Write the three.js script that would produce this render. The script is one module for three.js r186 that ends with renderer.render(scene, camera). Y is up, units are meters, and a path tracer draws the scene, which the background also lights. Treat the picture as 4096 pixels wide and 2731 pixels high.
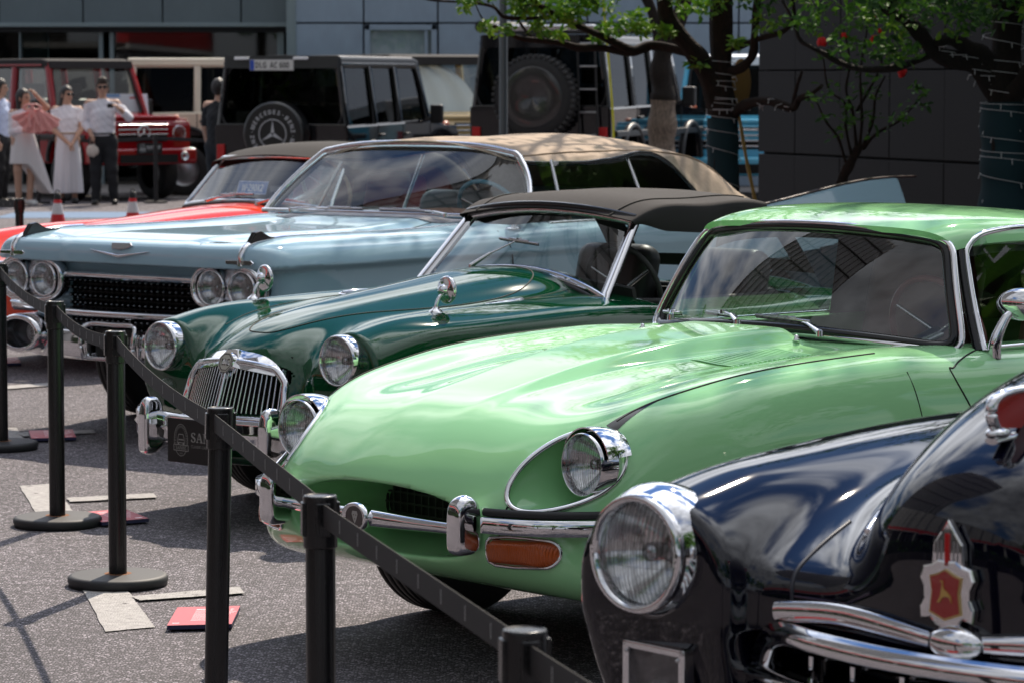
import * as THREE from 'three';
import { mergeGeometries } from 'three/addons/utils/BufferGeometryUtils.js';
import { RoundedBoxGeometry } from 'three/addons/geometries/RoundedBoxGeometry.js';
import { ImprovedNoise } from 'three/addons/math/ImprovedNoise.js';

// ---------------------------------------------------------------- camera, sky, sun, exposure
const scene = new THREE.Scene();
const camera = new THREE.PerspectiveCamera(12.084, 1024 / 682, 0.3, 400);
camera.position.set(0, 1.72, 0);
camera.rotation.x = -0.08039;
camera.focus = 9.6; camera.userData.fStop = 10;
scene.add(camera);
const renderer = new THREE.WebGLRenderer({ antialias: true });
renderer.toneMapping = THREE.LinearToneMapping;
renderer.toneMappingExposure = 1.24;
renderer.shadowMap.enabled = true;
const SUN = new THREE.Vector3(0.232, 0.875, -0.82).normalize();
const N3 = new ImprovedNoise();
const fbm = (x, y, z, o = 5) => { let s = 0, a = 0.5; for (let i = 0; i < o; i++) { s += a * N3.noise(x, y, z); x = x * 2.03 + 11.3; y = y * 2.03 + 5.1; z = z * 2.03 + 3.7; a *= 0.5; } return s; };
const ss = (a, b, x) => { const t = Math.min(1, Math.max(0, (x - a) / (b - a))); return t * t * (3 - 2 * t); };
{
  const W = 1536, H = 768, d = new Float32Array(W * H * 4);
  for (let j = 0; j < H; j++) for (let i = 0; i < W; i++) {
    const th = (i / W - 0.5) * 2 * Math.PI, ph = ((j + 0.5) / H - 0.5) * Math.PI;
    const y = Math.sin(ph), c = Math.cos(ph), x = c * Math.cos(th), z = c * Math.sin(th);
    let k = 0, cd = 0;
    if (y > 0) {
      const q = 1 / (y + 0.22), px = x * q, pz = z * q;
      const wx = 0.35 * fbm(px * 1.3, pz * 1.3, 7.7, 3), n = fbm(px * 0.9 + 4.2 + wx, pz * 0.9 - wx, 0.3, 8) + 0.3 * fbm(px * 3.1, pz * 3.1 + 9, 2.1, 6);
      k = ss(-0.2, 0.06, n); cd = ss(0.05, 0.5, n);
      k = Math.max(k, 0.6 * (1 - ss(0, 0.25, y)));
    }
    if (y < -0.02) { const o = (j * W + i) * 4; d[o] = d[o + 1] = d[o + 2] = 0.08; d[o + 3] = 1; continue; }
    const dot = x * SUN.x + y * SUN.y + z * SUN.z, glow = Math.pow(Math.max(0, dot), 4);
    const sh = (1.1 - 0.7 * cd) * (1 + 0.75 * fbm(x * 7 + 3, y * 11, z * 7, 6));
    const up = Math.max(0, y), o = (j * W + i) * 4;
    const bl = [0.05 + 0.1 * (1 - up), 0.12 + 0.13 * (1 - up), 0.33 + 0.08 * (1 - up)];
    const cl = [0.49, 0.505, 0.54].map(v => v * sh * (1 + 5.4 * glow));
    const gr = [0.1, 0.1, 0.1];
    for (let e = 0; e < 3; e++) d[o + e] = y < 0 ? gr[e] : 0.8 * (bl[e] * (1 - k) * (1 + 1.2 * glow) + cl[e] * k);
    d[o + 3] = 1;
  }
  const t = new THREE.DataTexture(d, W, H, THREE.RGBAFormat, THREE.FloatType);
  t.mapping = THREE.EquirectangularReflectionMapping; t.magFilter = THREE.LinearFilter; t.minFilter = THREE.LinearFilter; t.needsUpdate = true;
  scene.background = t; scene.environment = t;
}
const sun = new THREE.DirectionalLight(0xfff1de, 5);
sun.position.copy(SUN).multiplyScalar(60).add(new THREE.Vector3(0, 0, -20)); sun.target.position.set(0, 0, -20);
sun.castShadow = true; sun.shadow.radius = 1; sun.shadow.mapSize.set(4096, 4096);
Object.assign(sun.shadow.camera, { left: -40, right: 40, top: 45, bottom: -45, near: 1, far: 160 });
scene.add(sun, sun.target);

// ---------------------------------------------------------------- helpers
const hashS = (i, j) => { let h = (i * 374761393 + j * 668265263) | 0; h = Math.imul(h ^ (h >>> 13), 1274126177); return ((h ^ (h >>> 16)) >>> 0) / 4294967296; };
let seed = 7; const rnd = () => { seed = (seed * 1664525 + 1013904223) >>> 0; return seed / 4294967296; };
const rr = (a, b) => a + (b - a) * rnd();
const V = (x, y, z) => new THREE.Vector3(x, y, z);
const used = {};
const numbered = n => { const k = (used[n] = (used[n] ?? -1) + 1); return k ? n + '_' + String(k).padStart(3, '0') : n; };
function tag(o, label, category, group) { o.userData.label = label; o.userData.category = category; if (group) o.userData.group = group; return o; }
function thing(name, label, category, pos = [0, 0, 0], yaw = 0, group) {
  const g = new THREE.Group(); g.name = numbered(name); g.position.set(...pos); g.rotation.y = yaw; scene.add(g);
  return tag(g, label, category, group);
}
function add(name, geo, mat, parent, label) {
  if (Array.isArray(geo)) geo = merge(geo);
  const m = new THREE.Mesh(geo, mat); m.castShadow = m.receiveShadow = true;
  if (parent) m.name = name; else { m.name = numbered(name); scene.add(m); }
  if (parent) parent.add(m); if (label) m.userData.label = label;
  return m;
}
function structure(name, geo, mat) { const m = add(name, geo, mat); m.userData.kind = 'structure'; return m; }
function merge(gs) {
  gs = gs.map(g => { g = g.index ? g.toNonIndexed() : g; for (const k of Object.keys(g.attributes)) if (!['position', 'normal', 'uv'].includes(k)) g.deleteAttribute(k); if (!g.attributes.uv) g.setAttribute('uv', new THREE.Float32BufferAttribute(new Float32Array(g.attributes.position.count * 2), 2)); return g; });
  return gs.length === 1 ? gs[0] : mergeGeometries(gs);
}
const mov = (g, x, y, z) => g.translate(x, y, z);
const T = (g, { p = [0, 0, 0], r = [0, 0, 0], s = [1, 1, 1] }) => g.applyMatrix4(new THREE.Matrix4().compose(V(...p), new THREE.Quaternion().setFromEuler(new THREE.Euler(...r)), V(...s)));
const box = (w, h, d, x = 0, y = 0, z = 0, r = 0) => mov(r ? new RoundedBoxGeometry(w, h, d, 2, Math.min(r, w / 2.01, h / 2.01, d / 2.01)) : new THREE.BoxGeometry(w, h, d), x, y, z);
// a cylinder between two points
function rod(a, b, r0, r1 = r0, n = 12) {
  const A = V(...a), B = V(...b), d = B.clone().sub(A), L = d.length();
  const g = new THREE.CylinderGeometry(r1, r0, L, n); g.translate(0, L / 2, 0);
  return g.applyQuaternion(new THREE.Quaternion().setFromUnitVectors(V(0, 1, 0), d.normalize())).translate(A.x, A.y, A.z);
}
// natural cubic spline through [[x, y], ...], straight beyond its ends
function sp(k) {
  const n = k.length, X = k.map(a => a[0]), Y = k.map(a => a[1]), m = new Array(n).fill(0);
  if (n > 2) {
    const c = new Array(n).fill(0), d = new Array(n).fill(0);
    for (let i = 1; i < n - 1; i++) {
      const h0 = X[i] - X[i - 1], h1 = X[i + 1] - X[i], q = 6 * ((Y[i + 1] - Y[i]) / h1 - (Y[i] - Y[i - 1]) / h0), p = 2 * (h0 + h1) - h0 * c[i - 1];
      c[i] = h1 / p; d[i] = (q - h0 * d[i - 1]) / p;
    }
    for (let i = n - 2; i > 0; i--) m[i] = d[i] - c[i] * m[i + 1];
  }
  const s0 = (Y[1] - Y[0]) / (X[1] - X[0]) - (X[1] - X[0]) * m[1] / 6, L = X[n - 1] - X[n - 2], s1 = (Y[n - 1] - Y[n - 2]) / L + L * m[n - 2] / 6;
  return x => {
    if (x <= X[0]) return Y[0] + s0 * (x - X[0]);
    if (x >= X[n - 1]) return Y[n - 1] + s1 * (x - X[n - 1]);
    let i = 0; while (x > X[i + 1]) i++;
    const h = X[i + 1] - X[i], a = (X[i + 1] - x) / h, b = 1 - a;
    return a * Y[i] + b * Y[i + 1] + ((a * a * a - a) * m[i] + (b * b * b - b) * m[i + 1]) * h * h / 6;
  };
}
const smin = (a, b, k) => { const h = Math.max(k - Math.abs(a - b), 0) / k; return Math.min(a, b) - h * h * h * k / 6; };
const smax = (a, b, k) => -smin(-a, -b, k);
const gau = x => Math.exp(-x * x);
// surface of f(x, y, z) = 0 (inside negative) as a smooth quad mesh: cells near the surface only, vertices pulled onto f, normals from its gradient
function implicit(f, lo, hi, h, L = 1.7) {
  const n = [0, 1, 2].map(i => Math.ceil((hi[i] - lo[i]) / h) + 1), [nx, ny, nz] = n, B = 6;
  const v = new Float32Array(nx * ny * nz).fill(NaN), id = (i, j, k) => (k * ny + j) * nx + i;
  for (let k = 0, cd = 0; k < nz; k += B) for (let j = 0; j < ny; j += B) for (let i = 0; i < nx; i += B) {
    const c = f(lo[0] + (i + B / 2) * h, lo[1] + (j + B / 2) * h, lo[2] + (k + B / 2) * h);
    const near = Math.abs(c) < L * h * (B / 2 + 0.5) * 1.75;
    for (let kk = k; kk <= Math.min(k + B, nz - 1); kk++) for (let jj = j; jj <= Math.min(j + B, ny - 1); jj++) for (let ii = i; ii <= Math.min(i + B, nx - 1); ii++) {
      const q = id(ii, jj, kk);
      if (near) { if (Number.isNaN(v[q]) || Math.abs(v[q]) === 9) v[q] = f(lo[0] + ii * h, lo[1] + jj * h, lo[2] + kk * h); } else if (Number.isNaN(v[q])) v[q] = c < 0 ? -9 : 9;
    }
  }
  const cell = new Int32Array(nx * ny * nz).fill(-1), P = [], N = [], I = [];
  const g = (x, y, z, e = 7e-4) => [(f(x + e, y, z) - f(x - e, y, z)) / (2 * e), (f(x, y + e, z) - f(x, y - e, z)) / (2 * e), (f(x, y, z + e) - f(x, y, z - e)) / (2 * e)];
  const off = [0, 1, nx, nx + 1, nx * ny, nx * ny + 1, nx * ny + nx, nx * ny + nx + 1];
  for (let k = 0, cd = 0; k < nz - 1; k++) for (let j = 0; j < ny - 1; j++) for (let i = 0; i < nx - 1; i++) {
    const q = id(i, j, k); let m = 0; for (let c = 0; c < 8; c++) if (v[q + off[c]] < 0) m |= 1 << c;
    if (m === 0 || m === 255) continue;
    let x = 0, y = 0, z = 0, s = 0;
    for (let a = 0; a < 8; a++) for (const b of [1, 2, 4]) if (!(a & b)) {
      const va = v[q + off[a]], vb = v[q + off[a | b]];
      if ((va < 0) !== (vb < 0)) { const t = va / (va - vb); x += (a & 1) + (b === 1 ? t : 0); y += ((a >> 1) & 1) + (b === 2 ? t : 0); z += ((a >> 2) & 1) + (b === 4 ? t : 0); s++; }
    }
    let p = [lo[0] + (i + x / s) * h, lo[1] + (j + y / s) * h, lo[2] + (k + z / s) * h]; const p0 = [...p];
    let G = g(...p);
    for (let it = 0; it < 2; it++) {
      const w = f(...p), gg = G[0] * G[0] + G[1] * G[1] + G[2] * G[2] + 1e-9;
      const t = Math.max(-h * 0.5, Math.min(h * 0.5, w / Math.sqrt(gg))) / Math.sqrt(gg);
      p = p.map((c, e) => Math.max(p0[e] - h * 0.8, Math.min(p0[e] + h * 0.8, c - t * G[e]))); G = g(...p);
    }
    const l = Math.hypot(...G) || 1; cell[q] = P.length / 3; P.push(...p); N.push(G[0] / l, G[1] / l, G[2] / l);
  }
  const quad = (a, b, c, d, fl) => { if (a < 0 || b < 0 || c < 0 || d < 0) return; fl ? I.push(a, b, c, a, c, d) : I.push(a, c, b, a, d, c); };
  for (let k = 1; k < nz - 1; k++) for (let j = 1; j < ny - 1; j++) for (let i = 1; i < nx - 1; i++) {
    const q = id(i, j, k), s = v[q] < 0, X = nx, Z = nx * ny;
    if (s !== v[q + 1] < 0) quad(cell[q - X - Z], cell[q - Z], cell[q], cell[q - X], s);
    if (s !== v[q + X] < 0) quad(cell[q - 1 - Z], cell[q - 1], cell[q], cell[q - Z], s);
    if (s !== v[q + Z] < 0) quad(cell[q - 1 - X], cell[q - X], cell[q], cell[q - 1], s);
  }
  const geo = new THREE.BufferGeometry();
  geo.setAttribute('position', new THREE.Float32BufferAttribute(P, 3)); geo.setAttribute('normal', new THREE.Float32BufferAttribute(N, 3));
  geo.setAttribute('uv', new THREE.Float32BufferAttribute(new Float32Array(P.length / 3 * 2), 2)); geo.setIndex(I);
  return geo;
}
// hollow behind a pair of headlights
const bore = (x, y, z, cy, cz, R, d = 0.13) => Math.max(Math.hypot(y - cy, Math.abs(z) - cz) - R, x - d);
// first point where the ray from o along d enters f
function hit(f, o, d, far = 2) {
  let t = 0, s = 0.01; const at = t => [o[0] + d[0] * t, o[1] + d[1] * t, o[2] + d[2] * t];
  while (t < far && f(...at(t)) > 0) t += s;
  let a = t - s, b = t; for (let i = 0; i < 18; i++) { const m = (a + b) / 2; f(...at(m)) > 0 ? a = m : b = m; }
  return at(a);
}
const nrm = (f, p) => { const e = 1e-3, [x, y, z] = p; return V(f(x + e, y, z) - f(x - e, y, z), f(x, y + e, z) - f(x, y - e, z), f(x, y, z + e) - f(x, y, z - e)).normalize(); };
const drop = (f, x, z, top = 1.6) => hit(f, [x, top, z], [0, -1, 0]);
const side = (f, x, y, s = 1, out = 1.3) => hit(f, [x, y, out * s], [0, 0, -s]);
// a grid surface P(u, v) -> [x, y, z]
function grid(P, nu, nv, th = 0) {
  const p = [], uv = [], I = [];
  for (let j = 0; j <= nv; j++) for (let i = 0; i <= nu; i++) { p.push(...P(i / nu, j / nv)); uv.push(i / nu, j / nv); }
  const w = nu + 1; for (let j = 0; j < nv; j++) for (let i = 0; i < nu; i++) { const a = j * w + i; I.push(a, a + 1, a + w + 1, a, a + w + 1, a + w); }
  const g = new THREE.BufferGeometry(); g.setAttribute('position', new THREE.Float32BufferAttribute(p, 3)); g.setAttribute('uv', new THREE.Float32BufferAttribute(uv, 2)); g.setIndex(I); g.computeVertexNormals();
  if (!th) return g;
  // give it thickness: a back sheet and a rim
  const nn = g.attributes.normal.array, q = p.map((c, i) => c - nn[i] * th), b = new THREE.BufferGeometry();
  b.setAttribute('position', new THREE.Float32BufferAttribute(q, 3)); b.setAttribute('uv', new THREE.Float32BufferAttribute(uv, 2));
  const J = []; for (let i = 0; i < I.length; i += 3) J.push(I[i], I[i + 2], I[i + 1]); b.setIndex(J); b.computeVertexNormals();
  const ring = []; for (let i = 0; i < nu; i++) ring.push(i); for (let j = 0; j < nv; j++) ring.push(j * w + nu); for (let i = nu; i > 0; i--) ring.push(nv * w + i); for (let j = nv; j > 0; j--) ring.push(j * w);
  const rp = []; for (let i = 0; i < ring.length; i++) { const a = ring[i] * 3, c = ring[(i + 1) % ring.length] * 3, A = p.slice(a, a + 3), C = p.slice(c, c + 3), D = q.slice(c, c + 3), E = q.slice(a, a + 3); rp.push(...A, ...E, ...C, ...C, ...E, ...D); }
  const r = new THREE.BufferGeometry(); r.setAttribute('position', new THREE.Float32BufferAttribute(rp, 3)); r.computeVertexNormals();
  return merge([g, b, r]);
}
// sweep a closed 2D profile [[side, up], ...] along points; up = fixed hint
function sweep(pts, prof, { up = [0, 1, 0], closed = false, n = 0, scale = null, cap = true } = {}) {
  const cv = new THREE.CatmullRomCurve3(pts.map(p => V(...p)), closed, 'centripetal'), S = n || pts.length * 6, U = V(...up), p = [], I = [], m = prof.length;
  const fr = [];
  for (let i = 0; i <= S; i++) {
    const t = i / S, c = cv.getPoint(t), d = cv.getTangent(t), s = d.clone().cross(U).normalize(), w = s.clone().cross(d).normalize(), k = scale ? scale(t) : 1;
    fr.push(c); for (const [a, b] of prof) p.push(c.x + (s.x * a + w.x * b) * k, c.y + (s.y * a + w.y * b) * k, c.z + (s.z * a + w.z * b) * k);
  }
  for (let i = 0; i < S; i++) for (let j = 0; j < m; j++) { const a = i * m + j, b = i * m + (j + 1) % m; I.push(a, b, b + m, a, b + m, a + m); }
  const g = new THREE.BufferGeometry(); g.setAttribute('position', new THREE.Float32BufferAttribute(p, 3)); g.setIndex(I); g.computeVertexNormals();
  g.setAttribute('uv', new THREE.Float32BufferAttribute(new Float32Array(p.length / 3 * 2), 2));
  if (closed || !cap) return g;
  const q = []; for (const i of [0, S]) { const c = fr[i]; for (let j = 0; j < m; j++) { const a = (i * m + j) * 3, b = (i * m + (j + 1) % m) * 3; q.push(c.x, c.y, c.z, p[a], p[a + 1], p[a + 2], p[b], p[b + 1], p[b + 2]); } }
  const e = new THREE.BufferGeometry(); e.setAttribute('position', new THREE.Float32BufferAttribute(q, 3)); e.computeVertexNormals();
  return merge([g, e]);
}
const circ = (r, n = 10, q = r) => Array.from({ length: n }, (_, i) => [r * Math.cos(i / n * 2 * Math.PI), q * Math.sin(i / n * 2 * Math.PI)]);
const tube = (pts, r, o = {}) => sweep(pts, circ(r, o.m || 10, o.q || r), o);
// lathe about the x axis, profile [[x, r], ...]; front towards -x
const lathe = (pr, n = 40) => new THREE.LatheGeometry(pr.map(([x, r]) => new THREE.Vector2(r, -x)), n).rotateZ(Math.PI / 2);
const loop = (n, f) => Array.from({ length: n }, (_, i) => f(i / n * 2 * Math.PI));
function poly(pts, depth = 0.01, bevel = 0) {
  const s = new THREE.Shape(pts.map(([x, y]) => new THREE.Vector2(x, y)));
  return new THREE.ExtrudeGeometry(s, { depth, bevelEnabled: !!bevel, bevelThickness: bevel, bevelSize: bevel, bevelSegments: 2, curveSegments: 8 });
}

// ---------------------------------------------------------------- materials
const L3 = (r, g, b) => new THREE.Color().setRGB(r, g, b);
const std = (r, g, b, rough = 0.6, metal = 0, o = {}) => new THREE.MeshStandardMaterial({ color: L3(r, g, b), roughness: rough, metalness: metal, ...o });
function tex(n, fn, rep = 1, srgb = false) {
  const d = new Uint8Array(n * n * 4);
  for (let j = 0; j < n; j++) for (let i = 0; i < n; i++) { const c = fn(i, j), o = (j * n + i) * 4; d[o] = c[0]; d[o + 1] = c[1]; d[o + 2] = c[2]; d[o + 3] = 255; }
  const t = new THREE.DataTexture(d, n, n); t.wrapS = t.wrapT = THREE.RepeatWrapping; t.magFilter = THREE.LinearFilter; t.minFilter = THREE.LinearMipmapLinearFilter; t.generateMipmaps = true; t.repeat.set(rep, rep);
  if (srgb) t.colorSpace = THREE.SRGBColorSpace; t.needsUpdate = true; return t;
}
function canvasTex(w, h, draw) {
  const c = document.createElement('canvas'); c.width = w; c.height = h; draw(c.getContext('2d'), w, h);
  const t = new THREE.CanvasTexture(c); t.colorSpace = THREE.SRGBColorSpace; return t;
}
const paint = (r, g, b) => new THREE.MeshPhysicalMaterial({ color: L3(r, g, b), roughness: 0.035, metalness: 0, ior: 1.56 });
const M = {
  chrome: std(0.78, 0.78, 0.8, 0.045, 1), satin: std(0.6, 0.6, 0.62, 0.25, 1), dull: std(0.35, 0.35, 0.36, 0.4, 1),
  rubber: std(0.012, 0.012, 0.013, 0.65), gloss: std(0.01, 0.01, 0.011, 0.12), black: std(0.004, 0.004, 0.004, 0.9), seam: std(0.006, 0.007, 0.006, 0.8),
  glass: new THREE.MeshPhysicalMaterial({ color: L3(0.8, 0.85, 0.84), roughness: 0.0, transmission: 1, thickness: 0, ior: 1.85 }),
  tint: new THREE.MeshPhysicalMaterial({ color: L3(0.1, 0.12, 0.125), roughness: 0.0, transmission: 1, thickness: 0, ior: 1.16 }),
  lens: new THREE.MeshPhysicalMaterial({ color: L3(0.97, 0.98, 0.99), roughness: 0.03, transmission: 1, thickness: 0, ior: 1.5 }),
  amber: new THREE.MeshPhysicalMaterial({ color: L3(0.5, 0.085, 0.003), roughness: 0.4, clearcoat: 0.6, clearcoatRoughness: 0.08 }),
  reflector: std(0.8, 0.8, 0.8, 0.16, 1), redplastic: std(0.45, 0.01, 0.012, 0.25),
};
// ---------------------------------------------------------------- buildings behind, stone wall, pole
{
  const panelTex = tex(256, (i, j) => { const k = 205 + 16 * fbm(i / 60, j / 90, 3, 4) + 8 * fbm(i / 3, j / 40, 8, 2); return [k, k, k]; }, 1, true);
  const pan = (r, g, b, ro = 0.38) => new THREE.MeshStandardMaterial({ color: L3(r, g, b), roughness: ro, metalness: 0.35, map: panelTex });
  const dk = pan(0.2, 0.27, 0.31), lt = pan(0.42, 0.55, 0.7), frame = pan(0.33, 0.43, 0.47), joint = std(0.03, 0.035, 0.04, 0.8);
  const pane = new THREE.MeshPhysicalMaterial({ color: L3(0.3, 0.36, 0.36), roughness: 0.02, transmission: 1, thickness: 0 });
  const b = thing('showroom_building', 'grey blue panelled building with dark glass shopfront filling the back of the photo', 'building', [0, 0, -54]);
  const Z = d => (d - 1176) / 137;
  // left wing: fascia of panels above a glass front
  const jx = [-11.5, -9.9, -8.5, -7.11, -5.79, -4.49, -3.6];
  for (let i = 0; i < 6; i++) { add('panel', box(jx[i + 1] - jx[i] - 0.025, 1.35, 0.08, (jx[i] + jx[i + 1]) / 2, 3.36, 0.3, 0.006), dk, b); add('panel', box(jx[i + 1] - jx[i] - 0.025, 1.3, 0.08, (jx[i] + jx[i + 1]) / 2, 4.72, 0.3, 0.006), dk, b); }
  add('wall', [box(8.1, 2.9, 0.2, -7.5, 4.1, 0.12), box(8.1, 0.12, 1.4, -7.5, 2.6, -0.5)], joint, b);
  add('sill', box(8.1, 0.07, 0.35, -7.5, 2.655, 0.26, 0.01), frame, b);
  for (const [x0, x1] of [[-11.4, -8.21], [-7.75, -6.9], [-6.66, -3.9], [-8.2, -7.76]]) add('shop_window', box(x1 - x0, 2.55, 0.02, (x0 + x1) / 2, 1.3, -0.1), pane, b);
  for (const [x, w] of [[-6.86, 0.075], [-6.68, 0.075], [-8.21, 0.03], [-3.86, 0.12]]) add('mullion', box(w, 2.6, 0.14, x, 1.3, -0.04, 0.01), frame, b);
  add('blind', box(0.44, 1.35, 0.02, -7.98, 1.95, -0.22), std(0.6, 0.72, 0.74, 0.8), b);
  add('interior', [box(8.2, 2.6, 0.1, -7.5, 1.3, -5), box(8.2, 0.05, 5, -7.5, 0.02, -2.5), box(0.1, 2.6, 5, -11.5, 1.3, -2.5), box(0.1, 2.6, 5, -3.6, 1.3, -2.5), box(8.2, 0.1, 5, -7.5, 2.62, -2.5)], std(0.04, 0.038, 0.033, 0.9), b);
  for (const [x, w, h, z] of [[-9.2, 0.9, 1.8, -3], [-5.2, 0.7, 2.2, -3.5], [-6.2, 0.5, 1.1, -2.4]]) add('display_stand', box(w, h, 0.4, x, h / 2, z, 0.02), std(0.09, 0.08, 0.07, 0.7), b);
  // right wing stands forward
  const vx = [-3.55, -2.42, -1.21, 0.0, 1.23, 2.45, 3.7, 5.0, 6.3], hy = [0, 1.4, 2.67, 4.2, 5.4];
  for (let i = 0; i < vx.length - 1; i++) for (let k = 0; k < 4; k++) {
    if (i === 1 && k === 1) continue;
    add('panel', box(vx[i + 1] - vx[i] - 0.028, hy[k + 1] - hy[k] - 0.028, 0.08, (vx[i] + vx[i + 1]) / 2, (hy[k] + hy[k + 1]) / 2, 1.16, 0.006), lt, b);
  }
  add('side_wall', [box(9.85, 5.4, 0.2, 1.375, 2.7, 0.98), box(0.12, 5.4, 1.3, -3.6, 2.7, 0.45)], joint, b);
  add('corner_post', box(0.16, 5.4, 0.16, -3.6, 2.7, 1.14, 0.01), frame, b);
  const wn = new THREE.Group(); wn.name = 'window'; b.add(wn);
  add('frame', [box(1.18, 0.09, 0.14, -1.815, 2.6, 1.18, 0.008), box(1.18, 0.09, 0.14, -1.815, 1.44, 1.18, 0.008), box(0.09, 1.25, 0.14, -2.36, 2.02, 1.18, 0.008), box(0.09, 1.25, 0.14, -1.27, 2.02, 1.18, 0.008), box(0.05, 1.2, 0.1, -1.4, 2.02, 1.17)], lt, wn);
  add('pane', box(1.02, 1.1, 0.02, -1.815, 2.02, 1.13), new THREE.MeshPhysicalMaterial({ color: L3(0.2, 0.27, 0.3), roughness: 0.12, clearcoat: 1 }), wn);

  // dark granite wall on the right, panels with open joints
  const gr = tex(512, (i, j) => { const s = hashS(i >> 1, j >> 1), k = 96 + 70 * s * s + 40 * fbm(i / 30, j / 30, 5, 4); return [k * 1.02, k * 0.98, k]; }, 2.2, true);
  const gran = new THREE.MeshPhysicalMaterial({ color: L3(0.022, 0.019, 0.02), map: gr, roughness: 0.5, specularIntensity: 0.3, clearcoat: 0.0, clearcoatRoughness: 0.12 });
  const w = thing('stone_wall', 'dark polished granite panel wall in shade at the upper right', 'wall', [2.287, 0, -30], -Math.atan2(4.134, 1.518));
  const ux = [0, 0.793, 1.72, 2.677, 3.67, 4.64, 5.6, 6.6, 7.6, 8.6, 9.6, 10.6], uy = [0, 0.28, 1.062, 1.824, 2.6, 3.38, 4.16, 4.94, 5.72, 6.5];
  for (let i = 0; i < ux.length - 1; i++) for (let k = 0; k < uy.length - 1; k++) add('granite_panel', box(ux[i + 1] - ux[i] - 0.008, uy[k + 1] - uy[k] - (k === 2 || k === 1 ? 0.022 : 0.008), 0.05, (ux[i] + ux[i + 1]) / 2, (uy[k] + uy[k + 1]) / 2, -0.025 - 0.003 * ((i * 7 + k * 3) % 2), 0.003), gran, w);
  add('backing', box(10.6, 6.5, 0.5, 5.3, 3.25, -0.31), std(0.012, 0.012, 0.012, 0.9), w);
  // planter strip under the trees
  const soil = new THREE.MeshStandardMaterial({ color: L3(0.05, 0.04, 0.03), roughness: 1, bumpMap: tex(128, (i, j) => { const v = 128 + 110 * fbm(i / 8, j / 8, 2, 4); return [v, v, v]; }, 6), bumpScale: 0.03 });
  const pl = structure('planting_bed', mov(new THREE.BoxGeometry(6.4, 0.16, 4.2, 1, 1, 1), 4.3, 0.08, -24.4), soil);
  const kb = std(0.3, 0.29, 0.28, 0.8); for (let i = 0; i < 7; i++) { const m = add('kerb_stone', box(0.9, 0.2, 0.14, 1.55 + i * 0.92, 0.1, -22.23, 0.015), kb, pl); }
  // grass tufts at the foot of the wall
  const gb = []; for (let i = 0; i < 2600; i++) { const x = rr(1.3, 3.2), z = rr(-26.3, -24.2), h = rr(0.08, 0.3), a = rr(0, 6.3), d = rr(0.02, 0.1), g = new THREE.BufferGeometry(); g.setAttribute('position', new THREE.Float32BufferAttribute([x - 0.006 * Math.sin(a), 0.15, z - 0.006 * Math.cos(a), x + 0.006 * Math.sin(a), 0.15, z + 0.006 * Math.cos(a), x + d * Math.cos(a), 0.15 + h, z - d * Math.sin(a)], 3)); g.computeVertexNormals(); gb.push(g); }
  const grass = add('grass', gb, new THREE.MeshPhysicalMaterial({ color: L3(0.08, 0.2, 0.03), roughness: 0.8, transmission: 0.3, thickness: 0 })); grass.userData.kind = 'stuff';
  // thin grey pole
  const po = thing('lamp_post', 'thin grey metal pole in front of the tall black off-roader', 'pole', [-0.08, 0, -30]);
  add('shaft', new THREE.CylinderGeometry(0.036, 0.04, 4.6, 24).translate(0, 2.3, 0), new THREE.MeshStandardMaterial({ color: L3(0.1, 0.12, 0.13), roughness: 0.4, metalness: 0.3 }), po);
  add('foot_plate', [new THREE.CylinderGeometry(0.11, 0.12, 0.02, 24).translate(0, 0.01, 0)], M.dull, po);
  const ys = thing('yellow_strap', 'thin yellow strap hanging beside the tall black off-roader', 'strap', [0.95, 0, -34]);
  add('strap', sweep([[-0.08, 4.2, 0], [0.0, 2.66, 0], [0.06, 2.0, 0.01], [0.115, 1.3, 0.02], [0.12, 1.0, 0.02]], [[-0.011, -0.003], [0.011, -0.003], [0.011, 0.003], [-0.011, 0.003]], { up: [0, 0, 1], n: 24 }), std(0.62, 0.6, 0.02, 0.6), ys);
  // parking bay for the disabled: worn blue paint
  const blueP = new THREE.MeshStandardMaterial({ color: L3(0.1, 0.22, 0.4), roughness: 0.75, map: panelTex });
  const bp = new THREE.PlaneGeometry(3.1, 1.9); bp.rotateX(-Math.PI / 2); bp.translate(-5.0, 0.004, -41.6); structure('blue_marking', bp, blueP);
  // pale paving behind the row
  const pv = new THREE.PlaneGeometry(60, 7); pv.rotateX(-Math.PI / 2); pv.translate(-8, 0.003, -51); structure('pavement', pv, new THREE.MeshStandardMaterial({ color: L3(0.3, 0.28, 0.27), roughness: 0.85, map: panelTex }));
}
const MARKS = [[0.004, [[-1.530, -11.171], [-1.402, -11.235], [-1.128, -10.081], [-1.275, -9.995]]],
  [0.008, [[-1.272, -10.667], [-0.930, -10.877], [-0.898, -10.736], [-1.235, -10.581]]],
  [0.004, [[-2.102, -13.653], [-1.978, -13.727], [-1.725, -12.689], [-1.863, -12.607]]],
  [0.008, [[-1.842, -13.229], [-1.498, -13.379], [-1.471, -13.240], [-1.811, -13.104]]],
  [0.004, [[-2.629, -15.941], [-2.471, -15.979], [-2.336, -15.368], [-2.497, -15.325]]],
  [0.008, [[-2.431, -15.716], [-2.068, -15.843], [-2.043, -15.701], [-2.374, -15.554]]],
  [0.008, [[-2.942, -18.092], [-2.649, -18.333], [-2.603, -18.178], [-2.901, -17.895]]]];
const CARDS = [[[-1.083, -10.004], [-0.882, -10.035], [-1.086, -10.358]], [[-1.588, -12.387], [-1.419, -12.495], [-1.718, -12.673]], [[-2.301, -15.331], [-2.094, -15.388], [-2.365, -15.680]], [[-3.108, -19.424], [-2.983, -19.501], [-3.190, -19.817]]];
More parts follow.
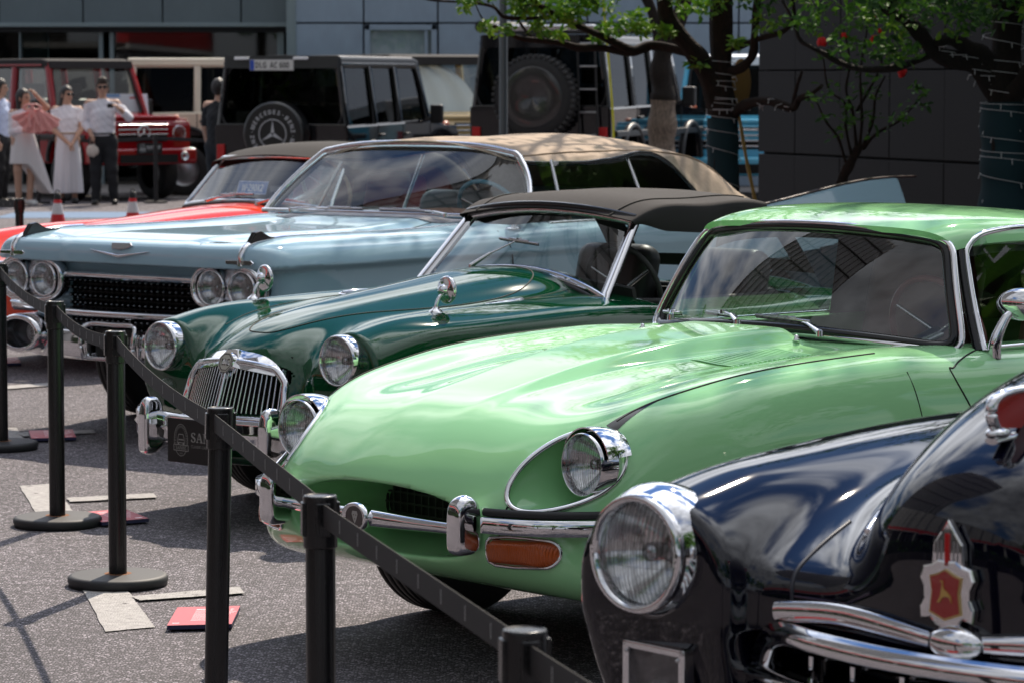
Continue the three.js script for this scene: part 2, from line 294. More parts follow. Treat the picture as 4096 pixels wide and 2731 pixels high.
const POSTS = [[-2.399, -15.058], [-1.769, -12.444], [-1.352, -10.954], [-0.782, -8.380, 0.0235, 0], [-0.395, -6.585], [0.020, -4.955]];
const POST_FAR = [-3.580, -23.413];
// ---------------------------------------------------------------- ground, bay markings, barrier posts
{
  const hash = (i, j) => { let h = (i * 374761393 + j * 668265263) | 0; h = Math.imul(h ^ (h >>> 13), 1274126177); return ((h ^ (h >>> 16)) >>> 0) / 4294967296; };
  const n = 1024, g = 110, cells = [];
  for (let j = 0; j < g; j++) for (let i = 0; i < g; i++) cells.push([i + hash(i, j) * 0.9, j + hash(i + 500, j) * 0.9, hash(i, j + 900)]);
  const H = new Float32Array(n * n), C = new Float32Array(n * n);
  for (let y = 0; y < n; y++) for (let x = 0; x < n; x++) {
    const u = x / n * g, v = y / n * g, ci = Math.floor(u), cj = Math.floor(v); let b1 = 9, b2 = 9, c = 0;
    for (let dj = -1; dj <= 1; dj++) for (let di = -1; di <= 1; di++) {
      const k = cells[((cj + dj + g) % g) * g + (ci + di + g) % g], ox = ci + di < 0 ? -g : ci + di >= g ? g : 0, oy = cj + dj < 0 ? -g : cj + dj >= g ? g : 0;
      const d = (k[0] + ox - u) ** 2 + (k[1] + oy - v) ** 2; if (d < b1) { b2 = b1; b1 = d; c = k[2]; } else if (d < b2) b2 = d;
    }
    const e = ss(0.02, 0.4, Math.sqrt(b2) - Math.sqrt(b1)); H[y * n + x] = e * (0.35 + 0.65 * c); C[y * n + x] = (0.38 + 0.62 * e) * (0.55 + 0.72 * c * c);
  }
  const map = tex(n, (i, j) => { const v = C[j * n + i], w = 1 + 0.22 * fbm(i / 90, j / 90, 3.3, 3), k = Math.min(250, 165 * v * w + 14); return [k * 1.0, k * 0.97, k * 1.0]; }, 1 / 1.1, true);
  const bump = tex(n, (i, j) => { const v = 255 * H[j * n + i]; return [v, v, v]; }, 1 / 1.1);
  const asphalt = new THREE.MeshStandardMaterial({ map, bumpMap: bump, bumpScale: 0.004, roughness: 0.85, color: L3(0.64, 0.62, 0.65), vertexColors: true });
  const P = new THREE.PlaneGeometry(240, 240, 400, 400); P.rotateX(-Math.PI / 2); const uv = P.attributes.uv; for (let i = 0; i < uv.count; i++) uv.setXY(i, uv.getX(i) * 240, uv.getY(i) * 240); P.translate(0, 0, -60);
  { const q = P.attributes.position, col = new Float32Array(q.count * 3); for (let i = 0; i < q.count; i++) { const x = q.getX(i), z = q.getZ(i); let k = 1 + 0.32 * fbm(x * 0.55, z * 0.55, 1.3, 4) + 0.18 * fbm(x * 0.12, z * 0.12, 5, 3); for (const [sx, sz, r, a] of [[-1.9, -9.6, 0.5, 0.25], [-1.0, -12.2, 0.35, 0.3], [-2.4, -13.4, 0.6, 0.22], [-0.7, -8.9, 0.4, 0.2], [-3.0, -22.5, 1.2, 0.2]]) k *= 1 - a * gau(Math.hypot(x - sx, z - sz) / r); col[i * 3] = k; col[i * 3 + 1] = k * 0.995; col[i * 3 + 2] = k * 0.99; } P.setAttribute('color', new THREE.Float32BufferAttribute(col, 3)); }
  structure('ground', P, asphalt);
  // worn white bay marks
  const wm = tex(512, (i, j) => { const a = 0.5 + fbm(i / 40, j / 40, 1, 5) + 0.4 * fbm(i / 6, j / 6, 4, 3), k = a > 0.16 ? 200 + 45 * fbm(i / 22, j / 22, 7, 4) : 105; return [k, k * 0.98, k * 0.96]; }, 1.4, true);
  const white = new THREE.MeshStandardMaterial({ map: wm, bumpMap: bump, bumpScale: 0.002, roughness: 0.8, color: L3(0.6, 0.6, 0.615) });
  const mark = (pts, y, lab) => {
    const raw = [];
    for (let a = 0; a < pts.length; a++) { const b = (a + 1) % pts.length; for (let s = 0; s < 14; s++) { const t = s / 14, j = s ? 0.003 : 0; raw.push([pts[a][0] + (pts[b][0] - pts[a][0]) * t + rr(-j, j), pts[a][1] + (pts[b][1] - pts[a][1]) * t + rr(-j, j)]); } }
    const g = new THREE.ShapeGeometry(new THREE.Shape(raw.map(p => new THREE.Vector2(p[0], -p[1])))); g.rotateX(-Math.PI / 2); g.translate(0, y, 0);
    const m = structure('bay_marking', g, white); if (lab) m.userData.label = lab; return m;
  };
  for (const m of MARKS) mark(m[1], m[0]);
  // red information boards lying on the ground
  const board = canvasTex(640, 420, (c, w, h) => {
    c.fillStyle = '#b23a4b'; c.fillRect(0, 0, w, h); c.fillStyle = '#f3d9dc';
    for (let i = 0; i < 9; i++) { const L = 120 + ((i * 7919) % 9) * 22; for (let x = 210; x < 210 + L + 120; x += 12) c.fillRect(x, 96 + i * 27, 8, 9); }
    c.fillRect(210, 60, 130, 12); c.fillRect(560, 70, 34, 10); c.fillRect(560, 96, 22, 10); c.fillRect(40, 366, 70, 10); c.font = 'bold 40px sans-serif'; c.fillRect(500, 350, 90, 26);
  });
  const bm = [new THREE.MeshStandardMaterial({ map: board, roughness: 0.55 }), std(0.02, 0.02, 0.07, 0.6)];
  CARDS.forEach((c, i) => {
    const [o, a, b, far] = c, W = V(a[0] - o[0], 0, a[1] - o[1]), H = V(b[0] - o[0], 0, b[1] - o[1]);
    const t = thing('information_board', ['red information board with white text lying flat beside the nearest bay mark', 'red information board lying behind the foot of the second nearest disc base', 'red information board lying beside the third bay mark from the front', 'small red board on the ground under the bumper of the pale blue car'][i], 'information board', [o[0], 0.008, o[1]], 0, 'red boards on the ground');
    const p = [V(0, 0, 0), W, W.clone().add(H), H], tri = (y, m) => { const g = new THREE.BufferGeometry(); g.setAttribute('position', new THREE.Float32BufferAttribute([...p[0].toArray(), ...p[1].toArray(), ...p[2].toArray(), ...p[0].toArray(), ...p[2].toArray(), ...p[3].toArray()].map((v, k) => k % 3 === 1 ? y : v), 3)); g.setAttribute('uv', new THREE.Float32BufferAttribute([0, 0, 1, 0, 1, 1, 0, 0, 1, 1, 0, 1], 2)); g.computeVertexNormals(); return g; };
    add('printed_face', tri(0.0135, 0), bm[0], t);
    const s = new THREE.Shape(p.map(v => new THREE.Vector2(v.x, -v.z))); const e = new THREE.ExtrudeGeometry(s, { depth: 0.012, bevelEnabled: false }); e.rotateX(-Math.PI / 2);
    add('board', e, bm[1], t);
  });
}
// crowd barrier posts and the belts between them
{
  const pm = tex(256, (i, j) => { const k = 150 + 60 * fbm(i / 20, j / 50, 2, 4); return [k, k, k]; });
  const black = new THREE.MeshStandardMaterial({ color: L3(0.007, 0.007, 0.008), roughness: 0.45, roughnessMap: pm }), disc = new THREE.MeshStandardMaterial({ color: L3(0.022, 0.022, 0.024), roughness: 0.62 }), web = new THREE.MeshStandardMaterial({ color: L3(0.012, 0.012, 0.013), roughness: 0.75, bumpMap: tex(64, (i, j) => { const v = ((i >> 2) + (j >> 2)) % 2 ? 210 : 60; return [v, v, v]; }, 40), bumpScale: 0.0006 });
  const tops = std(0.02, 0.02, 0.022, 0.22), rust = std(0.2, 0.08, 0.03, 0.9);
  const lt = (pr, n = 48) => new THREE.LatheGeometry(pr.map(p => new THREE.Vector2(...p)), n);
  function post(pos, lab, lean = [0, 0], group) {
    const t = thing('barrier_post', lab, 'barrier post', [pos[0], 0, pos[1]], Math.atan2(-0.55, 2.4) * 0, group);
    add('disc_base', lt([[0.0, 0.006], [0.158, 0.006], [0.168, 0.0], [0.168, 0.012], [0.172, 0.016], [0.172, 0.028], [0.166, 0.036], [0.155, 0.039], [0.04, 0.041], [0, 0.041]]), disc, t);
    const up = new THREE.Group();
    const bend = g => g.applyMatrix4(new THREE.Matrix4().makeShear(0, 0, lean[0], lean[1], 0, 0).setPosition(0, 0, 0));
    add('rust_ring', lt([[0.032, 0.0412], [0.045, 0.0418], [0.047, 0.0412]], 24), rust, t);
    add('pole', bend(lt([[0.0, 0.04], [0.031, 0.04], [0.031, 0.79], [0, 0.79]], 32)), black, t);
    const hd = add('belt_head', bend(merge([lt([[0, 0.765], [0.0345, 0.765], [0.0355, 0.768], [0.0355, 0.868], [0.034, 0.8725], [0.031, 0.8735], [0.0305, 0.8715], [0, 0.8715]], 36), ...[0, 1, 2, 3].map(i => T(box(0.012, 0.07, 0.03, 0.0335, 0.825, 0, 0.003), { r: [0, i * Math.PI / 2 + 0.23, 0] }))])), black, t);
    return t;
  }
  const PP = POSTS, labs = ['black barrier post cut by the left edge beside the chrome bumper of the blue car', 'black belt barrier post in front of the pale blue car, base beside a mark', 'black barrier post with rust round its foot, standing on the nearest bay mark', 'black barrier post in front of the dark green roadster grille, base out of frame', 'black barrier post in front of the light green coupe mouth', 'nearest black barrier post, only its head showing before the navy sedan'];
  PP.forEach((p, i) => post(p, labs[i], p[2] ? [p[2], p[3]] : [0, 0], 'belt barrier posts along the show cars'));
  post(POST_FAR, 'black barrier post at the left edge beside a red and white traffic cone', [0, 0], 'belt barrier posts along the show cars');
  const belt = (a, b, ya, yb, lab, sag = 0.02) => {
    const A = V(a[0], ya, a[1]), B = V(b[0], yb, b[1]), d = B.clone().sub(A), u = d.clone().setY(0).normalize(); A.addScaledVector(u, 0.034); B.addScaledVector(u, -0.034);
    const s = V(-u.z, 0, u.x), pts = []; for (let i = 0; i <= 8; i++) { const t = i / 8, p = A.clone().lerp(B, t); p.y -= sag * 4 * t * (1 - t); pts.push(p.toArray()); }
    const t = thing('barrier_belt', lab, 'barrier belt'); 
    add('webbing', sweep(pts, [[-0.0012, -0.0235], [0.0012, -0.0235], [0.0012, 0.0235], [-0.0012, 0.0235]], { n: 24 }), web, t);
    const tickG = new THREE.BoxGeometry(0.0035, 0.026, 0.0012), tickM = std(0.3, 0.3, 0.3, 0.7), cv = new THREE.CatmullRomCurve3(pts.map(p => V(...p))); for (let k = 1; k < 9; k++) { const p = cv.getPoint(k / 9); for (const sg of [1, -1]) { const m = add('printed_tick', tickG, tickM, t); m.position.set(p.x + s.x * 0.0016 * sg, p.y, p.z + s.z * 0.0016 * sg); m.rotation.y = Math.atan2(s.x, s.z); } }
    return t;
  };
  const bl = ['black webbing belt to the leftmost post, crossing the headlights of the pale blue car', 'black belt hanging before the chrome front bumper of the pale blue car', 'black belt sloping across the dark green roadster grille', 'black belt sloping before the nose of the light green coupe', 'nearest black belt, sloping low at the bottom of the photo'];
  for (let i = 0; i < 5; i++) belt(PP[i], PP[i + 1], 0.835, i === 3 ? 0.845 : 0.835, bl[i], [0.03, 0.03, 0.025, 0.0, 0.0][i]);
  belt(PP[5], [PP[5][0] + 0.32, PP[5][1] + 1.3], 0.83, 0.85, 'black belt running out of the photo from the nearest post', 0.0);
  belt([-4.25, -24.6], POST_FAR, 0.835, 0.835, 'black belt at the left edge behind the red roadster', 0.02);
}
// ---------------------------------------------------------------- pieces shared by the cars
const hashN = (i, j) => { let h = (i * 374761393 + j * 668265263) | 0; h = Math.imul(h ^ (h >>> 13), 1274126177); return ((h ^ (h >>> 16)) >>> 0) / 4294967296; };
const flute = tex(256, (i, j) => { const v = 127 + 90 * Math.sin(i / 256 * 2 * Math.PI * 16) + 30 * Math.sin(j / 256 * 2 * Math.PI * 3); return [v, v, v]; });
const ribs = tex(256, (i, j) => { const r = Math.hypot(i - 128, j - 128) / 128, v = 228 + 24 * Math.sin(i / 256 * 6.283 * (r < 0.45 ? 26 : 20)) - 26 * (Math.abs((j % 64) - 32) < 2 ? 1 : 0) - 30 * (hashN(i >> 4, j >> 5) > 0.75 ? 1 : 0); return [v, v, v]; }, 1, true);
M.flute = new THREE.MeshPhysicalMaterial({ color: L3(0.97, 0.98, 0.99), roughness: 0.02, transmission: 1, thickness: 0, ior: 1.5, map: ribs, bumpMap: flute, bumpScale: 0.0026 });
M.amberRib = M.amber.clone(); M.amberRib.bumpMap = tex(64, (i, j) => { const v = 127 + 120 * Math.sin(j / 64 * 6.283 * 8); return [v, v, v]; }, 1); M.amberRib.bumpScale = 0.004;
// a round headlight facing -x, in the car's own axes; R = outer radius of its rim
function headlight(car, pos, R, { yaw = 0, pitch = 0, rimDepth = 0.05, name = 'headlight', inner = 0.86, dome = 0.16, rim = M.chrome, label } = {}) {
  const g = new THREE.Group(); g.name = name; g.position.set(...pos); g.rotation.set(0, yaw, pitch); car.add(g); if (label) g.userData.label = label;
  const r = R * inner;
  add('rim', lathe([[rimDepth, R * 0.97], [0.012, R], [-0.004, R * 0.985], [-0.014, R * 0.95], [-0.012, r * 1.02], [0.004, r * 0.985], [0.02, r * 0.98]], 56), rim, g);
  const pr = []; for (let i = 0; i <= 12; i++) { const t = i / 12; pr.push([0.006 - R * dome * (1 - t * t), r * t]); }
  const lg = lathe(pr, 56), p = lg.attributes.position, uv = lg.attributes.uv; for (let i = 0; i < p.count; i++) uv.setXY(i, p.getZ(i) / (2 * r) + 0.5, p.getY(i) / (2 * r) + 0.5);
  add('lens', lg, M.flute, g);
  const bp = []; for (let i = 0; i <= 12; i++) { const t = i / 12; bp.push([0.012 + R * 0.62 * (1 - t * t), r * 0.985 * t]); }
  add('reflector', lathe(bp, 48), M.reflector, g);
  add('bulb_shield', lathe([[0.028, 0.0], [0.03, R * 0.15], [0.05, R * 0.17], [0.1 * R / 0.09, R * 0.12]], 20), M.satin, g);
  return g;
}
// a road wheel, axle along z, outer face towards +z
function wheel(car, pos, R, W, rimR, hub = M.chrome, s = 1) {
  const g = new THREE.Group(); g.name = 'wheel'; g.position.set(...pos); if (s < 0) g.rotation.y = Math.PI; car.add(g);
  const tp = [[-W / 2, rimR], [-W / 2 - 0.004, rimR + 0.02], [-W * 0.52, R - 0.05], [-W * 0.45, R - 0.012], [-W * 0.38, R]], pr = [...tp];
  for (let i = 0; i < 4; i++) { const c = -W * 0.26 + i * W * 0.173; pr.push([c - 0.006, R + 0.002], [c - 0.004, R - 0.008], [c + 0.004, R - 0.008], [c + 0.006, R + 0.002]); }
  pr.push(...tp.map(([a, b]) => [-a, b]).reverse());
  add('tyre', lathe(pr, 64).rotateY(Math.PI / 2), M.rubber, g);
  add('rim', lathe([[-W * 0.5, rimR + 0.006], [-W * 0.46, rimR + 0.004], [-W * 0.42, rimR - 0.02], [-W * 0.3, rimR - 0.03], [-W * 0.3, rimR * 0.6], [-W * 0.4, rimR * 0.4], [-W * 0.46, rimR * 0.2], [-W * 0.47, 0]].map(([a, b]) => [a, b]), 40).rotateY(Math.PI / 2), hub, g);
  return g;
}
// ray-placed line on an implicit body
const online = (f, pts, o = 0.0) => pts.map(([x, z]) => { const p = drop(f, x, z), n = nrm(f, p); return [p[0] + n.x * o, p[1] + n.y * o, p[2] + n.z * o]; });
const seam = (pts, r = 0.0028) => tube(pts, r, { m: 6, n: pts.length * 4 });
// wiper: arm and blade
function wiper(car, a, b, c0, c1, label) {
  const g = new THREE.Group(); g.name = 'wiper'; car.add(g); const up = 0.006;
  const A = V(...a), B = V(...b);
  add('arm', [rod(A.clone().add(V(0, -0.012, 0)).toArray(), A.clone().add(V(0, up, 0)).toArray(), 0.013, 0.011), rod(A.toArray(), A.clone().lerp(B, 0.42).add(V(0, 0.008, 0)).toArray(), 0.011, 0.007), rod(A.clone().lerp(B, 0.42).add(V(0, 0.008, 0)).toArray(), B.toArray(), 0.004, 0.0035), box(0.02, 0.012, 0.012, ...b)], M.chrome, g);
  add('blade', [rod(c0, c1, 0.006, 0.006, 6), rod(V(...c0).lerp(V(...c1), 0.25).add(V(0, 0.006, 0)).toArray(), V(...c0).lerp(V(...c1), 0.75).add(V(0, 0.006, 0)).toArray(), 0.004, 0.004, 6)], M.satin, g);
  add('rubber', rod(V(...c0).add(V(0.003, -0.005, 0)).toArray(), V(...c1).add(V(0.003, -0.005, 0)).toArray(), 0.004, 0.004, 6), M.rubber, g);
  return g;
}
function steering(car, pos, R, mat, tilt = 0.35) {
  const g = new THREE.Group(); g.name = 'steering_wheel'; g.position.set(...pos); g.rotation.set(0, Math.PI / 2, 0); car.add(g);
  const rim = new THREE.TorusGeometry(R, 0.0125, 10, 48); rim.rotateX(-tilt);
  add('rim', rim, mat, g); const c = Math.cos(tilt), s = Math.sin(tilt);
  add('spokes', [0, 1, 2].map(i => { const a = Math.PI / 2 + i * 2.094 + Math.PI; return rod([0, 0, 0], [R * Math.cos(a), R * Math.sin(a) * c, -R * Math.sin(a) * s], 0.009, 0.007, 8); }).concat([rod([0, 0, 0], [0, -0.3 * s, -0.35], 0.025, 0.03)]), M.satin, g);
  return g;
}
function seat(car, x, y, z, w, mat, hgt = 0.55) {
  const g = new THREE.Group(); g.name = 'seat'; g.position.set(x, y, z); car.add(g);
  const b = box(0.52, 0.18, w, 0, 0, 0, 0.07); add('cushion', b, mat, g);
  const k = new THREE.BufferGeometry().copy(box(0.15, hgt, w * 0.96, 0, hgt / 2, 0, 0.07)); k.rotateZ(-0.24); k.translate(0.25, 0.05, 0); add('backrest', k, mat, g);
  return g;
}
// ---------------------------------------------------------------- light green long-nosed coupe
{
  const car = thing('sports_coupe', 'light green long-nosed coupe with open chrome-rimmed headlights, in the middle of the row', 'sports car', [-0.222, 0, -9.536], 0.73304);
  const green = paint(0.31, 0.64, 0.31);
  const H0 = sp([[-0.34, 0.42], [-0.27, 0.525], [-0.18, 0.628], [-0.02, 0.742], [0.2, 0.805], [0.5, 0.85], [0.9, 0.88], [1.3, 0.893], [1.8, 0.885], [2.6, 0.88], [3.4, 0.8], [4.0, 0.62]]);
  const NZ = sp([[0, 0], [0.15, 0.004], [0.3, 0.025], [0.45, 0.05], [0.55, 0.085], [0.63, 0.135], [0.71, 0.23], [0.77, 0.38], [0.81, 0.6], [0.9, 1.2]]);
  const wp = sp([[-0.5, 0.72], [0.1, 0.78], [0.4, 0.815], [0.7, 0.83], [1.4, 0.83], [2.2, 0.825], [3.0, 0.8], [4.2, 0.62]]);
  const bw = sp([[-0.1, 0.15], [0.4, 0.18], [1.2, 0.235]]);
  const H = (x, az) => {
    const k = 1 - ss(0.0, 1.0, x) * 0.9, y = H0(Math.max(x - NZ(az) * k, -0.5));
    const r = ss(-0.12, 0.35, x), b = 0.047 * ss(-0.15, 1.1, x) * (1 - ss(1.27, 1.36, x));
    return y - 0.02 * gau((az - 0.42) / 0.13) * r * (1 - ss(1.2, 1.5, x)) + 0.012 * gau((az - 0.63) / 0.14) * r + b * (1 - ss(bw(x) - 0.05, bw(x) + 0.045, az)) - 0.02 * az * az * ss(1.2, 1.5, x);
  };
  const f0 = (x, y, z) => {
    const az = Math.abs(z), dy = Math.max(0, 0.46 - y), uy = Math.max(0, y - 0.56);
    const W = wp(x) - 0.45 * dy * dy - 0.3 * uy * uy - 0.02 * ss(0.6, 0.9, y);
    let f = smax((y - H(x, az)) * 0.86, az - W, 0.17);
    f = smax(f, (-0.268 + NZ(az) * (0.55 + 0.45 * ss(0.2, 0.6, y)) + 0.95 * dy * dy - x) * 0.8, 0.07);
    return smax(f, (0.2 + 0.1 * gau((x + 0.3) / 0.35)) - y, 0.16);
  };
  const mouth = (x, y, z) => { const a = Math.abs(z) / (0.42 - 0.1 * ss(-0.25, 0.3, x)), b = Math.abs(y - 0.432 - 0.02 * (1 - a * a)) / (0.098 - 0.02 * ss(-0.2, 0.3, x)); return smax((Math.pow(Math.pow(a, 2.6) + Math.pow(b, 2.6), 1 / 2.6) - 1) * 0.1, x - 0.35, 0.02); };
  // headlight recess: ellipse across the wing's front corner
  const D = [new THREE.Vector3(-0.72, 0.42, 0.42).normalize(), new THREE.Vector3(-0.72, 0.42, -0.42).normalize()];
  const C = V(-0.06, 0.625, 0.615), A1 = V(0.43, 0.19, 0.2).normalize(), A2 = V().crossVectors(D[0], A1).normalize(), A1o = V().crossVectors(A2, D[0]).normalize();
  const RA = 0.178, RB = 0.108;
  const scoop = (x, y, z) => {
    const q = [x - C.x, y - C.y, Math.abs(z) - C.z], u = q[0] * A1o.x + q[1] * A1o.y + q[2] * A1o.z, v = q[0] * A2.x + q[1] * A2.y + q[2] * A2.z, w = q[0] * D[0].x + q[1] * D[0].y + q[2] * D[0].z;
    const egg = 1 - 0.14 * Math.max(-1, Math.min(1, -u / RA)), k = Math.hypot(u / RA, v / (RB * egg)), bowl = -0.06 - 0.1 * (1 + u / RA);
    return smax((k - 1) * RB * 0.75, bowl * (1 - 0.55 * k * k) - w, 0.03);
  };
  const arch = (x, y, z, cx) => Math.max(Math.hypot(x - cx, y - 0.31) - 0.345, 0.5 - Math.abs(z));
  const cock = (x, y, z) => smax(smax(Math.abs(x - 2.15) - 0.68, Math.abs(z) - 0.6, 0.1), 0.38 - y, 0.1);
  const f = (x, y, z) => { let v = f0(x, y, z); v = smax(v, -mouth(x, y, z), 0.022); if (x < 0.4) v = Math.max(smax(v, -scoop(x, y, z), 0.012), -bore(x, y, z, 0.642, 0.648, 0.082, 0.05)); v = smax(v, -Math.min(arch(x, y, z, 0.66), arch(x, y, z, 3.1)), 0.02); return smax(v, -cock(x, y, z), 0.02); };
  add('body', implicit(f, [-0.34, 0.16, -0.87], [4.0, 1.0, 0.87], 0.011), green, car);
  add('floor_pan', box(3.0, 0.02, 1.0, 1.9, 0.2, 0), M.black, car);
  // headlights
  for (const s of [1, -1]) {
    const d = V(D[0].x, D[0].y, D[0].z * s), rim = loop(64, a => {
      const egg = 1 - 0.14 * -Math.cos(a), p = C.clone().addScaledVector(A1o, Math.cos(a) * RA).addScaledVector(A2, Math.sin(a) * RB * egg);
      p.z *= s; p.addScaledVector(d, 0.35); const h = hit(f0, p.toArray(), d.clone().negate().toArray(), 0.9), n = nrm(f0, h); return [h[0] + n.x * 0.002, h[1] + n.y * 0.002, h[2] + n.z * 0.002];
    });
    add('headlight_surround', tube(rim, 0.0085, { closed: true, n: 128, m: 8 }), M.chrome, car);
    const hl = headlight(car, [-0.008, 0.642, 0.648 * s], 0.094, { yaw: -0.06 * s, pitch: -0.03, inner: 0.9 });
    add('shell', lathe([[0.03, 0.09], [0.06, 0.085], [0.09, 0.07], [0.1, 0.0]]), green, hl);
    // chrome hood over the rear of the lamp
    const hood = grid((u, v) => { const a = (u - 0.5) * 2.7 + 1.57 + 0.0 * s, r = 0.103 - 0.02 * v * v, x = 0.0 + 0.1 * v; const wsh = 1 - 0.0 * v; return [x, Math.sin(a) * r * wsh + 0.012 * v, Math.cos(a) * r]; }, 30, 8, 0.004);
    add('chrome_hood', hood, M.chrome, hl);
  }
  // bumper, overriders, mouth bar with badge
  const bp = [[-0.018, -0.022], [0.006, -0.022], [0.019, -0.012], [0.023, 0], [0.019, 0.012], [0.006, 0.022], [-0.018, 0.022]];
  for (const s of [1, -1]) {
    const pts = []; for (let i = 0; i <= 10; i++) { const z = 0.45 + 0.375 * Math.sin(i / 10 * 1.45), x = -0.282 + NZ(z) * 0.92; pts.push([i === 10 ? x + 0.25 : Math.min(x, 0.5), 0.475, (z + 0.025) * s]); }
    add('bumper', sweep(pts, s > 0 ? bp.map(([a, b]) => [-a, b]).reverse() : bp, { n: 60 }), M.chrome, car);
    add('bumper_seal', sweep(pts.map(([x, y, z]) => [x + 0.012, y + 0.034, z - 0.012 * s]), circ(0.012, 8), { n: 60 }), M.rubber, car);
    const ov = (x, y, z) => { const t = Math.max(0, y - 0.47) / 0.085; return smax(smax(Math.abs(z) - 0.033, Math.abs(x + 0.012) - 0.045 + 0.006 * t * t, 0.03), smax(y - 0.56 + 7 * z * z + 6 * (x + 0.012) ** 2, 0.385 - y, 0.01), 0.05); };
    const og = implicit(ov, [-0.1, 0.36, -0.07], [0.1, 0.6, 0.07], 0.005); og.translate(-0.262, 0, 0.432 * s);
    add('overrider', og, M.chrome, car);
    // turn signal
    const pad = []; for (let i = 0; i <= 24; i++) { const a = -Math.PI / 2 + i / 24 * Math.PI; pad.push([0.64 + 0.035 * Math.cos(a), 0.4 + 0.038 * Math.sin(a)]); } pad.push([0.48, 0.434], [0.475, 0.4], [0.48, 0.366]);
    const onF = ([z, y], o) => { const h = hit(f0, [-0.8, y, z * s], [1, 0, 0]); return [h[0] - o, h[1], h[2] - 0 * s]; };
    const lensg = grid((u, v) => { const a = v * pad.length, i = Math.floor(a) % pad.length, fr = a - Math.floor(a), j = (i + 1) % pad.length, z0 = pad[i][0] + (pad[j][0] - pad[i][0]) * fr, y0 = pad[i][1] + (pad[j][1] - pad[i][1]) * fr, k = 1 - u * u; return onF([0.56 + (z0 - 0.56) * Math.min(1, k * 1.0), 0.4 + (y0 - 0.4) * k], -0.002 + 0.03 * Math.sin(Math.min(1, u * 1.6) * Math.PI / 2)); }, 8, 54);
    { const p = lensg.attributes.position, uv = lensg.attributes.uv; for (let i = 0; i < p.count; i++) uv.setXY(i, p.getY(i) * 20, p.getZ(i) * 22); } add('turn_signal', lensg, M.amberRib, car);
    add('signal_frame', tube(pad.map(p => onF(p, 0.004)), 0.006, { closed: true, n: 100, m: 8 }), M.chrome, car);
  }
  const barp = t => { const z = (t - 0.5) * 0.84; return [-0.285 + NZ(Math.abs(z)) * 0.6, 0.455, z]; };
  const bars = []; for (let i = 0; i <= 14; i++) bars.push(barp(i / 14));
  add('mouth_bar', sweep(bars, circ(0.021, 14, 0.023), { n: 70, scale: t => 0.72 + 0.42 * gau((t - 0.5) / 0.26) }), M.chrome, car);
  add('badge_surround', lathe([[0.02, 0.0], [0.015, 0.045], [-0.012, 0.05], [-0.024, 0.047], [-0.026, 0.04], [-0.018, 0.036], [-0.016, 0]], 40).scale(1, 0.88, 1.15).translate(-0.3, 0.457, 0), M.chrome, car);
  const badge = canvasTex(256, 256, (c, w) => { c.fillStyle = '#1a0508'; c.fillRect(0, 0, w, w); c.fillStyle = '#9a9a96'; c.beginPath(); c.moveTo(98, 60); c.lineTo(158, 60); c.lineTo(168, 95); c.lineTo(152, 150); c.lineTo(128, 205); c.lineTo(104, 150); c.lineTo(88, 95); c.fill(); c.fillStyle = '#2a0a0c'; for (const [x, y] of [[112, 105], [144, 105], [128, 150]]) c.fillRect(x - 7, y - 5, 14, 10); });
  const bd = new THREE.CircleGeometry(0.038, 32); bd.rotateY(-Math.PI / 2); bd.scale(1, 0.88, 1.15); bd.translate(-0.319, 0.457, 0);
  add('badge', bd, new THREE.MeshPhysicalMaterial({ map: badge, roughness: 0.3, clearcoat: 1, clearcoatRoughness: 0.02 }), car);
  add('radiator', box(0.03, 0.24, 0.8, 0.12, 0.42, 0), std(0.012, 0.02, 0.014, 0.7), car);
  add('grille_mesh', [...Array(24)].map((_, i) => box(0.006, 0.2, 0.006, 0.095, 0.42, -0.38 + i * 0.033)).concat([...Array(6)].map((_, i) => box(0.006, 0.006, 0.78, 0.094, 0.34 + i * 0.032, 0))), std(0.03, 0.04, 0.03, 0.5), car);
  // seams and brightwork of the bonnet
  for (const s of [1, -1]) {
    const w = []; for (let i = 0; i <= 16; i++) { const t = i / 16; w.push([0.13 + 1.03 * t, (0.635 + 0.06 * Math.sin(t * 1.57)) * s]); }
    add('wing_seam', seam(online(f0, w), 0.0034), M.seam, car);
    // dark flash running back from the lamp hood
    const fl = grid((u, v) => { const x = 0.1 + 0.2 * u, zz = (0.64 + 0.012 * u + (v - 0.5) * 0.035 * (1 - u)) * s, p = drop(f0, x, zz); return [p[0], p[1] + 0.0012, p[2]]; }, 10, 4);
    add('lamp_flash', fl, M.gloss, car);
    // door line
    const dl = []; for (let i = 0; i <= 12; i++) { const t = i / 12; const y = 0.84 - 0.38 * t, x = 1.425 + 0.07 * ss(0.0, 0.5, t); const p = side(f0, x, y, s); dl.push(p); }
    const top = []; for (let i = 0; i <= 6; i++) { const t = i / 6; const p = drop(f0, 1.68 - 0.24 * t, (0.69 + 0.08 * t) * s); top.push(p); }
    add('door_seam', seam([...top, ...dl], 0.003), M.seam, car);
    const sc = []; for (let i = 0; i <= 10; i++) sc.push(side(f0, 1.22 + 0.05 * Math.sin(i / 10 * 1.6), 0.84 - i * 0.05, s));
    add('bonnet_seam', seam(sc, 0.002), M.seam, car);
    const nv = []; for (let i = 0; i <= 6; i++) nv.push(hit(f0, [-0.8, 0.535 - i * 0.02, (0.52 - 0.002 * i) * s], [1, 0, 0])); add('nose_seam', seam(nv, 0.0025), M.seam, car);
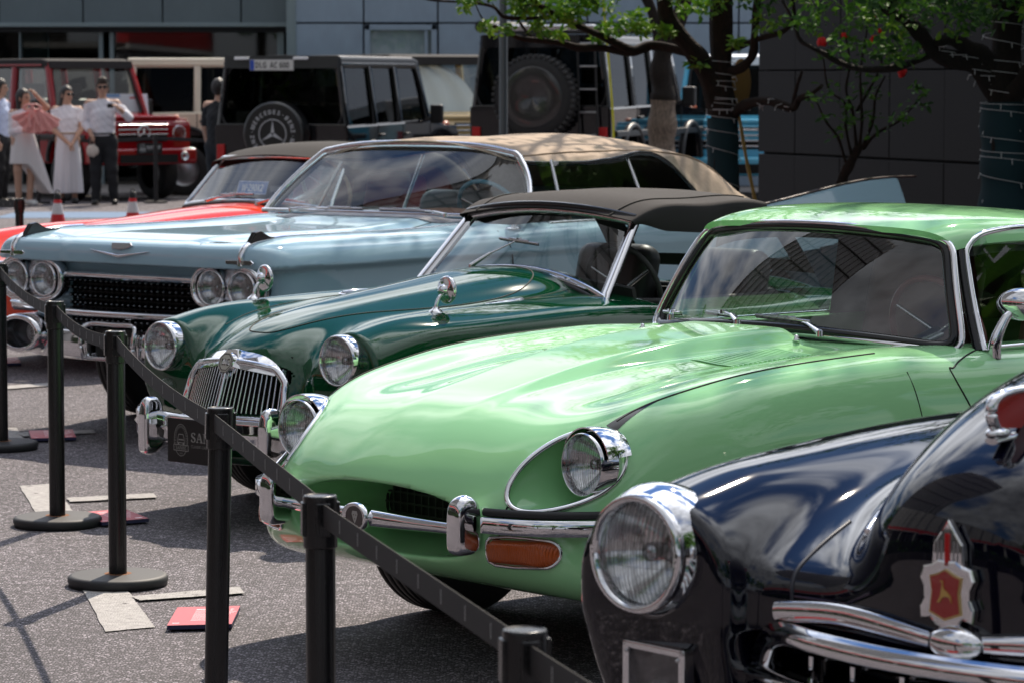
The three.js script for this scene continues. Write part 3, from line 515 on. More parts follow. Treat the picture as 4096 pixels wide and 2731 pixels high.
    // louvres
    const lv = []; for (let i = 0; i < 17; i++) {
      const x = 0.8 + i * 0.0215, z0 = 0.27 + 0.0 * i, z1 = 0.43, pts = []; for (let j = 0; j <= 6; j++) { const z = z0 + (z1 - z0) * j / 6; const p = drop(f0, x + 0.05 * (j / 6) * 0.5, z * s); pts.push([p[0], p[1] + 0.0015 - 0.003 * (j % 6 === 0 ? 1 : 0), p[2]]); }
      add('louvre', sweep(pts, [[-0.009, -0.003], [-0.007, 0.002], [-0.001, 0.004], [0.006, 0.003], [0.009, -0.001]], { n: 18 }), green, car);
    }
  }
  // windscreen
  const wb = z => [1.385 + 0.215 * (z / 0.7) ** 2 - 0.0 * z, 0.925 - 0.05 * (z / 0.7) ** 2, z], wt = z => [1.605 + 0.1 * (z / 0.54) ** 2, 1.247 - 0.038 * (z / 0.54) ** 2, z];
  const wsP = (u, v) => { const zb = (u - 0.5) * 1.36, zt = (u - 0.5) * 1.06, b = wb(zb), t = wt(zt), k = 4 * v * (1 - v); return [b[0] + (t[0] - b[0]) * v - 0.012 * k, b[1] + (t[1] - b[1]) * v + 0.01 * k, b[2] + (t[2] - b[2]) * v]; };
  add('windscreen', grid(wsP, 48, 24), M.glass, car);
  const edge = (o, n = 40) => { const p = []; for (let i = 0; i <= n; i++) p.push(wsP(i / n, 0)); for (let i = 1; i <= 16; i++) p.push(wsP(1, i / 16)); for (let i = n - 1; i >= 0; i--) p.push(wsP(i / n, 1)); for (let i = 15; i > 0; i--) p.push(wsP(0, i / 16)); return p.map(([x, y, z]) => { const k = 1 + o, cy = 1.08; return [x - 0.006, cy + (y - cy) * (1 + o * 1.5), z * k]; }); };
  const sm = p => { const q = [...p]; for (let it = 0; it < 4; it++) for (let i = 0; i < p.length; i++) { const a = q[(i + p.length - 1) % p.length], b = q[i], c = q[(i + 1) % p.length]; q[i] = [0, 1, 2].map(e => (a[e] + 2 * b[e] + c[e]) / 4); } return q; };
  add('windscreen_trim', tube(sm(edge(0.035)), 0.0115, { closed: true, n: 220, m: 8 }), M.chrome, car);
  add('windscreen_seal', tube(sm(edge(-0.012)), 0.017, { closed: true, n: 220, m: 8 }), M.gloss, car);
  // roof shell
  const R0 = sp([[1.58, 1.25], [1.7, 1.284], [1.9, 1.305], [2.2, 1.3], [2.6, 1.262], [3.0, 1.185], [3.4, 1.07], [3.9, 0.86]]), RW = sp([[1.6, 0.545], [1.9, 0.6], [2.4, 0.615], [3.0, 0.59], [3.9, 0.45]]);
  const rx = (u, z) => { const x0 = 1.595 + 0.1 * (z / 0.54) ** 2; return x0 + (3.9 - x0) * Math.pow(u, 1.15); };
  const roofP = (u, v) => { const k = (v - 0.5) * 2, x = rx(u, k * 0.54), w = RW(x), z = w * Math.sin(k * 1.42) / Math.sin(1.42), a = Math.abs(k); return [x, R0(x) - (0.052 - 0.0) * a * a - 0.05 * Math.pow(a, 7) + 0.004, z]; };
  add('roof', grid((u, v) => roofP(u, 1 - v), 60, 40, 0.02), green, car);
  // door glass frames, door glass, rear quarter
  for (const s of [1, -1]) {
    const fr = [[1.655, 0.875, 0.715], [1.68, 1.0, 0.655], [1.712, 1.12, 0.6], [1.735, 1.18, 0.572], [1.79, 1.222, 0.567], [1.9, 1.243, 0.574], [2.1, 1.247, 0.583], [2.4, 1.225, 0.59]].map(([x, y, z]) => [x, y, z * s]);
    add('door_frame', sweep(fr, circ(0.012, 8), { n: 70 }), M.chrome, car);
    add('pillar', sweep(fr.slice(0, 4).map(([x, y, z]) => [x - 0.016, y, z * 0.985]), circ(0.016, 8), { n: 30 }), M.gloss, car);
    add('door_glass', grid((u, v) => { const x = 1.67 + 0.02 * v * 4 + 0.85 * u, y0 = 0.885, y1 = 1.23 - 0.02 * Math.abs(u - 0.4), y = y0 + (y1 - y0) * v; return [x, y, (0.71 - 0.13 * v) * s]; }, 10, 6), M.glass, car);
    add('quarter_panel', grid((u, v) => { const x = 2.5 + 1.25 * u, y0 = 0.87, y1 = R0(x) - 0.06, y = y0 + (y1 - y0) * v; return [x, y, ((0.7 - 0.06 * u) * (1 - v) + v * RW(x) * 0.98) * s]; }, 14, 6, 0.02), green, car);
    add('belt_trim', sweep([[1.7, 0.885, 0.72 * s], [2.0, 0.886, 0.715 * s], [2.6, 0.885, 0.7 * s]], circ(0.007, 6), { n: 20 }), M.chrome, car);
  }
  for (const s of [1, -1]) add('side_lining', grid((u, v) => { const x = 2.4 + 1.26 * u, y0 = 0.6, y1 = R0(x) - 0.07, y = y0 + (y1 - y0) * v; return [x, y, ((0.662 - 0.06 * u) * (1 - v) + v * RW(x) * 0.93) * s]; }, 14, 6), std(0.05, 0.025, 0.025, 0.8), car);
  add('cabin_lining', [box(1.4, 0.3, 0.02, 2.15, 0.62, 0.585), box(1.4, 0.3, 0.02, 2.15, 0.62, -0.585), box(1.4, 0.02, 1.18, 2.15, 0.4, 0)], M.black, car);
  add('headliner', grid((u, v) => { const p = roofP(u * 0.8, v); return [p[0] + 0.03, p[1] - 0.035, p[2] * 0.95]; }, 20, 14), std(0.06, 0.06, 0.065, 0.9), car);
  // cabin
  add('dashboard', [T(box(0.14, 0.12, 1.22, 1.66, 0.83, 0, 0.04), {}), grid((u, v) => { const z = (v - 0.5) * 1.3, b = wb(z); return [b[0] + 0.02 + (1.72 - b[0]) * u, b[1] - 0.025, z * 0.97]; }, 6, 20)], std(0.02, 0.02, 0.022, 0.55), car);
  const hide = std(0.25, 0.115, 0.115, 0.5);
  for (const s of [1, -1]) seat(car, 2.25, 0.42, 0.36 * s, 0.5, hide, 0.66);
  steering(car, [1.85, 0.9, 0.36], 0.19, std(0.25, 0.06, 0.07, 0.3), 0.3);
  // wipers, washer jets, mirror
  wiper(car, [1.3, 0.945, -0.02], [1.42, 0.962, -0.2], [1.375, 0.955, -0.1], [1.475, 0.952, -0.33]);
  wiper(car, [1.345, 0.925, 0.3], [1.44, 0.955, 0.09], [1.4, 0.952, 0.21], [1.43, 0.957, -0.06]);
  wiper(car, [1.355, 0.94, -0.38], [1.48, 0.945, -0.5], [1.44, 0.945, -0.42], [1.54, 0.935, -0.6]);
  for (const [x, z] of [[1.28, 0.26], [1.34, -0.5]]) { const p = drop(f0, x, z); add('washer_jet', lathe([[0, 0], [0, 0.012], [-0.008, 0.012], [-0.012, 0.007], [-0.02, 0.007], [-0.022, 0]], 14).rotateZ(-Math.PI / 2).translate(...p), M.chrome, car); }
  const mg = new THREE.Group(); mg.name = 'door_mirror'; car.add(mg); const mb = drop(f0, 1.68, 0.735);
  add('mirror_stalk', [sweep([[mb[0], mb[1] - 0.01, mb[2]], [mb[0] - 0.005, mb[1] + 0.04, mb[2] + 0.01], [mb[0] + 0.03, mb[1] + 0.11, mb[2] + 0.02], [mb[0] + 0.06, mb[1] + 0.14, mb[2] + 0.03]], circ(0.014, 10), { n: 20, scale: t => 1.7 - 0.9 * t })], M.chrome, mg);
  const mh = new THREE.SphereGeometry(1, 32, 20); mh.scale(0.035, 0.052, 0.085); mh.rotateY(0.35); mh.translate(mb[0] + 0.075, mb[1] + 0.155, mb[2] + 0.05); add('mirror_head', mh, M.chrome, mg);
  for (const s of [1, -1]) { wheel(car, [0.62, 0.318, 0.63 * s], 0.318, 0.18, 0.2, M.chrome, s); wheel(car, [3.1, 0.318, 0.63 * s], 0.318, 0.18, 0.2, M.chrome, s); }
}
// ---------------------------------------------------------------- dark green roadster
const plateCanvas = (fg, bg, emblem) => canvasTex(720, 340, (c, w, h) => {
  c.fillStyle = bg; c.fillRect(0, 0, w, h); c.strokeStyle = c.fillStyle = fg; c.lineWidth = 5;
  c.beginPath(); c.ellipse(160, 165, 82, 128, 0, 0, 7); c.stroke(); c.lineWidth = 2; c.beginPath(); c.ellipse(160, 150, 58, 88, 0, 0, 7); c.stroke();
  c.beginPath(); c.moveTo(122, 150); c.lineTo(134, 118); c.lineTo(186, 118); c.lineTo(198, 150); c.lineTo(202, 186); c.lineTo(118, 186); c.closePath(); c.lineWidth = 6; c.stroke(); c.fillRect(130, 156, 60, 10); c.fillRect(120, 186, 18, 16); c.fillRect(182, 186, 18, 16);
  c.fillStyle = bg; c.fillRect(72, 204, 176, 46); c.strokeRect(72, 204, 176, 46); c.fillStyle = fg; c.font = 'bold 36px serif'; c.textAlign = 'center'; c.fillText('SANHE', 160, 240); c.font = '20px serif'; c.fillText('1995', 160, 280);
  for (let i = 0; i < 22; i++) { const a = Math.PI * (0.85 + 1.3 * i / 21); c.fillRect(160 + 70 * Math.cos(a) - 3, 160 + 108 * Math.sin(a) - 4, 6, 9); }
  c.textAlign = 'left'; c.font = 'bold 108px serif'; c.save(); c.translate(280, 172); c.scale(1.02, 1); c.fillText('SANHE', 0, 0); c.restore(); c.font = '31px serif'; c.fillText('CLASSIC CAR MUSEUM', 282, 218); c.font = 'bold 44px sans-serif';
  [...'三和老爷车博物馆'].forEach((ch, i) => c.fillText(ch, 282 + i * 48, 280));
});
{
  const car = thing('roadster', 'dark green roadster with upright chrome grille and black soft top, second in the row', 'sports car', [-1.034, 0, -12.56], 0.81332);
  const green = paint(0.001, 0.045, 0.016);
  const wt = sp([[-0.1, 0.755], [0.02, 0.765], [0.2, 0.797], [0.5, 0.82], [1.0, 0.83], [1.6, 0.815], [2.1, 0.78], [2.8, 0.8], [3.3, 0.72], [3.7, 0.5]]);
  const ht = sp([[-0.2, 0.52], [-0.06, 0.662], [0.05, 0.735], [0.2, 0.79], [0.5, 0.846], [1.0, 0.905], [1.5, 0.94], [1.8, 0.9], [2.4, 0.8], [3.2, 0.82], [3.75, 0.55]]);
  const hw = sp([[-0.2, 0.25], [0, 0.3], [0.3, 0.36], [0.8, 0.45], [1.5, 0.58], [2.4, 0.6], [3.7, 0.5]]);
  const hb = sp([[-0.1, 0.46], [0.05, 0.63], [0.25, 0.742], [0.55, 0.785], [0.9, 0.8], [1.6, 0.805], [2.4, 0.76], [3.2, 0.74], [3.75, 0.5]]);
  const W = sp([[-0.1, 0.6], [0.3, 0.695], [0.8, 0.73], [1.5, 0.72], [2.3, 0.71], [3.0, 0.73], [3.7, 0.62]]);
  const f0 = (x, y, z) => {
    const a = Math.abs(z);
    // wing
    const wr = Math.max(0.04, wt(x) - 0.6), ww = 0.155 + 0.05 * ss(0, 1.2, x);
    let g = (Math.hypot((a - (0.525 - 0.015 * ss(0, 1, x))) / ww, Math.max(0, y - 0.6) / wr + Math.max(0, 0.6 - y) / 0.34) - 1) * 0.14;
    g = smax(g, 0.04 - x - 0.4 * Math.max(0, 0.56 - y) ** 2 + 0.5 * Math.max(0, 0.5 - y) - 0, 0.035);
    // bonnet hump and nose
    const k = Math.pow(Math.pow(a / hw(x), 2.5) + Math.pow(Math.max(0, y - 0.42) / Math.max(0.05, ht(x) - 0.42), 2.5), 0.4);
    let b = (k - 1) * 0.26; b = smax(b, (-0.068 - Math.max(0, 0.66 - y) * 0.34 + 0.9 * a * a - x) * 0.85, 0.07);
    // lower body
    let c = smax(y - hb(x), a - W(x) + 0.5 * (y - 0.52) ** 2, 0.1); c = smax(c, 0.02 + 0.55 * Math.max(0, 0.42 - y) + 0.8 * Math.max(0, a - 0.4) ** 2 - x, 0.08);
    let v = smin(smin(g, c, 0.1), b, 0.075);
    return smax(v, 0.24 - y, 0.12);
  };
  const arch = (x, y, z, cx) => Math.max(Math.hypot(x - cx, y - 0.31) - 0.34, 0.46 - Math.abs(z));
  const cock = (x, y, z) => smax(smax(Math.abs(x - 2.15 - 0.02) - 0.5, Math.abs(z) - 0.63 - 0.3 * Math.max(0, y - 0.75), 0.12), 0.36 - y, 0.08);
  const dip = (x, y, z) => smax(Math.abs(x - 1.98) - 0.34, 0.775 + 0.1 * ss(0.2, 0.34, Math.abs(x - 1.98)) - y, 0.05);
  const gl = (x, y, z) => { const a = Math.abs(z), w = 0.25 + (0.64 - y) * 0.1; return smax(smax(a - w, Math.max(y - 0.632 + 0.35 * a * a, 0.44 - y), 0.05), Math.abs(x + 0.1) - 0.14, 0.01); };
  const f = (x, y, z) => { let v = f0(x, y, z); if (x < 0.2) v = Math.max(smax(v, -gl(x, y, z), 0.008), -bore(x, y, z, 0.662, 0.515, 0.088)); v = smax(v, -Math.min(arch(x, y, z, 0.7), arch(x, y, z, 3.05)), 0.02); v = smax(v, -cock(x, y, z), 0.03); return smax(v, -dip(x, y, z), 0.03); };
  add('body', implicit(f, [-0.3, 0.2, -0.78], [3.75, 1.0, 0.78], 0.0115), green, car);
  add('floor_pan', box(3.2, 0.02, 1.0, 1.9, 0.24, 0), M.black, car);
  // lamps
  for (const s of [1, -1]) {
    headlight(car, [0.0, 0.662, 0.515 * s], 0.1, { rimDepth: 0.06, inner: 0.88, dome: 0.2 });
    const pl = hit(f0, [-0.6, 0.5, 0.5 * s], [1, 0, 0]);
    add('parking_lamp', lathe([[0.01, 0.038], [0, 0.04], [-0.006, 0.036], [-0.03, 0.024], [-0.04, 0]], 24).translate(...pl), M.lens, car);
  }
  // grille: shell, spine, bars, badge
  const gx = (y, z) => -0.078 - Math.max(0, 0.66 - y) * 0.34 + 0.9 * z * z;
  const outline = (o, n = 16) => {
    const P = [], w = y => 0.25 + (0.64 - y) * 0.1 + o, yt = z => 0.624 + o * 0.9 - 0.45 * z * z, r = 0.05;
    for (let i = 0; i <= n; i++) { const z = -(w(0.6) - r) + i / n * 2 * (w(0.6) - r); P.push([yt(z), z]); }
    const cr = [[yt(w(0.6)) - r * 0.8, w(0.6)], [0.53, w(0.53)], [0.47 - o, w(0.46)], [0.438 - o, w(0.44) - 0.04]]; P.push(...cr); for (let i = 1; i < 6; i++) P.push([0.436 - o, (w(0.44) - 0.04) * (1 - i / 3)]); P.push(...cr.reverse().map(([y, z]) => [y, -z])); return P;
  };
  const oo = outline(0.014).map(([y, z]) => [gx(y, z) - 0.004, y, z]);
  add('grille_shell', sweep(oo, circ(0.015, 12, 0.015), { closed: true, n: 200, up: [-1, 0.3, 0] }), M.chrome, car);
  // chrome crown over the grille
  add('grille_crown', grid((u, v) => { const z = (v - 0.5) * 0.45, q = Math.max(0, 1 - Math.pow(Math.abs(z) / 0.225, 3)), ex = gx(0.66, z) + 0.004 + 0.026 * q, up = drop(f0, ex, z), lo = [gx(0.62, z) - 0.016, 0.612 - 0.45 * z * z], rg = gau(z / (0.05 - 0.015 * u)) * 0.022 * (0.5 + 0.5 * Math.sin(Math.min(1, 0.25 + u) * 1.57)) * (1 - 0.7 * u); return [lo[0] + (ex - lo[0]) * u - rg * 0.6, lo[1] + (Math.max(lo[1] + 0.004, up[1] + 0.005) - lo[1]) * Math.pow(u, 0.7) + rg, z]; }, 16, 80, 0.006), M.chrome, car);
  for (let i = 0; i < 27; i++) {
    const k = i - 13; if (k === 0) continue; const z = k * 0.0185, ytop = 0.64 - 0.45 * z * z, q = t => 0.444 + (ytop - 0.444) * t, zz = y => z * (1 + (0.64 - y) * 0.42), px = y => gx(y, zz(y)) + 0.012 - 0.02 * (1 - Math.abs(z) / 0.22);
    add('grille_bar', sweep([0, 0.33, 0.66, 1].map(t => [px(q(t)), q(t), zz(q(t))]), [[-0.0022, -0.009], [0.0022, -0.009], [0.003, 0.009], [0, 0.0115], [-0.003, 0.009]], { n: 9, up: [-1, 0, 0] }), M.chrome, car);
  }
  add('grille_spine', sweep([0, 0.5, 1].map(t => [gx(0.445 + 0.17 * t, 0) - 0.014, 0.445 + 0.17 * t, 0]), circ(0.008, 8), { n: 8 }), M.chrome, car);
  add('grille_back', grid((u, v) => { const y = 0.42 + 0.24 * u, z = (v - 0.5) * 0.46; return [gx(y, z) + 0.06, y, z]; }, 4, 4), M.black, car);
  const mg = canvasTex(256, 256, (c, w) => { c.fillStyle = '#b9b7ad'; c.fillRect(0, 0, w, w); c.fillStyle = '#16100e'; c.strokeStyle = '#16100e'; c.lineWidth = 12; c.beginPath(); for (let i = 0; i < 8; i++) { const a = Math.PI / 8 + i * Math.PI / 4; c[i ? 'lineTo' : 'moveTo'](128 + 108 * Math.cos(a), 128 + 108 * Math.sin(a)); } c.closePath(); c.stroke(); c.font = 'bold 118px sans-serif'; c.textAlign = 'center'; c.save(); c.translate(128, 170); c.scale(0.86, 1); c.fillText('MG', 0, 0); c.restore(); });
  const oct = new THREE.CylinderGeometry(0.044, 0.047, 0.014, 8); oct.rotateY(Math.PI / 8); oct.rotateZ(Math.PI / 2); oct.rotateZ(-0.33); oct.translate(-0.108, 0.633, 0);
  const gb = new THREE.Group(); gb.name = 'badge'; car.add(gb);
  const shield = poly([[-0.03, 0.045], [0.03, 0.045], [0.05, 0.0], [0.04, -0.045], [0.012, -0.07], [-0.012, -0.07], [-0.04, -0.045], [-0.05, 0.0]], 0.014, 0.004); shield.rotateY(-Math.PI / 2); shield.rotateZ(-0.33); shield.translate(-0.078, 0.632, 0); add('badge_shield', shield, M.chrome, gb);
  add('badge_rim', oct, M.chrome, gb);
  const of = new THREE.CircleGeometry(0.041, 8, Math.PI / 8); of.rotateY(-Math.PI / 2); of.rotateZ(-0.33); of.translate(-0.1165, 0.636, 0); add('badge_face', of, new THREE.MeshStandardMaterial({ map: mg, roughness: 0.35 }), gb);
  // bumper, overriders, plate
  const bx = z => -0.215 + 0.42 * z * z, bpts = []; for (let i = 0; i <= 12; i++) { const z = -0.62 + i / 12 * 1.24; bpts.push([bx(z) + (i % 12 === 0 ? 0.05 : 0), 0.37, z]); }
  add('bumper', sweep(bpts, [[-0.0, -0.06], [0.016, -0.058], [0.024, -0.04], [0.022, -0.012], [0.03, 0.0], [0.022, 0.012], [0.024, 0.04], [0.016, 0.058], [0, 0.06], [-0.012, 0.05], [-0.012, -0.05]], { n: 80 }), M.chrome, car);
  for (const s of [1, -1]) {
    const og = implicit((x, y, z) => smax(smax(Math.abs(z) - 0.031 + 0.12 * Math.max(0, y - 0.4), Math.abs(x) - 0.05 + 0.35 * Math.max(0, y - 0.42) ** 1 * 0.5, 0.03), smax(y - 0.488 + 6 * z * z, 0.255 - y + 0.5 * Math.max(0, x), 0.02), 0.05), [-0.1, 0.22, -0.06], [0.1, 0.53, 0.06], 0.006);
    og.translate(bx(0.35) - 0.035, 0, 0.35 * s); add('overrider', og, M.chrome, car);
  }
  const pt = plateCanvas('#8f8f8c', '#101011'), pf = new THREE.PlaneGeometry(0.345, 0.163); pf.rotateY(-Math.PI / 2); pf.translate(-0.2725, 0.335, 0.01);
  const pl = new THREE.Group(); pl.name = 'number_plate'; car.add(pl); add('plate', box(0.008, 0.172, 0.355, -0.268, 0.335, 0.01, 0.003), std(0.008, 0.008, 0.009, 0.4), pl); add('plate_face', pf, new THREE.MeshStandardMaterial({ map: pt, roughness: 0.45 }), pl);
  // bonnet lid seam, wing seams, door seams, vents, mirrors
  const lid = loop(40, a => { const c = Math.cos(a), s = Math.sin(a), x = 0.76 - c * 0.7, w = 0.185 + 0.2 * ss(0.1, 1.3, x); return [x, Math.sign(s) * Math.pow(Math.abs(s), 0.62) * w]; });
  add('bonnet_seam', tube(online(f0, lid), 0.0032, { closed: true, m: 6, n: 160 }), M.seam, car);
  for (const s of [1, -1]) {
    const ws = []; for (let i = 0; i <= 12; i++) ws.push([0.22 + i * 0.105, (0.375 + 0.05 * Math.sin(i / 12 * 3)) * s]); add('wing_seam', seam(online(f0, ws), 0.0022), M.seam, car);
    const d = []; for (let i = 0; i <= 8; i++) d.push(side(f0, 1.62, 0.79 - i * 0.05, s)); add('door_seam', seam(d, 0.003), M.seam, car);
    const vp = drop(f0, 1.02, 0.42 * s), vn = nrm(f0, vp), q = new THREE.Quaternion().setFromUnitVectors(V(0, 1, 0), vn);
    const vent = new THREE.Group(); vent.name = 'bonnet_vent'; vent.position.set(...vp); vent.quaternion.copy(q); vent.rotateY(0.1 * s); car.add(vent);
    add('vent_rim', T(new THREE.TorusGeometry(1, 0.09, 8, 40), { r: [Math.PI / 2, 0, 0], s: [0.105, 0.05, 0.06] }), M.chrome, vent);
    add('vent_back', T(new THREE.CylinderGeometry(1, 1, 0.004, 32), { s: [0.105, 1, 0.05] }), M.black, vent);
    for (const dz of [-0.024, -0.008, 0.008, 0.024]) add('vent_slat', box(0.19 * Math.sqrt(1 - (dz / 0.05) ** 2), 0.007, 0.006, 0, 0.004, dz), M.chrome, vent);
    const m = new THREE.Group(); m.name = 'wing_mirror'; const mb = drop(f0, s > 0 ? 0.5 : 0.52, 0.54 * s); m.position.set(...mb); car.add(m);
    add('mirror_foot', lathe([[0.004, 0.03], [-0.006, 0.024], [-0.012, 0.013], [-0.02, 0.01]], 20).rotateZ(-Math.PI / 2).rotateZ(0), M.chrome, m);
    add('mirror_stalk', sweep([[0, 0.0, 0], [0.005, 0.03, 0], [0.02, 0.055, 0], [0.05, 0.075, 0]], circ(0.007, 8), { n: 14 }), M.chrome, m);
    const hd = lathe([[0.016, 0], [0.016, 0.052], [0.01, 0.056], [0.002, 0.055], [-0.003, 0.048], [-0.005, 0.026], [-0.014, 0.021], [-0.028, 0.017], [-0.032, 0.0]], 40); hd.rotateY(-0.15); hd.translate(0.055, 0.082, 0); add('mirror_head', hd, M.chrome, m);
  }
  // windscreen
  const wb = z => [1.525 - 0.28 * z * z * 0.5, 0.936 - 0.34 * z * z, z], wtp = z => [1.705 + 0.2 * z * z, 1.172 - 0.19 * z * z, z];
  const wsP = (u, v) => { const b = wb((u - 0.5) * 1.1), t = wtp((u - 0.5) * 0.95); return [0, 1, 2].map(e => b[e] + (t[e] - b[e]) * v); };
  add('windscreen', grid(wsP, 40, 10), M.glass, car);
  const strip = f => Array.from({ length: 17 }, (_, i) => f(i / 16));
  add('windscreen_top_rail', sweep(strip(t => wsP(t, 1)), circ(0.012, 8, 0.016), { n: 40 }), M.chrome, car);
  add('windscreen_bottom_rail', sweep(strip(t => wsP(t, -0.02)), circ(0.013, 8, 0.016), { n: 40 }), M.chrome, car);
  add('scuttle_seal', sweep(strip(t => { const p = wsP(t, -0.05); return [p[0] - 0.025, p[1] - 0.012, p[2] * 1.02]; }), circ(0.012, 8), { n: 40 }), M.rubber, car);
  for (const e of [0, 1]) add('windscreen_post', sweep([-0.06, 0.3, 0.7, 1.03].map(t => wsP(e, t)), [[-0.022, -0.012], [0.022, -0.012], [0.02, 0.012], [-0.02, 0.012]], { n: 12, up: [1, 0, 0] }), M.chrome, car);
  // soft top
  const cloth = new THREE.MeshStandardMaterial({ color: L3(0.02, 0.018, 0.02), roughness: 0.92, bumpMap: tex(128, (i, j) => { const v = 128 + 60 * Math.sin(i * 1.6) * Math.sin(j * 1.6) + 40 * (hashN(i, j) - 0.5); return [v, v, v]; }, 60), bumpScale: 0.0008 });
  const ry = sp([[1.68, 1.188], [1.8, 1.228], [2.0, 1.25], [2.4, 1.248], [2.6, 1.22], [2.85, 1.05], [3.0, 0.86]]), rz = sp([[1.68, 0.5], [2.0, 0.545], [2.45, 0.57], [3.0, 0.6]]);
  const topP = (u, v) => { const x = 1.675 + 0.83 * u, k = (v - 0.5) * 2, a = Math.abs(k), y = ry(x), w = rz(x); const e = Math.min(1, a / 0.72), dr = Math.max(0, a - 0.72) / 0.28; const fold = 0.012 * Math.sin(x * 17 + k * 5) * dr * ss(0.2, 0.6, u); return [x + 0.045 * k * k * (1 - u), y - 0.045 * e * e - (y - 0.045 - (1.085 + 0.04 * (1 - ss(0, 0.25, u)))) * dr + 0.006 * Math.sin(u * 9) * e, Math.sign(k) * (w * Math.min(1, e) + 0.03 * dr * (1 - dr) + fold)]; };
  add('soft_top', grid((u, v) => topP(u, 1 - v), 60, 56, 0.004), cloth, car);
  add('header_rail', sweep(strip(t => { const p = wtp((t - 0.5) * 0.98); return [p[0] - 0.012, p[1] + 0.022, p[2]]; }), circ(0.013, 8, 0.018), { n: 40 }), M.gloss, car);
  for (const s of [1, -1]) add('roof_seam', sweep(strip(t => { const p = topP(t, s > 0 ? 0.78 : 0.22); return [p[0], p[1] + 0.003, p[2]]; }), circ(0.003, 6), { n: 30 }), M.seam, car);
  // rear curtain with a clear panel
  const rc = (u, v) => { const k = (u - 0.5) * 2, x = 2.53 + 0.42 * v - 0.12 * k * k * v, y = 1.235 - 0.36 * Math.pow(v, 1.4); return [x, y - 0.06 * k * k * (1 - v), k * (0.55 + 0.04 * v)]; };
  const part = (u0, u1, v0, v1) => grid((u, v) => rc(u0 + (u1 - u0) * u, v0 + (v1 - v0) * v), 14, 8);
  add('rear_curtain', [part(0, 1, 0, 0.3), part(0, 1, 0.88, 1), part(0, 0.12, 0.3, 0.88), part(0.88, 1, 0.3, 0.88)], cloth, car);
  add('clear_panel', part(0.12, 0.88, 0.3, 0.88), new THREE.MeshPhysicalMaterial({ color: L3(0.75, 0.82, 0.85), roughness: 0.12, transmission: 0.85, thickness: 0 }), car);
  // cabin
  add('cockpit_trim', [box(1.0, 0.02, 1.2, 2.15, 0.4, 0), box(0.02, 0.4, 1.2, 2.6, 0.6, 0), grid((u, v) => [1.62 + 0.06 * u, 0.9 - 0.22 * u - 0.15 * (v - 0.5) ** 2, (v - 0.5) * 1.15], 4, 12, 0.02)], std(0.012, 0.012, 0.013, 0.7), car);
  add('cockpit_rail', tube(loop(36, a => { const x = 2.17 + 0.5 * Math.sign(Math.cos(a)) * Math.pow(Math.abs(Math.cos(a)), 0.5), z = 0.64 * Math.sign(Math.sin(a)) * Math.pow(Math.abs(Math.sin(a)), 0.45); const p = drop((a, b, c) => Math.min(f(a, b, c), 0.5 - 0 * a > 9 ? 0 : b - 0.3), x, z); return [x, Math.max(p[1], 0.79) + 0.012, z]; }), 0.016, { closed: true, n: 120 }), M.rubber, car);
  const hide = std(0.015, 0.015, 0.016, 0.45);
  for (const s of [1, -1]) seat(car, 2.2, 0.45, 0.32 * s, 0.46, hide, 0.5);
  steering(car, [1.84, 0.84, 0.34], 0.2, M.rubber, 0.3);
  wiper(car, [1.46, 0.935, -0.2], [1.57, 1.05, -0.02], [1.565, 1.052, -0.13], [1.56, 1.035, 0.1]);
  wiper(car, [1.46, 0.92, 0.1], [1.49, 0.9, 0.33], [1.48, 0.912, 0.24], [1.475, 0.862, 0.45]);
  for (const s of [1, -1]) { wheel(car, [0.7, 0.31, 0.6 * s], 0.31, 0.15, 0.19, M.chrome, s); wheel(car, [3.05, 0.31, 0.6 * s], 0.31, 0.15, 0.19, M.chrome, s); }
}
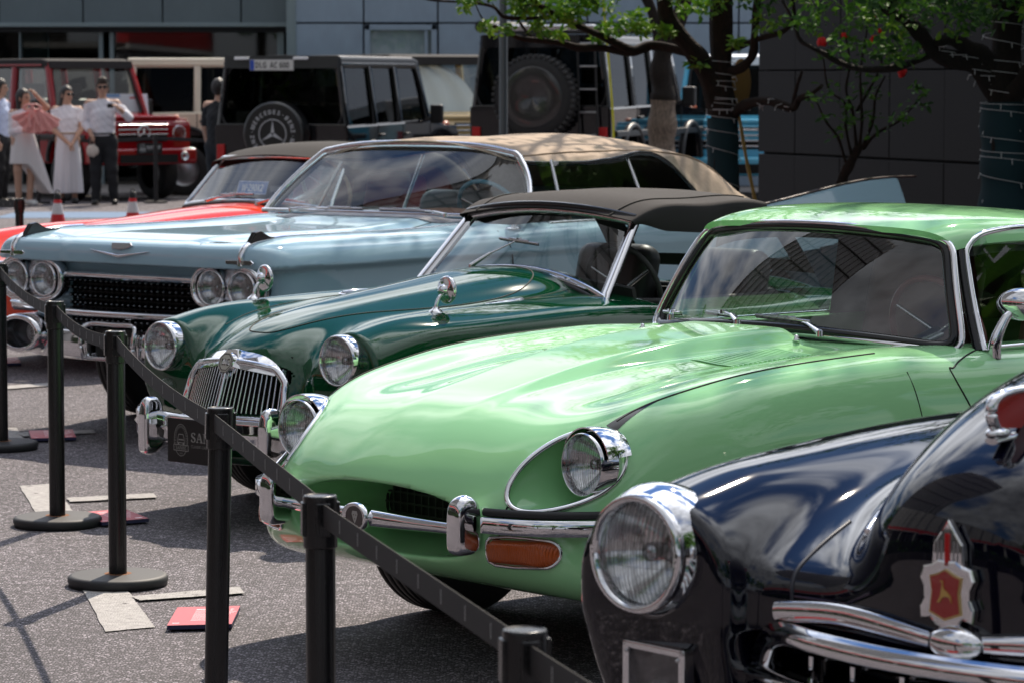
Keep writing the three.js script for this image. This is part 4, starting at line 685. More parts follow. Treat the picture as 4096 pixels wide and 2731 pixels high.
// ---------------------------------------------------------------- pale blue finned convertible
{
  const car = thing('convertible', 'pale blue finned convertible with quad headlights and beige soft top, third in the row', 'classic car', [-1.848, 0, -15.42], 0.90757);
  const blue = paint(0.35, 0.52, 0.62);
  const tl = sp([[-0.1, 0.962], [0.2, 0.97], [1.0, 0.974], [1.9, 0.984], [3.5, 0.995], [4.6, 0.985], [5.9, 0.93]]);
  const Wp = sp([[-0.2, 0.93], [0.1, 0.955], [0.6, 0.97], [2.5, 0.985], [4.5, 0.99], [5.9, 0.93]]);
  const finY = sp([[3.6, 0.985], [4.0, 1.02], [4.6, 1.085], [5.2, 1.143], [5.9, 1.145]]);
  const f0 = (x, y, z) => {
    const a = Math.abs(z), r = ss(-0.02, 0.35, x);
    const H = tl(x) + 0.014 * (1 - ss(0.35, 0.45, a)) * r - 0.03 * gau((a - 0.52) / 0.085) * r * (1 - ss(1.5, 1.9, x)) + 0.018 * gau((a - 0.76) / 0.1) * r * (1 - ss(2, 3, x)) + 0.03 * ss(1.2, 1.9, x) * (1 - ss(0.5, 0.9, a)) * (1 - ss(2, 2.4, x));
    const cr = 1 - ss(0.4, 3, x);
    const W = Wp(x) - 0.035 * ss(0.862, 0.835, y) * cr - 0.5 * Math.max(0, 0.7 - y) ** 2 - 0.3 * Math.max(0, y - 0.87) * (0.4 + 0.6 * cr);
    const N = -0.035 + 0.35 * Math.max(0, a - 0.55) ** 2 - 0.012 * (1 - ss(0.34, 0.44, a)) + 0.1 * ss(0.852, 0.836, y) + 0.14 * ss(0.7, 0.64, y);
    let v = smax(smax(y - H, a - W, 0.17), (N - x) * 0.8, 0.13);
    if (x > 3.3) { const fin = smax(smax(Math.abs(a - 0.93 + 0.02 * (y - 1)) - 0.014 - 0.25 * Math.max(0, finY(x) - y), y - finY(x), 0.012), x - 5.92 + 0.95 * (1.14 - y), 0.01); v = smin(v, fin * 0.8, 0.06); }
    v = smax(v, x - 5.62 + 0.3 * (y - 0.7) ** 2, 0.08);
    return smax(v, 0.3 + 0.22 * (1 - ss(0.1, 0.7, x)) - y, 0.08);
  };
  const arch = (x, y, z, cx) => Math.max(Math.hypot(x - cx, y - 0.34) - 0.38, 0.55 - Math.abs(z));
  const cock = (x, y, z) => smax(smax(Math.abs(x - 3.2) - 1.15, Math.abs(z) - 0.82, 0.1), 0.5 - y, 0.08);
  const grl = (x, y, z) => smax(smax(Math.abs(z) - 0.46, Math.abs(y - 0.64) - 0.155, 0.04), x - 0.22, 0.01);
  const f = (x, y, z) => { let v = f0(x, y, z); if (x < 0.4) v = Math.max(smax(v, -grl(x, y, z), 0.012), -Math.min(bore(x, y, z, 0.757, 0.562, 0.08), bore(x, y, z, 0.757, 0.757, 0.08))); v = smax(v, -Math.min(arch(x, y, z, 0.98), arch(x, y, z, 4.25)), 0.02); return smax(v, -cock(x, y, z), 0.03); };
  add('body', implicit(f, [-0.14, 0.26, -1.02], [5.98, 1.2, 1.02], 0.0155), blue, car);
  add('floor_pan', box(4.6, 0.03, 1.4, 2.9, 0.32, 0), M.black, car);
  // lip moulding
  // quad lamps in chrome pods
  for (const s of [1, -1]) {
    const pod = new THREE.Group(); pod.name = 'headlight_pod'; car.add(pod);
    const st = loop(60, a => { const c = Math.cos(a), n = Math.sin(a), e = (v, p) => Math.sign(v) * Math.pow(Math.abs(v), p); return [0.012, 0.757 + 0.102 * e(n, 0.8), (0.655 + 0.212 * e(c, 0.62)) * s]; });
    add('pod_rim', sweep(st, circ(0.017, 10, 0.03), { closed: true, n: 140, up: [-1, 0, 0] }), M.chrome, pod);
    const pts = st.map(([x, y, z]) => [z, y]); if (s < 0) pts.reverse();
    const back = poly(pts, 0.02); back.rotateY(-Math.PI / 2); back.scale(1, 1, 1); back.translate(0.06, 0, 0); add('pod_back', back, M.satin, pod);
    for (const z of [0.562, 0.757]) headlight(pod, [-0.002, 0.757, z * s], 0.088, { rimDepth: 0.07, inner: 0.86, dome: 0.18 });
    // front ornament: chrome ridge, dark-topped fin, small bar
    const rid = []; for (let i = 0; i <= 12; i++) { const t = i / 12, y = 0.86; const p = i < 5 ? hit(f0, [-0.5, 0.862 + i * 0.022, 0.76 * s], [1, 0, 0]) : drop(f0, 0.02 + (i - 4) * 0.055, 0.76 * s); rid.push([p[0] - 0.003, p[1] + 0.003, p[2]]); }
    add('fender_ridge', sweep(rid, [[-0.02, -0.006], [0.02, -0.006], [0.015, 0.006], [0, 0.012], [-0.015, 0.006]], { n: 50, up: [0, 1, 0] }), M.chrome, car);
    const fp = poly([[0.03, -0.02], [0.075, 0.035], [0.11, 0.04], [0.17, 0.012], [0.3, 0.0], [0.34, -0.012], [0.2, -0.02]], 0.02, 0.006); fp.translate(0, drop(f0, 0.12, 0.76 * s)[1] + 0.005, 0.75 * s); add('fender_fin', fp, M.gloss, car);
    const bar = hit(f0, [-0.5, 0.882, 0.76 * s], [1, 0, 0]); add('front_bar', poly([[-0.085, -0.006], [0.07, -0.009], [0.085, 0], [0.07, 0.009], [-0.085, 0.006]], 0.012, 0.003).rotateY(-Math.PI / 2).translate(bar[0] + 0.004, bar[1], 0.76 * s), M.chrome, car);
    // long fender-top trim
    const ft = []; for (let i = 0; i <= 14; i++) { const p = drop(f0, 0.3 + i * 0.115, 0.755 * s); ft.push([p[0], p[1] + 0.002, p[2]]); } add('fender_trim', sweep(ft, circ(0.008, 6, 0.004), { n: 50 }), M.chrome, car);
    const hs = []; for (let i = 0; i <= 16; i++) hs.push([0.02 + i * 0.112, 0.47 * s]); add('hood_seam', seam(online(f0, hs), 0.003), M.seam, car);
    const ds = []; for (let i = 0; i <= 8; i++) ds.push(side(f0, 1.72 + 0.02 * i, 0.97 - i * 0.06, s)); add('door_seam', seam(ds, 0.0035), M.seam, car);
    const finTop = []; for (let i = 0; i <= 16; i++) { const x = 3.75 + i * 0.125; finTop.push([x, finY(x) + 0.003, 0.93 * s]); } add('fin_moulding', sweep(finTop, circ(0.012, 6, 0.008), { n: 50 }), std(0.03, 0.012, 0.012, 0.3), car);
    if (s < 0) continue; const mp = drop(f0, 1.86, 0.9 * s), mm = new THREE.Group(); mm.name = 'door_mirror'; mm.position.set(...mp); car.add(mm);
    add('mirror_foot', [T(new THREE.SphereGeometry(1, 20, 12), { s: [0.055, 0.014, 0.03] }), sweep([[0, 0, 0], [0.01, 0.035, 0], [0.03, 0.07, 0]], circ(0.014, 8), { n: 10 })], M.chrome, mm); add('mirror_head', T(new THREE.SphereGeometry(1, 24, 16), { p: [0.05, 0.1, 0.01], s: [0.04, 0.045, 0.06] }), M.chrome, mm);
  }
  // V badge and crest
  const vx = -0.05, crest = new THREE.Group(); crest.name = 'hood_badge'; car.add(crest);
  const arm = s => sweep([[0, 0.888, 0], [-0.002, 0.9, 0.09 * s], [0.0, 0.915, 0.2 * s]].map(([x, y, z]) => { const p = hit(f0, [-0.5, y, z], [1, 0, 0]); return [p[0] - 0.004, y, z]; }), circ(0.013, 8, 0.009), { n: 16, scale: t => 1.15 - 1.0 * t });
  add('chevron', [arm(1), arm(-1)], M.chrome, crest);
  const cp = hit(f0, [-0.5, 0.926, 0], [1, 0, 0]); const cg = poly([[-0.06, 0.014], [0.06, 0.016], [0.072, 0.006], [0.05, -0.008], [0.0, -0.016], [-0.05, -0.012]], 0.012, 0.003).rotateY(-Math.PI / 2).rotateZ(-0.5); cg.translate(cp[0] + 0.004, cp[1] + 0.004, 0); add('crest', cg, M.satin, crest);
  // grille: top bar, bullets, centre bar, lower bullets
  add('grille_header', sweep(loop(15, () => 0).map((_, i) => { const z = -0.46 + i / 14 * 0.92; return [0.0 + 0.15 * z * z, 0.792, z]; }), [[-0.02, -0.018], [0.02, -0.02], [0.022, 0.01], [-0.02, 0.014]], { n: 40 }), M.chrome, car);
  const bul = lathe([[0.06, 0.007], [0.0, 0.007], [-0.02, 0.0095], [-0.034, 0.007], [-0.04, 0]], 10), gm = std(0.22, 0.22, 0.23, 0.2, 1);
  for (let r = 0; r < 4; r++) for (let i = 0; i < 24; i++) { const z = -0.44 + (i + (r % 2) * 0.0) * 0.0383; const m = add('grille_stud', bul, gm, car); m.position.set(0.06 + 0.15 * z * z, 0.757 - r * 0.037, z); }
  for (let r = 0; r < 2; r++) for (let i = 0; i < 24; i++) { const z = -0.44 + i * 0.0383; const m = add('grille_stud', bul, gm, car); m.position.set(0.03 + 0.15 * z * z, 0.567 - r * 0.037, z); }
  const bars = []; for (let r = 0; r < 5; r++) bars.push(box(0.02, 0.006, 0.92, 0.1, 0.772 - r * 0.037, 0)); for (let i = 0; i < 25; i++) bars.push(box(0.02, 0.24, 0.006, 0.105, 0.66, -0.46 + i * 0.0383)); for (let r = 0; r < 3; r++) bars.push(box(0.02, 0.006, 0.92, 0.08, 0.585 - r * 0.037, 0));
  add('grille_lattice', bars, std(0.02, 0.02, 0.022, 0.35, 0.6), car).userData.kind = 'stuff';
  add('grille_back', box(0.02, 0.34, 0.96, 0.2, 0.64, 0), M.black, car);
  const cb = []; for (let i = 0; i <= 24; i++) { const z = -0.88 + i / 24 * 1.76, a = Math.abs(z); cb.push([-0.075 + 0.2 * z * z, 0.612 + 0.02 * ss(0.35, 0.6, a), z]); }
  add('grille_bar', sweep(cb, [[-0.03, -0.018], [0.018, -0.022], [0.036, -0.004], [0.02, 0.014], [-0.03, 0.02]], { n: 90, scale: t => 0.35 + 0.65 * Math.sin(Math.min(1, Math.min(t, 1 - t) * 8) * Math.PI / 2) }), M.chrome, car);
  // bumper
  const bf = (x, y, z) => {
    const a = Math.abs(z), N = -0.12 + 0.22 * a * a;
    const top = 0.53 - 0.06 * (1 - ss(0.16, 0.24, a)) * 0 + 0.035 * gau((a - 0.6) / 0.14), bot = 0.385 + 0.04 * ss(0.5, 0.95, a);
    let v = smax(smax(y - top, bot - y, 0.05), N + 1.8 * (y - 0.46) ** 2 - x, 0.04); v = smax(v, a - 0.97 + 0.3 * Math.max(0, 0.1 - x), 0.06); v = smax(v, x - 0.35, 0.05);
    v = smin(v, smax((Math.hypot((a - 0.61) / 0.155, (y - 0.497) / 0.095) - 1) * 0.1, Math.abs(x + 0.02) - 0.13, 0.05), 0.05);
    v = smax(v, -smax((Math.hypot((a - 0.61) / 0.115, (y - 0.497) / 0.067) - 1) * 0.07, Math.abs(x + 0.1) - 0.12, 0.01), 0.02);
    v = smax(v, -smax(smax(a - 0.165, Math.abs(y - 0.51) - 0.1, 0.03), x - 0.02, 0.01), 0.025);
    return v;
  };
  add('bumper', implicit(bf, [-0.24, 0.34, -1.02], [0.4, 0.66, 1.02], 0.011), M.chrome, car);
  const pkM = std(0.22, 0.22, 0.23, 0.25, 0.6);
  for (const s of [1, -1]) { const pk = new THREE.Group(); pk.name = 'parking_lamp'; pk.position.set(-0.045, 0.497, 0.61 * s); car.add(pk); add('lens', lathe([[0.02, 0.056], [0.0, 0.052], [-0.014, 0.034], [-0.02, 0.0]].reverse(), 32).translate(0, 0, 0.02), pkM, pk); for (const r of [0.014, 0.026, 0.038, 0.049]) add('lens_ring', new THREE.TorusGeometry(r, 0.0035, 6, 32).rotateY(Math.PI / 2).translate(-0.02 + 8 * r * r, 0, 0.02), M.dull, pk); add('back', lathe([[0.012, 0.0], [0.008, 0.08], [-0.01, 0.104], [0.02, 0.108]].reverse(), 32).scale(1, 0.66, 1.1), std(0.05, 0.05, 0.055, 0.3, 0.7), pk); add('plate_frame', sweep([[-0.125, 0.395, 0.172 * s], [-0.14, 0.46, 0.174 * s], [-0.12, 0.545, 0.172 * s], [-0.1, 0.56, 0.14 * s], [-0.098, 0.562, 0]], circ(0.013, 8), { n: 30 }), M.chrome, car); }
  const fp = new THREE.Group(); fp.name = 'number_plate'; car.add(fp); add('plate', box(0.01, 0.13, 0.3, -0.06, 0.475, 0, 0.003), std(0.01, 0.01, 0.011, 0.4), fp); const pfg = new THREE.PlaneGeometry(0.29, 0.125); pfg.rotateY(-Math.PI / 2); pfg.translate(-0.0665, 0.475, 0); add('plate_face', pfg, new THREE.MeshStandardMaterial({ map: plateCanvas('#8f8f8c', '#101011'), roughness: 0.45 }), fp);
  // windscreen
  const wb = z => [1.86 + 0.11 * Math.pow(Math.abs(z) / 0.9, 2.2), 1.03 - 0.01 * z * z, z], wtp = z => [2.2 + 0.0 * z * z, 1.388 - 0.05 * Math.pow(Math.abs(z) / 0.66, 3), z];
  const wsP = (u, v) => { const k = (u - 0.5) * 2, b = wb(k * 0.88), t = wtp(k * 0.66), e = 4 * v * (1 - v); return [b[0] + (t[0] - b[0]) * v - 0.03 * e + 0.05 * e * k * k, b[1] + (t[1] - b[1]) * v, b[2] + (t[2] - b[2]) * v + 0.05 * e * k * k * k]; };
  add('windscreen', grid(wsP, 50, 20), M.glass, car);
  const strip = (f, n = 20) => Array.from({ length: n + 1 }, (_, i) => f(i / n));
  const rim = [...strip(t => wsP(0, t), 8), ...strip(t => wsP(t, 1), 24).slice(1, -1), ...strip(t => wsP(1, 1 - t), 8)];
  add('windscreen_frame', sweep(rim, circ(0.017, 10, 0.022), { n: 150 }), M.chrome, car);
  add('windscreen_seal', sweep(rim.map(([x, y, z]) => [x + 0.005, y - 0.022, z * 0.972]), circ(0.012, 8), { n: 150 }), M.gloss, car);
  add('cowl_trim', sweep(strip(t => { const p = wb((t - 0.5) * 1.8); return [p[0] - 0.012, p[1] + 0.004, p[2]]; }), circ(0.013, 8), { n: 60 }), M.chrome, car);
  const cv = []; for (let i = 0; i < 9; i++) { const pts = []; for (let j = 0; j <= 10; j++) { const z = -0.62 + j * 0.124, b = wb(z), p = drop(f0, b[0] - 0.04 - i * 0.014, z); pts.push([p[0], p[1] + 0.002, p[2]]); } add('cowl_louvre', sweep(pts, circ(0.004, 6), { n: 24 }), M.dull, car); }
  wiper(car, [1.78, 1.04, 0.52], [1.88, 1.05, 0.26], [1.86, 1.052, 0.36], [1.85, 1.055, 0.02]); wiper(car, [1.8, 1.04, -0.56], [1.87, 1.05, -0.3], [1.87, 1.05, -0.44], [1.85, 1.055, -0.1]);
  // soft top
  const cl = tex(256, (i, j) => { const k = 205 + 24 * fbm(i / 50, j / 50, 1, 4) + 22 * (hashN(i, j) - 0.5); return [k, k, k]; }, 14, true);
  const cloth = new THREE.MeshStandardMaterial({ color: L3(0.68, 0.53, 0.4), map: cl, roughness: 0.95 });
  const ty = sp([[2.18, 1.405], [2.6, 1.424], [3.1, 1.428], [3.6, 1.41], [3.9, 1.355], [4.3, 1.19], [4.85, 0.99]]);
  const edge = sp([[2.1, 1.312], [3.0, 1.32], [3.45, 1.28], [3.65, 1.12], [3.8, 1.01], [3.95, 0.985], [4.8, 0.975]]);
  const topP = (u, v) => { const x0 = 2.165, x1 = 4.86, x = x0 + (x1 - x0) * u, k = (v - 0.5) * 2, a = Math.abs(k), y = ty(x), e = Math.min(y - 0.002, edge(x)); const t = Math.min(1, a / 0.7), d = Math.max(0, (a - 0.7) / 0.3), wz = 0.6 + 0.04 * ss(2.2, 3, x) - 0.05 * ss(3.6, 4.5, x), wr = 0.012 * fbm(x * 4, k * 5, 2.2, 3) * ss(0.35, 0.7, a) + 0.02 * fbm(x * 2.2 + k * 3, k * 4, 7, 3) * ss(3.3, 3.9, x) * a; const drop = Math.max(0.004, y - 0.085 - e); return [x + 0.02 * a * a * (1 - u), y - 0.085 * Math.pow(t, 2.3) - drop * Math.pow(d, 1.1) + wr + 0.008 * Math.sin(x * 6) * (1 - t * t), Math.sign(k) * (wz * t + (0.09 + 0.07 * ss(3.4, 4.2, x) + 0.1 * (1.32 - Math.min(1.32, e))) * Math.pow(d, 0.8) + wr)]; };
  add('soft_top', grid((u, v) => topP(u, 1 - v), 90, 60, 0.006), cloth, car);
  for (const s of [1, -1]) { add('top_piping', sweep(strip(t => { const p = topP(t * 0.75, s > 0 ? 0.85 : 0.15); return [p[0], p[1] + 0.003, p[2]]; }, 30), circ(0.005, 6), { n: 60 }), std(0.3, 0.22, 0.15, 0.9), car);
    add('top_weatherstrip', sweep(strip(t => { const p = topP(t * 0.69, s > 0 ? 1 : 0); return [p[0], p[1] - 0.008, p[2]]; }, 30), circ(0.013, 8), { n: 70 }), M.gloss, car);
    const vw = (x, y) => [x, y, (0.86 - (y - 1.0) * 0.47) * s];
    add('side_glass', grid((u, v) => vw(2.28 + 1.36 * u - 0.1 * v * u, 0.985 + 0.325 * v), 8, 4), M.glass, car);
    for (const x of [2.34, 3.1]) add('glass_frame', sweep([vw(x, 0.98), vw(x + (x < 2.5 ? 0.08 : 0), 1.31)], circ(0.01, 6), { n: 6 }), M.chrome, car);
    add('belt_moulding', sweep([vw(2.2, 0.99), vw(3, 0.99), vw(3.9, 0.985)], circ(0.012, 6), { n: 10 }), M.chrome, car); }
  // cabin
  const dashm = std(0.3, 0.15, 0.1, 0.4), dash = grid((u, v) => { const z = (v - 0.5) * 1.66, b = wb(z), h = 0.055 * gau((z - 0.35) / 0.4); return [b[0] + 0.03 + (2.22 - b[0]) * u, b[1] - 0.01 + h * Math.sin(Math.min(1, u * 1.1) * 3.0) - 0.05 * u * u, z]; }, 10, 30); add('dashboard', dash, dashm, car);
  add('cabin_lining', [box(2.2, 0.02, 1.6, 3.2, 0.56, 0), box(0.02, 0.4, 1.6, 4.32, 0.78, 0), box(0.05, 0.4, 1.6, 2.16, 0.8, 0)], std(0.03, 0.03, 0.035, 0.9), car);
  for (const x of [2.85, 3.75]) { const st = new THREE.Group(); st.name = 'bench_seat'; car.add(st); add('cushion', box(0.55, 0.2, 1.5, x, 0.66, 0, 0.08), std(0.2, 0.28, 0.33, 0.5), st); add('backrest', box(0.18, 0.5, 1.5, x + 0.3, 0.86, 0, 0.08), std(0.2, 0.28, 0.33, 0.5), st); }
  steering(car, [2.3, 1.02, 0.42], 0.21, std(0.1, 0.3, 0.42, 0.25), 0.55);
  for (const s of [1, -1]) { wheel(car, [0.98, 0.35, 0.78 * s], 0.35, 0.2, 0.2, M.chrome, s); wheel(car, [4.25, 0.35, 0.78 * s], 0.35, 0.2, 0.2, M.chrome, s); }
}
// ---------------------------------------------------------------- dark blue sedan, nearest
{
  const car = thing('sedan', 'nearest car, dark navy rounded sedan with big chrome headlight and red shield emblem', 'classic car', [0.716, 0, -5.373], 0.80285);
  const navy = paint(0.0015, 0.0015, 0.007);
  const wt = sp([[-0.05, 0.96], [0.1, 0.975], [0.25, 1.0], [0.45, 1.018], [0.8, 1.04], [1.4, 1.04], [2.4, 1.0], [5, 0.95]]);
  const ht = sp([[0.0, 0.96], [0.06, 1.015], [0.13, 1.07], [0.22, 1.12], [0.4, 1.19], [0.7, 1.26], [1.1, 1.31], [1.6, 1.31], [2.4, 1.27], [5, 1.1]]);
  const hw = sp([[0.0, 0.25], [0.2, 0.35], [0.5, 0.455], [1.0, 0.56], [1.7, 0.66], [5, 0.8]]);
  const hb = sp([[0.0, 0.78], [0.15, 0.86], [0.35, 0.93], [0.7, 0.975], [1.3, 0.99], [5, 0.95]]);
  const f0 = (x, y, z) => {
    const a = Math.abs(z);
    const ww = 0.185 + 0.05 * ss(0, 0.8, x), wr = wt(x) - 0.8;
    let g = (Math.hypot((a - 0.675) / ww, Math.max(0, y - 0.8) / wr + Math.max(0, 0.8 - y) / 0.42) - 1) * 0.18;
    g = smax(g, 0.03 - x + 0.25 * Math.max(0, 0.74 - y), 0.05);
    const k = Math.pow(Math.pow(a / Math.max(0.1, hw(x)), 2.5) + Math.pow(Math.max(0, y - 0.55) / Math.max(0.05, ht(x) - 0.55), 2.5), 0.4);
    let b = (k - 1) * 0.34; b = smax(b, 0.045 + 0.9 * a * a + 0.1 * Math.max(0, y - 0.95) - x, 0.09);
    let c = smax(y - hb(x), a - 0.9 + 0.25 * (y - 0.7) ** 2, 0.12); c = smax(c, 0.1 + 0.4 * Math.max(0, a - 0.5) ** 2 - x, 0.06);
    let v = smin(smin(g, c, 0.09), b, 0.09);
    if (x > 1) { let q = (Math.pow(Math.pow(Math.abs(x - 3.0) / 1.35, 2.6) + Math.pow(a / (0.8 - 0.25 * Math.max(0, y - 1)), 2.8) + Math.pow(Math.max(0, y - 0.9) / 0.76, 2.6), 0.38) - 1) * 0.6; v = smin(v, q, 0.1); }
    v = smax(v, x - 5.1 + 0.3 * Math.max(0, y - 0.8), 0.25);
    return smax(v, 0.3 - y, 0.1);
  };
  const arch = (x, y, z, cx) => Math.max(Math.hypot(x - cx, y - 0.36) - 0.4, 0.55 - Math.abs(z));
  const gr = (x, y, z) => smax(smax(Math.abs(z) - 0.5, Math.abs(y - 0.58) - 0.15, 0.05), x - 0.32, 0.02);
  const f = (x, y, z) => { let v = f0(x, y, z); if (x < 0.5) v = Math.max(smax(v, -gr(x, y, z), 0.02), -bore(x, y, z, 0.86, 0.68, 0.1)); return smax(v, -Math.min(arch(x, y, z, 0.95), arch(x, y, z, 4.1)), 0.02); };
  add('body', implicit(f, [-0.06, 0.26, -0.95], [1.75, 1.3, 0.95], 0.0115), navy, car);
  add('cabin_shell', implicit((x, y, z) => Math.max(f(x, y, z), 1.74 - x), [1.7, 0.26, -0.98], [5.2, 1.72, 0.98], 0.03), navy, car);
  add('grille_back', box(0.02, 0.34, 1.1, 0.34, 0.58, 0), M.black, car);
  for (const s of [1, -1]) {
    // lamp with deep chrome bell
    const hl = headlight(car, [0.005, 0.86, 0.68 * s], 0.112, { rimDepth: 0.05, inner: 0.84, dome: 0.22, pitch: -0.02 });
    add('chrome_bell', lathe([[0.0, 0.108], [0.012, 0.114], [0.03, 0.123], [0.05, 0.128], [0.075, 0.127], [0.11, 0.12]], 56), M.chrome, hl);
    // side lamp in a chrome frame
    const sl = new THREE.Group(); sl.name = 'side_lamp'; sl.position.set(0.045, 0.6, 0.665 * s); sl.rotation.y = 0.12 * s; car.add(sl);
    add('frame', [box(0.03, 0.016, 0.17, 0, 0.082, 0, 0.005), box(0.03, 0.016, 0.17, 0, -0.082, 0, 0.005), box(0.03, 0.18, 0.016, 0, 0, 0.077, 0.005), box(0.03, 0.18, 0.016, 0, 0, -0.077, 0.005)], M.chrome, sl);
    add('lens', box(0.01, 0.15, 0.14, -0.004, 0, 0), M.lens, sl); add('bulb', T(new THREE.SphereGeometry(0.036, 20, 14), { p: [0.02, 0, 0] }), M.lens, sl); add('back', box(0.004, 0.15, 0.14, 0.05, 0, 0), M.dull, sl);
    for (const [y, z] of [[0.07, 0.07], [-0.07, 0.07], [0.07, -0.07], [-0.07, -0.07]]) add('screw', T(new THREE.SphereGeometry(0.004, 8, 6), { p: [-0.016, y, z] }), M.satin, sl);
    // seams and hood strips
    const sm = []; for (let i = 0; i < 7; i++) { const p = hit(f0, [-0.5, 0.915 - i * 0.023, (0.415 - 0.004 * i) * s], [1, 0, 0]); sm.push(p); }
    add('wing_piping', tube(sm.map(([x, y, z]) => [x + 0.001, y, z]), 0.0045, { m: 8, n: 60 }), std(0.02, 0.02, 0.03, 0.3), car);
    const ap = []; for (let i = 0; i <= 8; i++) { const z = 0.39 - i * 0.024; ap.push(hit(f0, [-0.5, 0.802 + (i > 5 ? (i - 5) * 0.01 : 0), z * s], [1, 0, 0])); } add('apron_seam', seam(ap.map(([x, y, z]) => [x - 0.001, y, z]), 0.003), std(0.08, 0.06, 0.08, 0.2, 1), car);
    const hs = []; for (let i = 0; i <= 16; i++) { const x = 0.2 + i * 0.09; hs.push([x, (hw(x) * 0.86) * s]); } add('hood_strip', tube(online(f0, hs, 0.002), 0.0065, { m: 8, n: 60 }), M.chrome, car);
    // upper grille wing
    const wg = []; for (let i = 0; i <= 10; i++) { const z = 0.02 + i * 0.04; const p = hit(f0, [-0.5, 0.775 - 0.0 * i, z * s], [1, 0, 0]); wg.push([p[0] - 0.012, 0.772 + 0.012 * Math.sin(i / 10 * 3), z * s]); }
    add('grille_wing', sweep(wg, circ(0.012, 12, 0.02), { n: 50, scale: t => 0.75 + 0.35 * Math.sin(t * 2.6) }), M.chrome, car);
  }
  // grille: arched frame, cross bars, uprights
  const gx = z => 0.015 + 0.55 * z * z, ft = [];
  const A = [[0.645, -0.475], [0.68, -0.468], [0.715, -0.445], [0.733, -0.4]]; const fr = [...A, [0.735, -0.3], [0.735, -0.15], [0.735, 0], [0.735, 0.15], [0.735, 0.3], ...A.map(([y, z]) => [y, -z]).reverse()].map(([y, z]) => [gx(z) - 0.01, y, z]);
  const bar = [[-0.02, -0.024], [0.012, -0.024], [0.024, -0.012], [0.012, -0.004], [0.026, 0.006], [0.014, 0.02], [-0.02, 0.024]];
  add('grille_frame', sweep(fr, bar, { n: 120, up: [-1, 0.2, 0] }), M.chrome, car);
  for (const y of [0.645, 0.56, 0.475]) { const p = []; for (let i = 0; i <= 16; i++) { const z = -0.6 + i * 0.075; p.push([gx(z) - 0.03, y, z]); } add('grille_bar', sweep(p, [[-0.02, -0.022], [0.014, -0.022], [0.022, -0.01], [0.014, -0.003], [0.026, 0.006], [0.012, 0.022], [-0.02, 0.022]], { n: 60 }), M.chrome, car); }
  for (let i = -3; i <= 3; i++) { const z = i * 0.125 + 0.02; add('grille_upright', box(0.02, 0.28, 0.012, gx(z) + 0.03, 0.6, z, 0.004), M.chrome, car); }
  const cl = [hit(f0, [-0.5, 0.775, 0], [1, 0, 0])][0];
  add('grille_clamp', T(new THREE.SphereGeometry(1, 28, 18), { p: [cl[0] - 0.015, 0.775, 0.02], s: [0.03, 0.032, 0.058] }), M.chrome, car);
  // emblem: chrome shield, red enamel, fluted crown
  const em = new THREE.Group(); em.name = 'emblem'; const ep = hit(f0, [-0.5, 0.862, 0], [1, 0, 0]); em.position.set(ep[0] - 0.004, 0.862, 0.0); em.rotation.y = -Math.PI / 2; car.add(em);
  const sh = k => [[0, -0.062], [0.02, -0.055], [0.034, -0.042], [0.05, -0.045], [0.052, -0.028], [0.044, -0.012], [0.044, 0.006], [0.052, 0.022], [0.047, 0.038], [0.03, 0.042], [0.018, 0.05], [0, 0.05]].map(([x, y]) => [x * k, y * k]);
  const full = k => [...sh(k), ...sh(k).slice(1, -1).reverse().map(([x, y]) => [-x, y])];
  add('shield', poly(full(1), 0.012, 0.004), M.chrome, em);
  const inn = k => [[0, -0.045], [0.03, -0.034], [0.026, 0], [0.03, 0.024], [0.016, 0.028], [0, 0.036], [-0.016, 0.028], [-0.03, 0.024], [-0.026, 0], [-0.03, -0.034]].map(([x, y]) => [x * k, y * k]);
  add('gold_border', mov(poly(inn(1.09), 0.003), 0, 0, 0.0165), std(0.6, 0.45, 0.2, 0.3, 1), em);
  add('red_enamel', mov(poly(inn(1), 0.003), 0, 0, 0.0175), new THREE.MeshPhysicalMaterial({ color: L3(0.3, 0.006, 0.004), roughness: 0.3, clearcoat: 1 }), em);
  add('leaping_deer', mov(poly([[-0.014, -0.018], [-0.008, -0.008], [-0.006, 0.002], [-0.004, 0.014], [-0.009, 0.02], [-0.003, 0.019], [-0.001, 0.006], [0.008, 0.0], [0.014, -0.006], [0.016, -0.018], [0.011, -0.008], [0.002, -0.007], [-0.004, -0.01], [-0.009, -0.018]], 0.002), 0, 0, 0.0205), std(0.7, 0.5, 0.18, 0.3, 1), em);
  const crown = []; for (let i = 0; i < 7; i++) { const x = -0.03 + i * 0.01; crown.push(box(0.007, 0.03 + 0.03 * (1 - Math.abs(x) / 0.03), 0.012, x, 0.054 + 0.014 * (1 - Math.abs(x) / 0.03), 0.006, 0.003)); } crown.length = 0; add('crown', poly([[-0.03, 0.044], [-0.027, 0.08], [-0.012, 0.1], [0, 0.118], [0.012, 0.1], [0.027, 0.08], [0.03, 0.044]], 0.01, 0.003), M.chrome, em); for (const x of [-0.021, -0.013, 0.013, 0.021]) add('crown_flute', box(0.002, 0.04, 0.002, x, 0.066, 0.0135), M.dull, em); add('red_stripe', box(0.008, 0.055, 0.004, 0, 0.072, 0.014), M.redplastic, em);
  // hood ornament: red fin in a chrome frame
  const or = new THREE.Group(); or.name = 'hood_ornament'; const ob = drop(f0, 0.2, 0); or.position.set(ob[0], ob[1], 0); or.scale.set(1, 0.66, 1); car.add(or);
  add('foot', sweep([[-0.05, -0.004, 0], [0.1, 0.012, 0], [0.5, 0.07, 0]], circ(0.014, 10, 0.01), { n: 20 }), M.chrome, or);
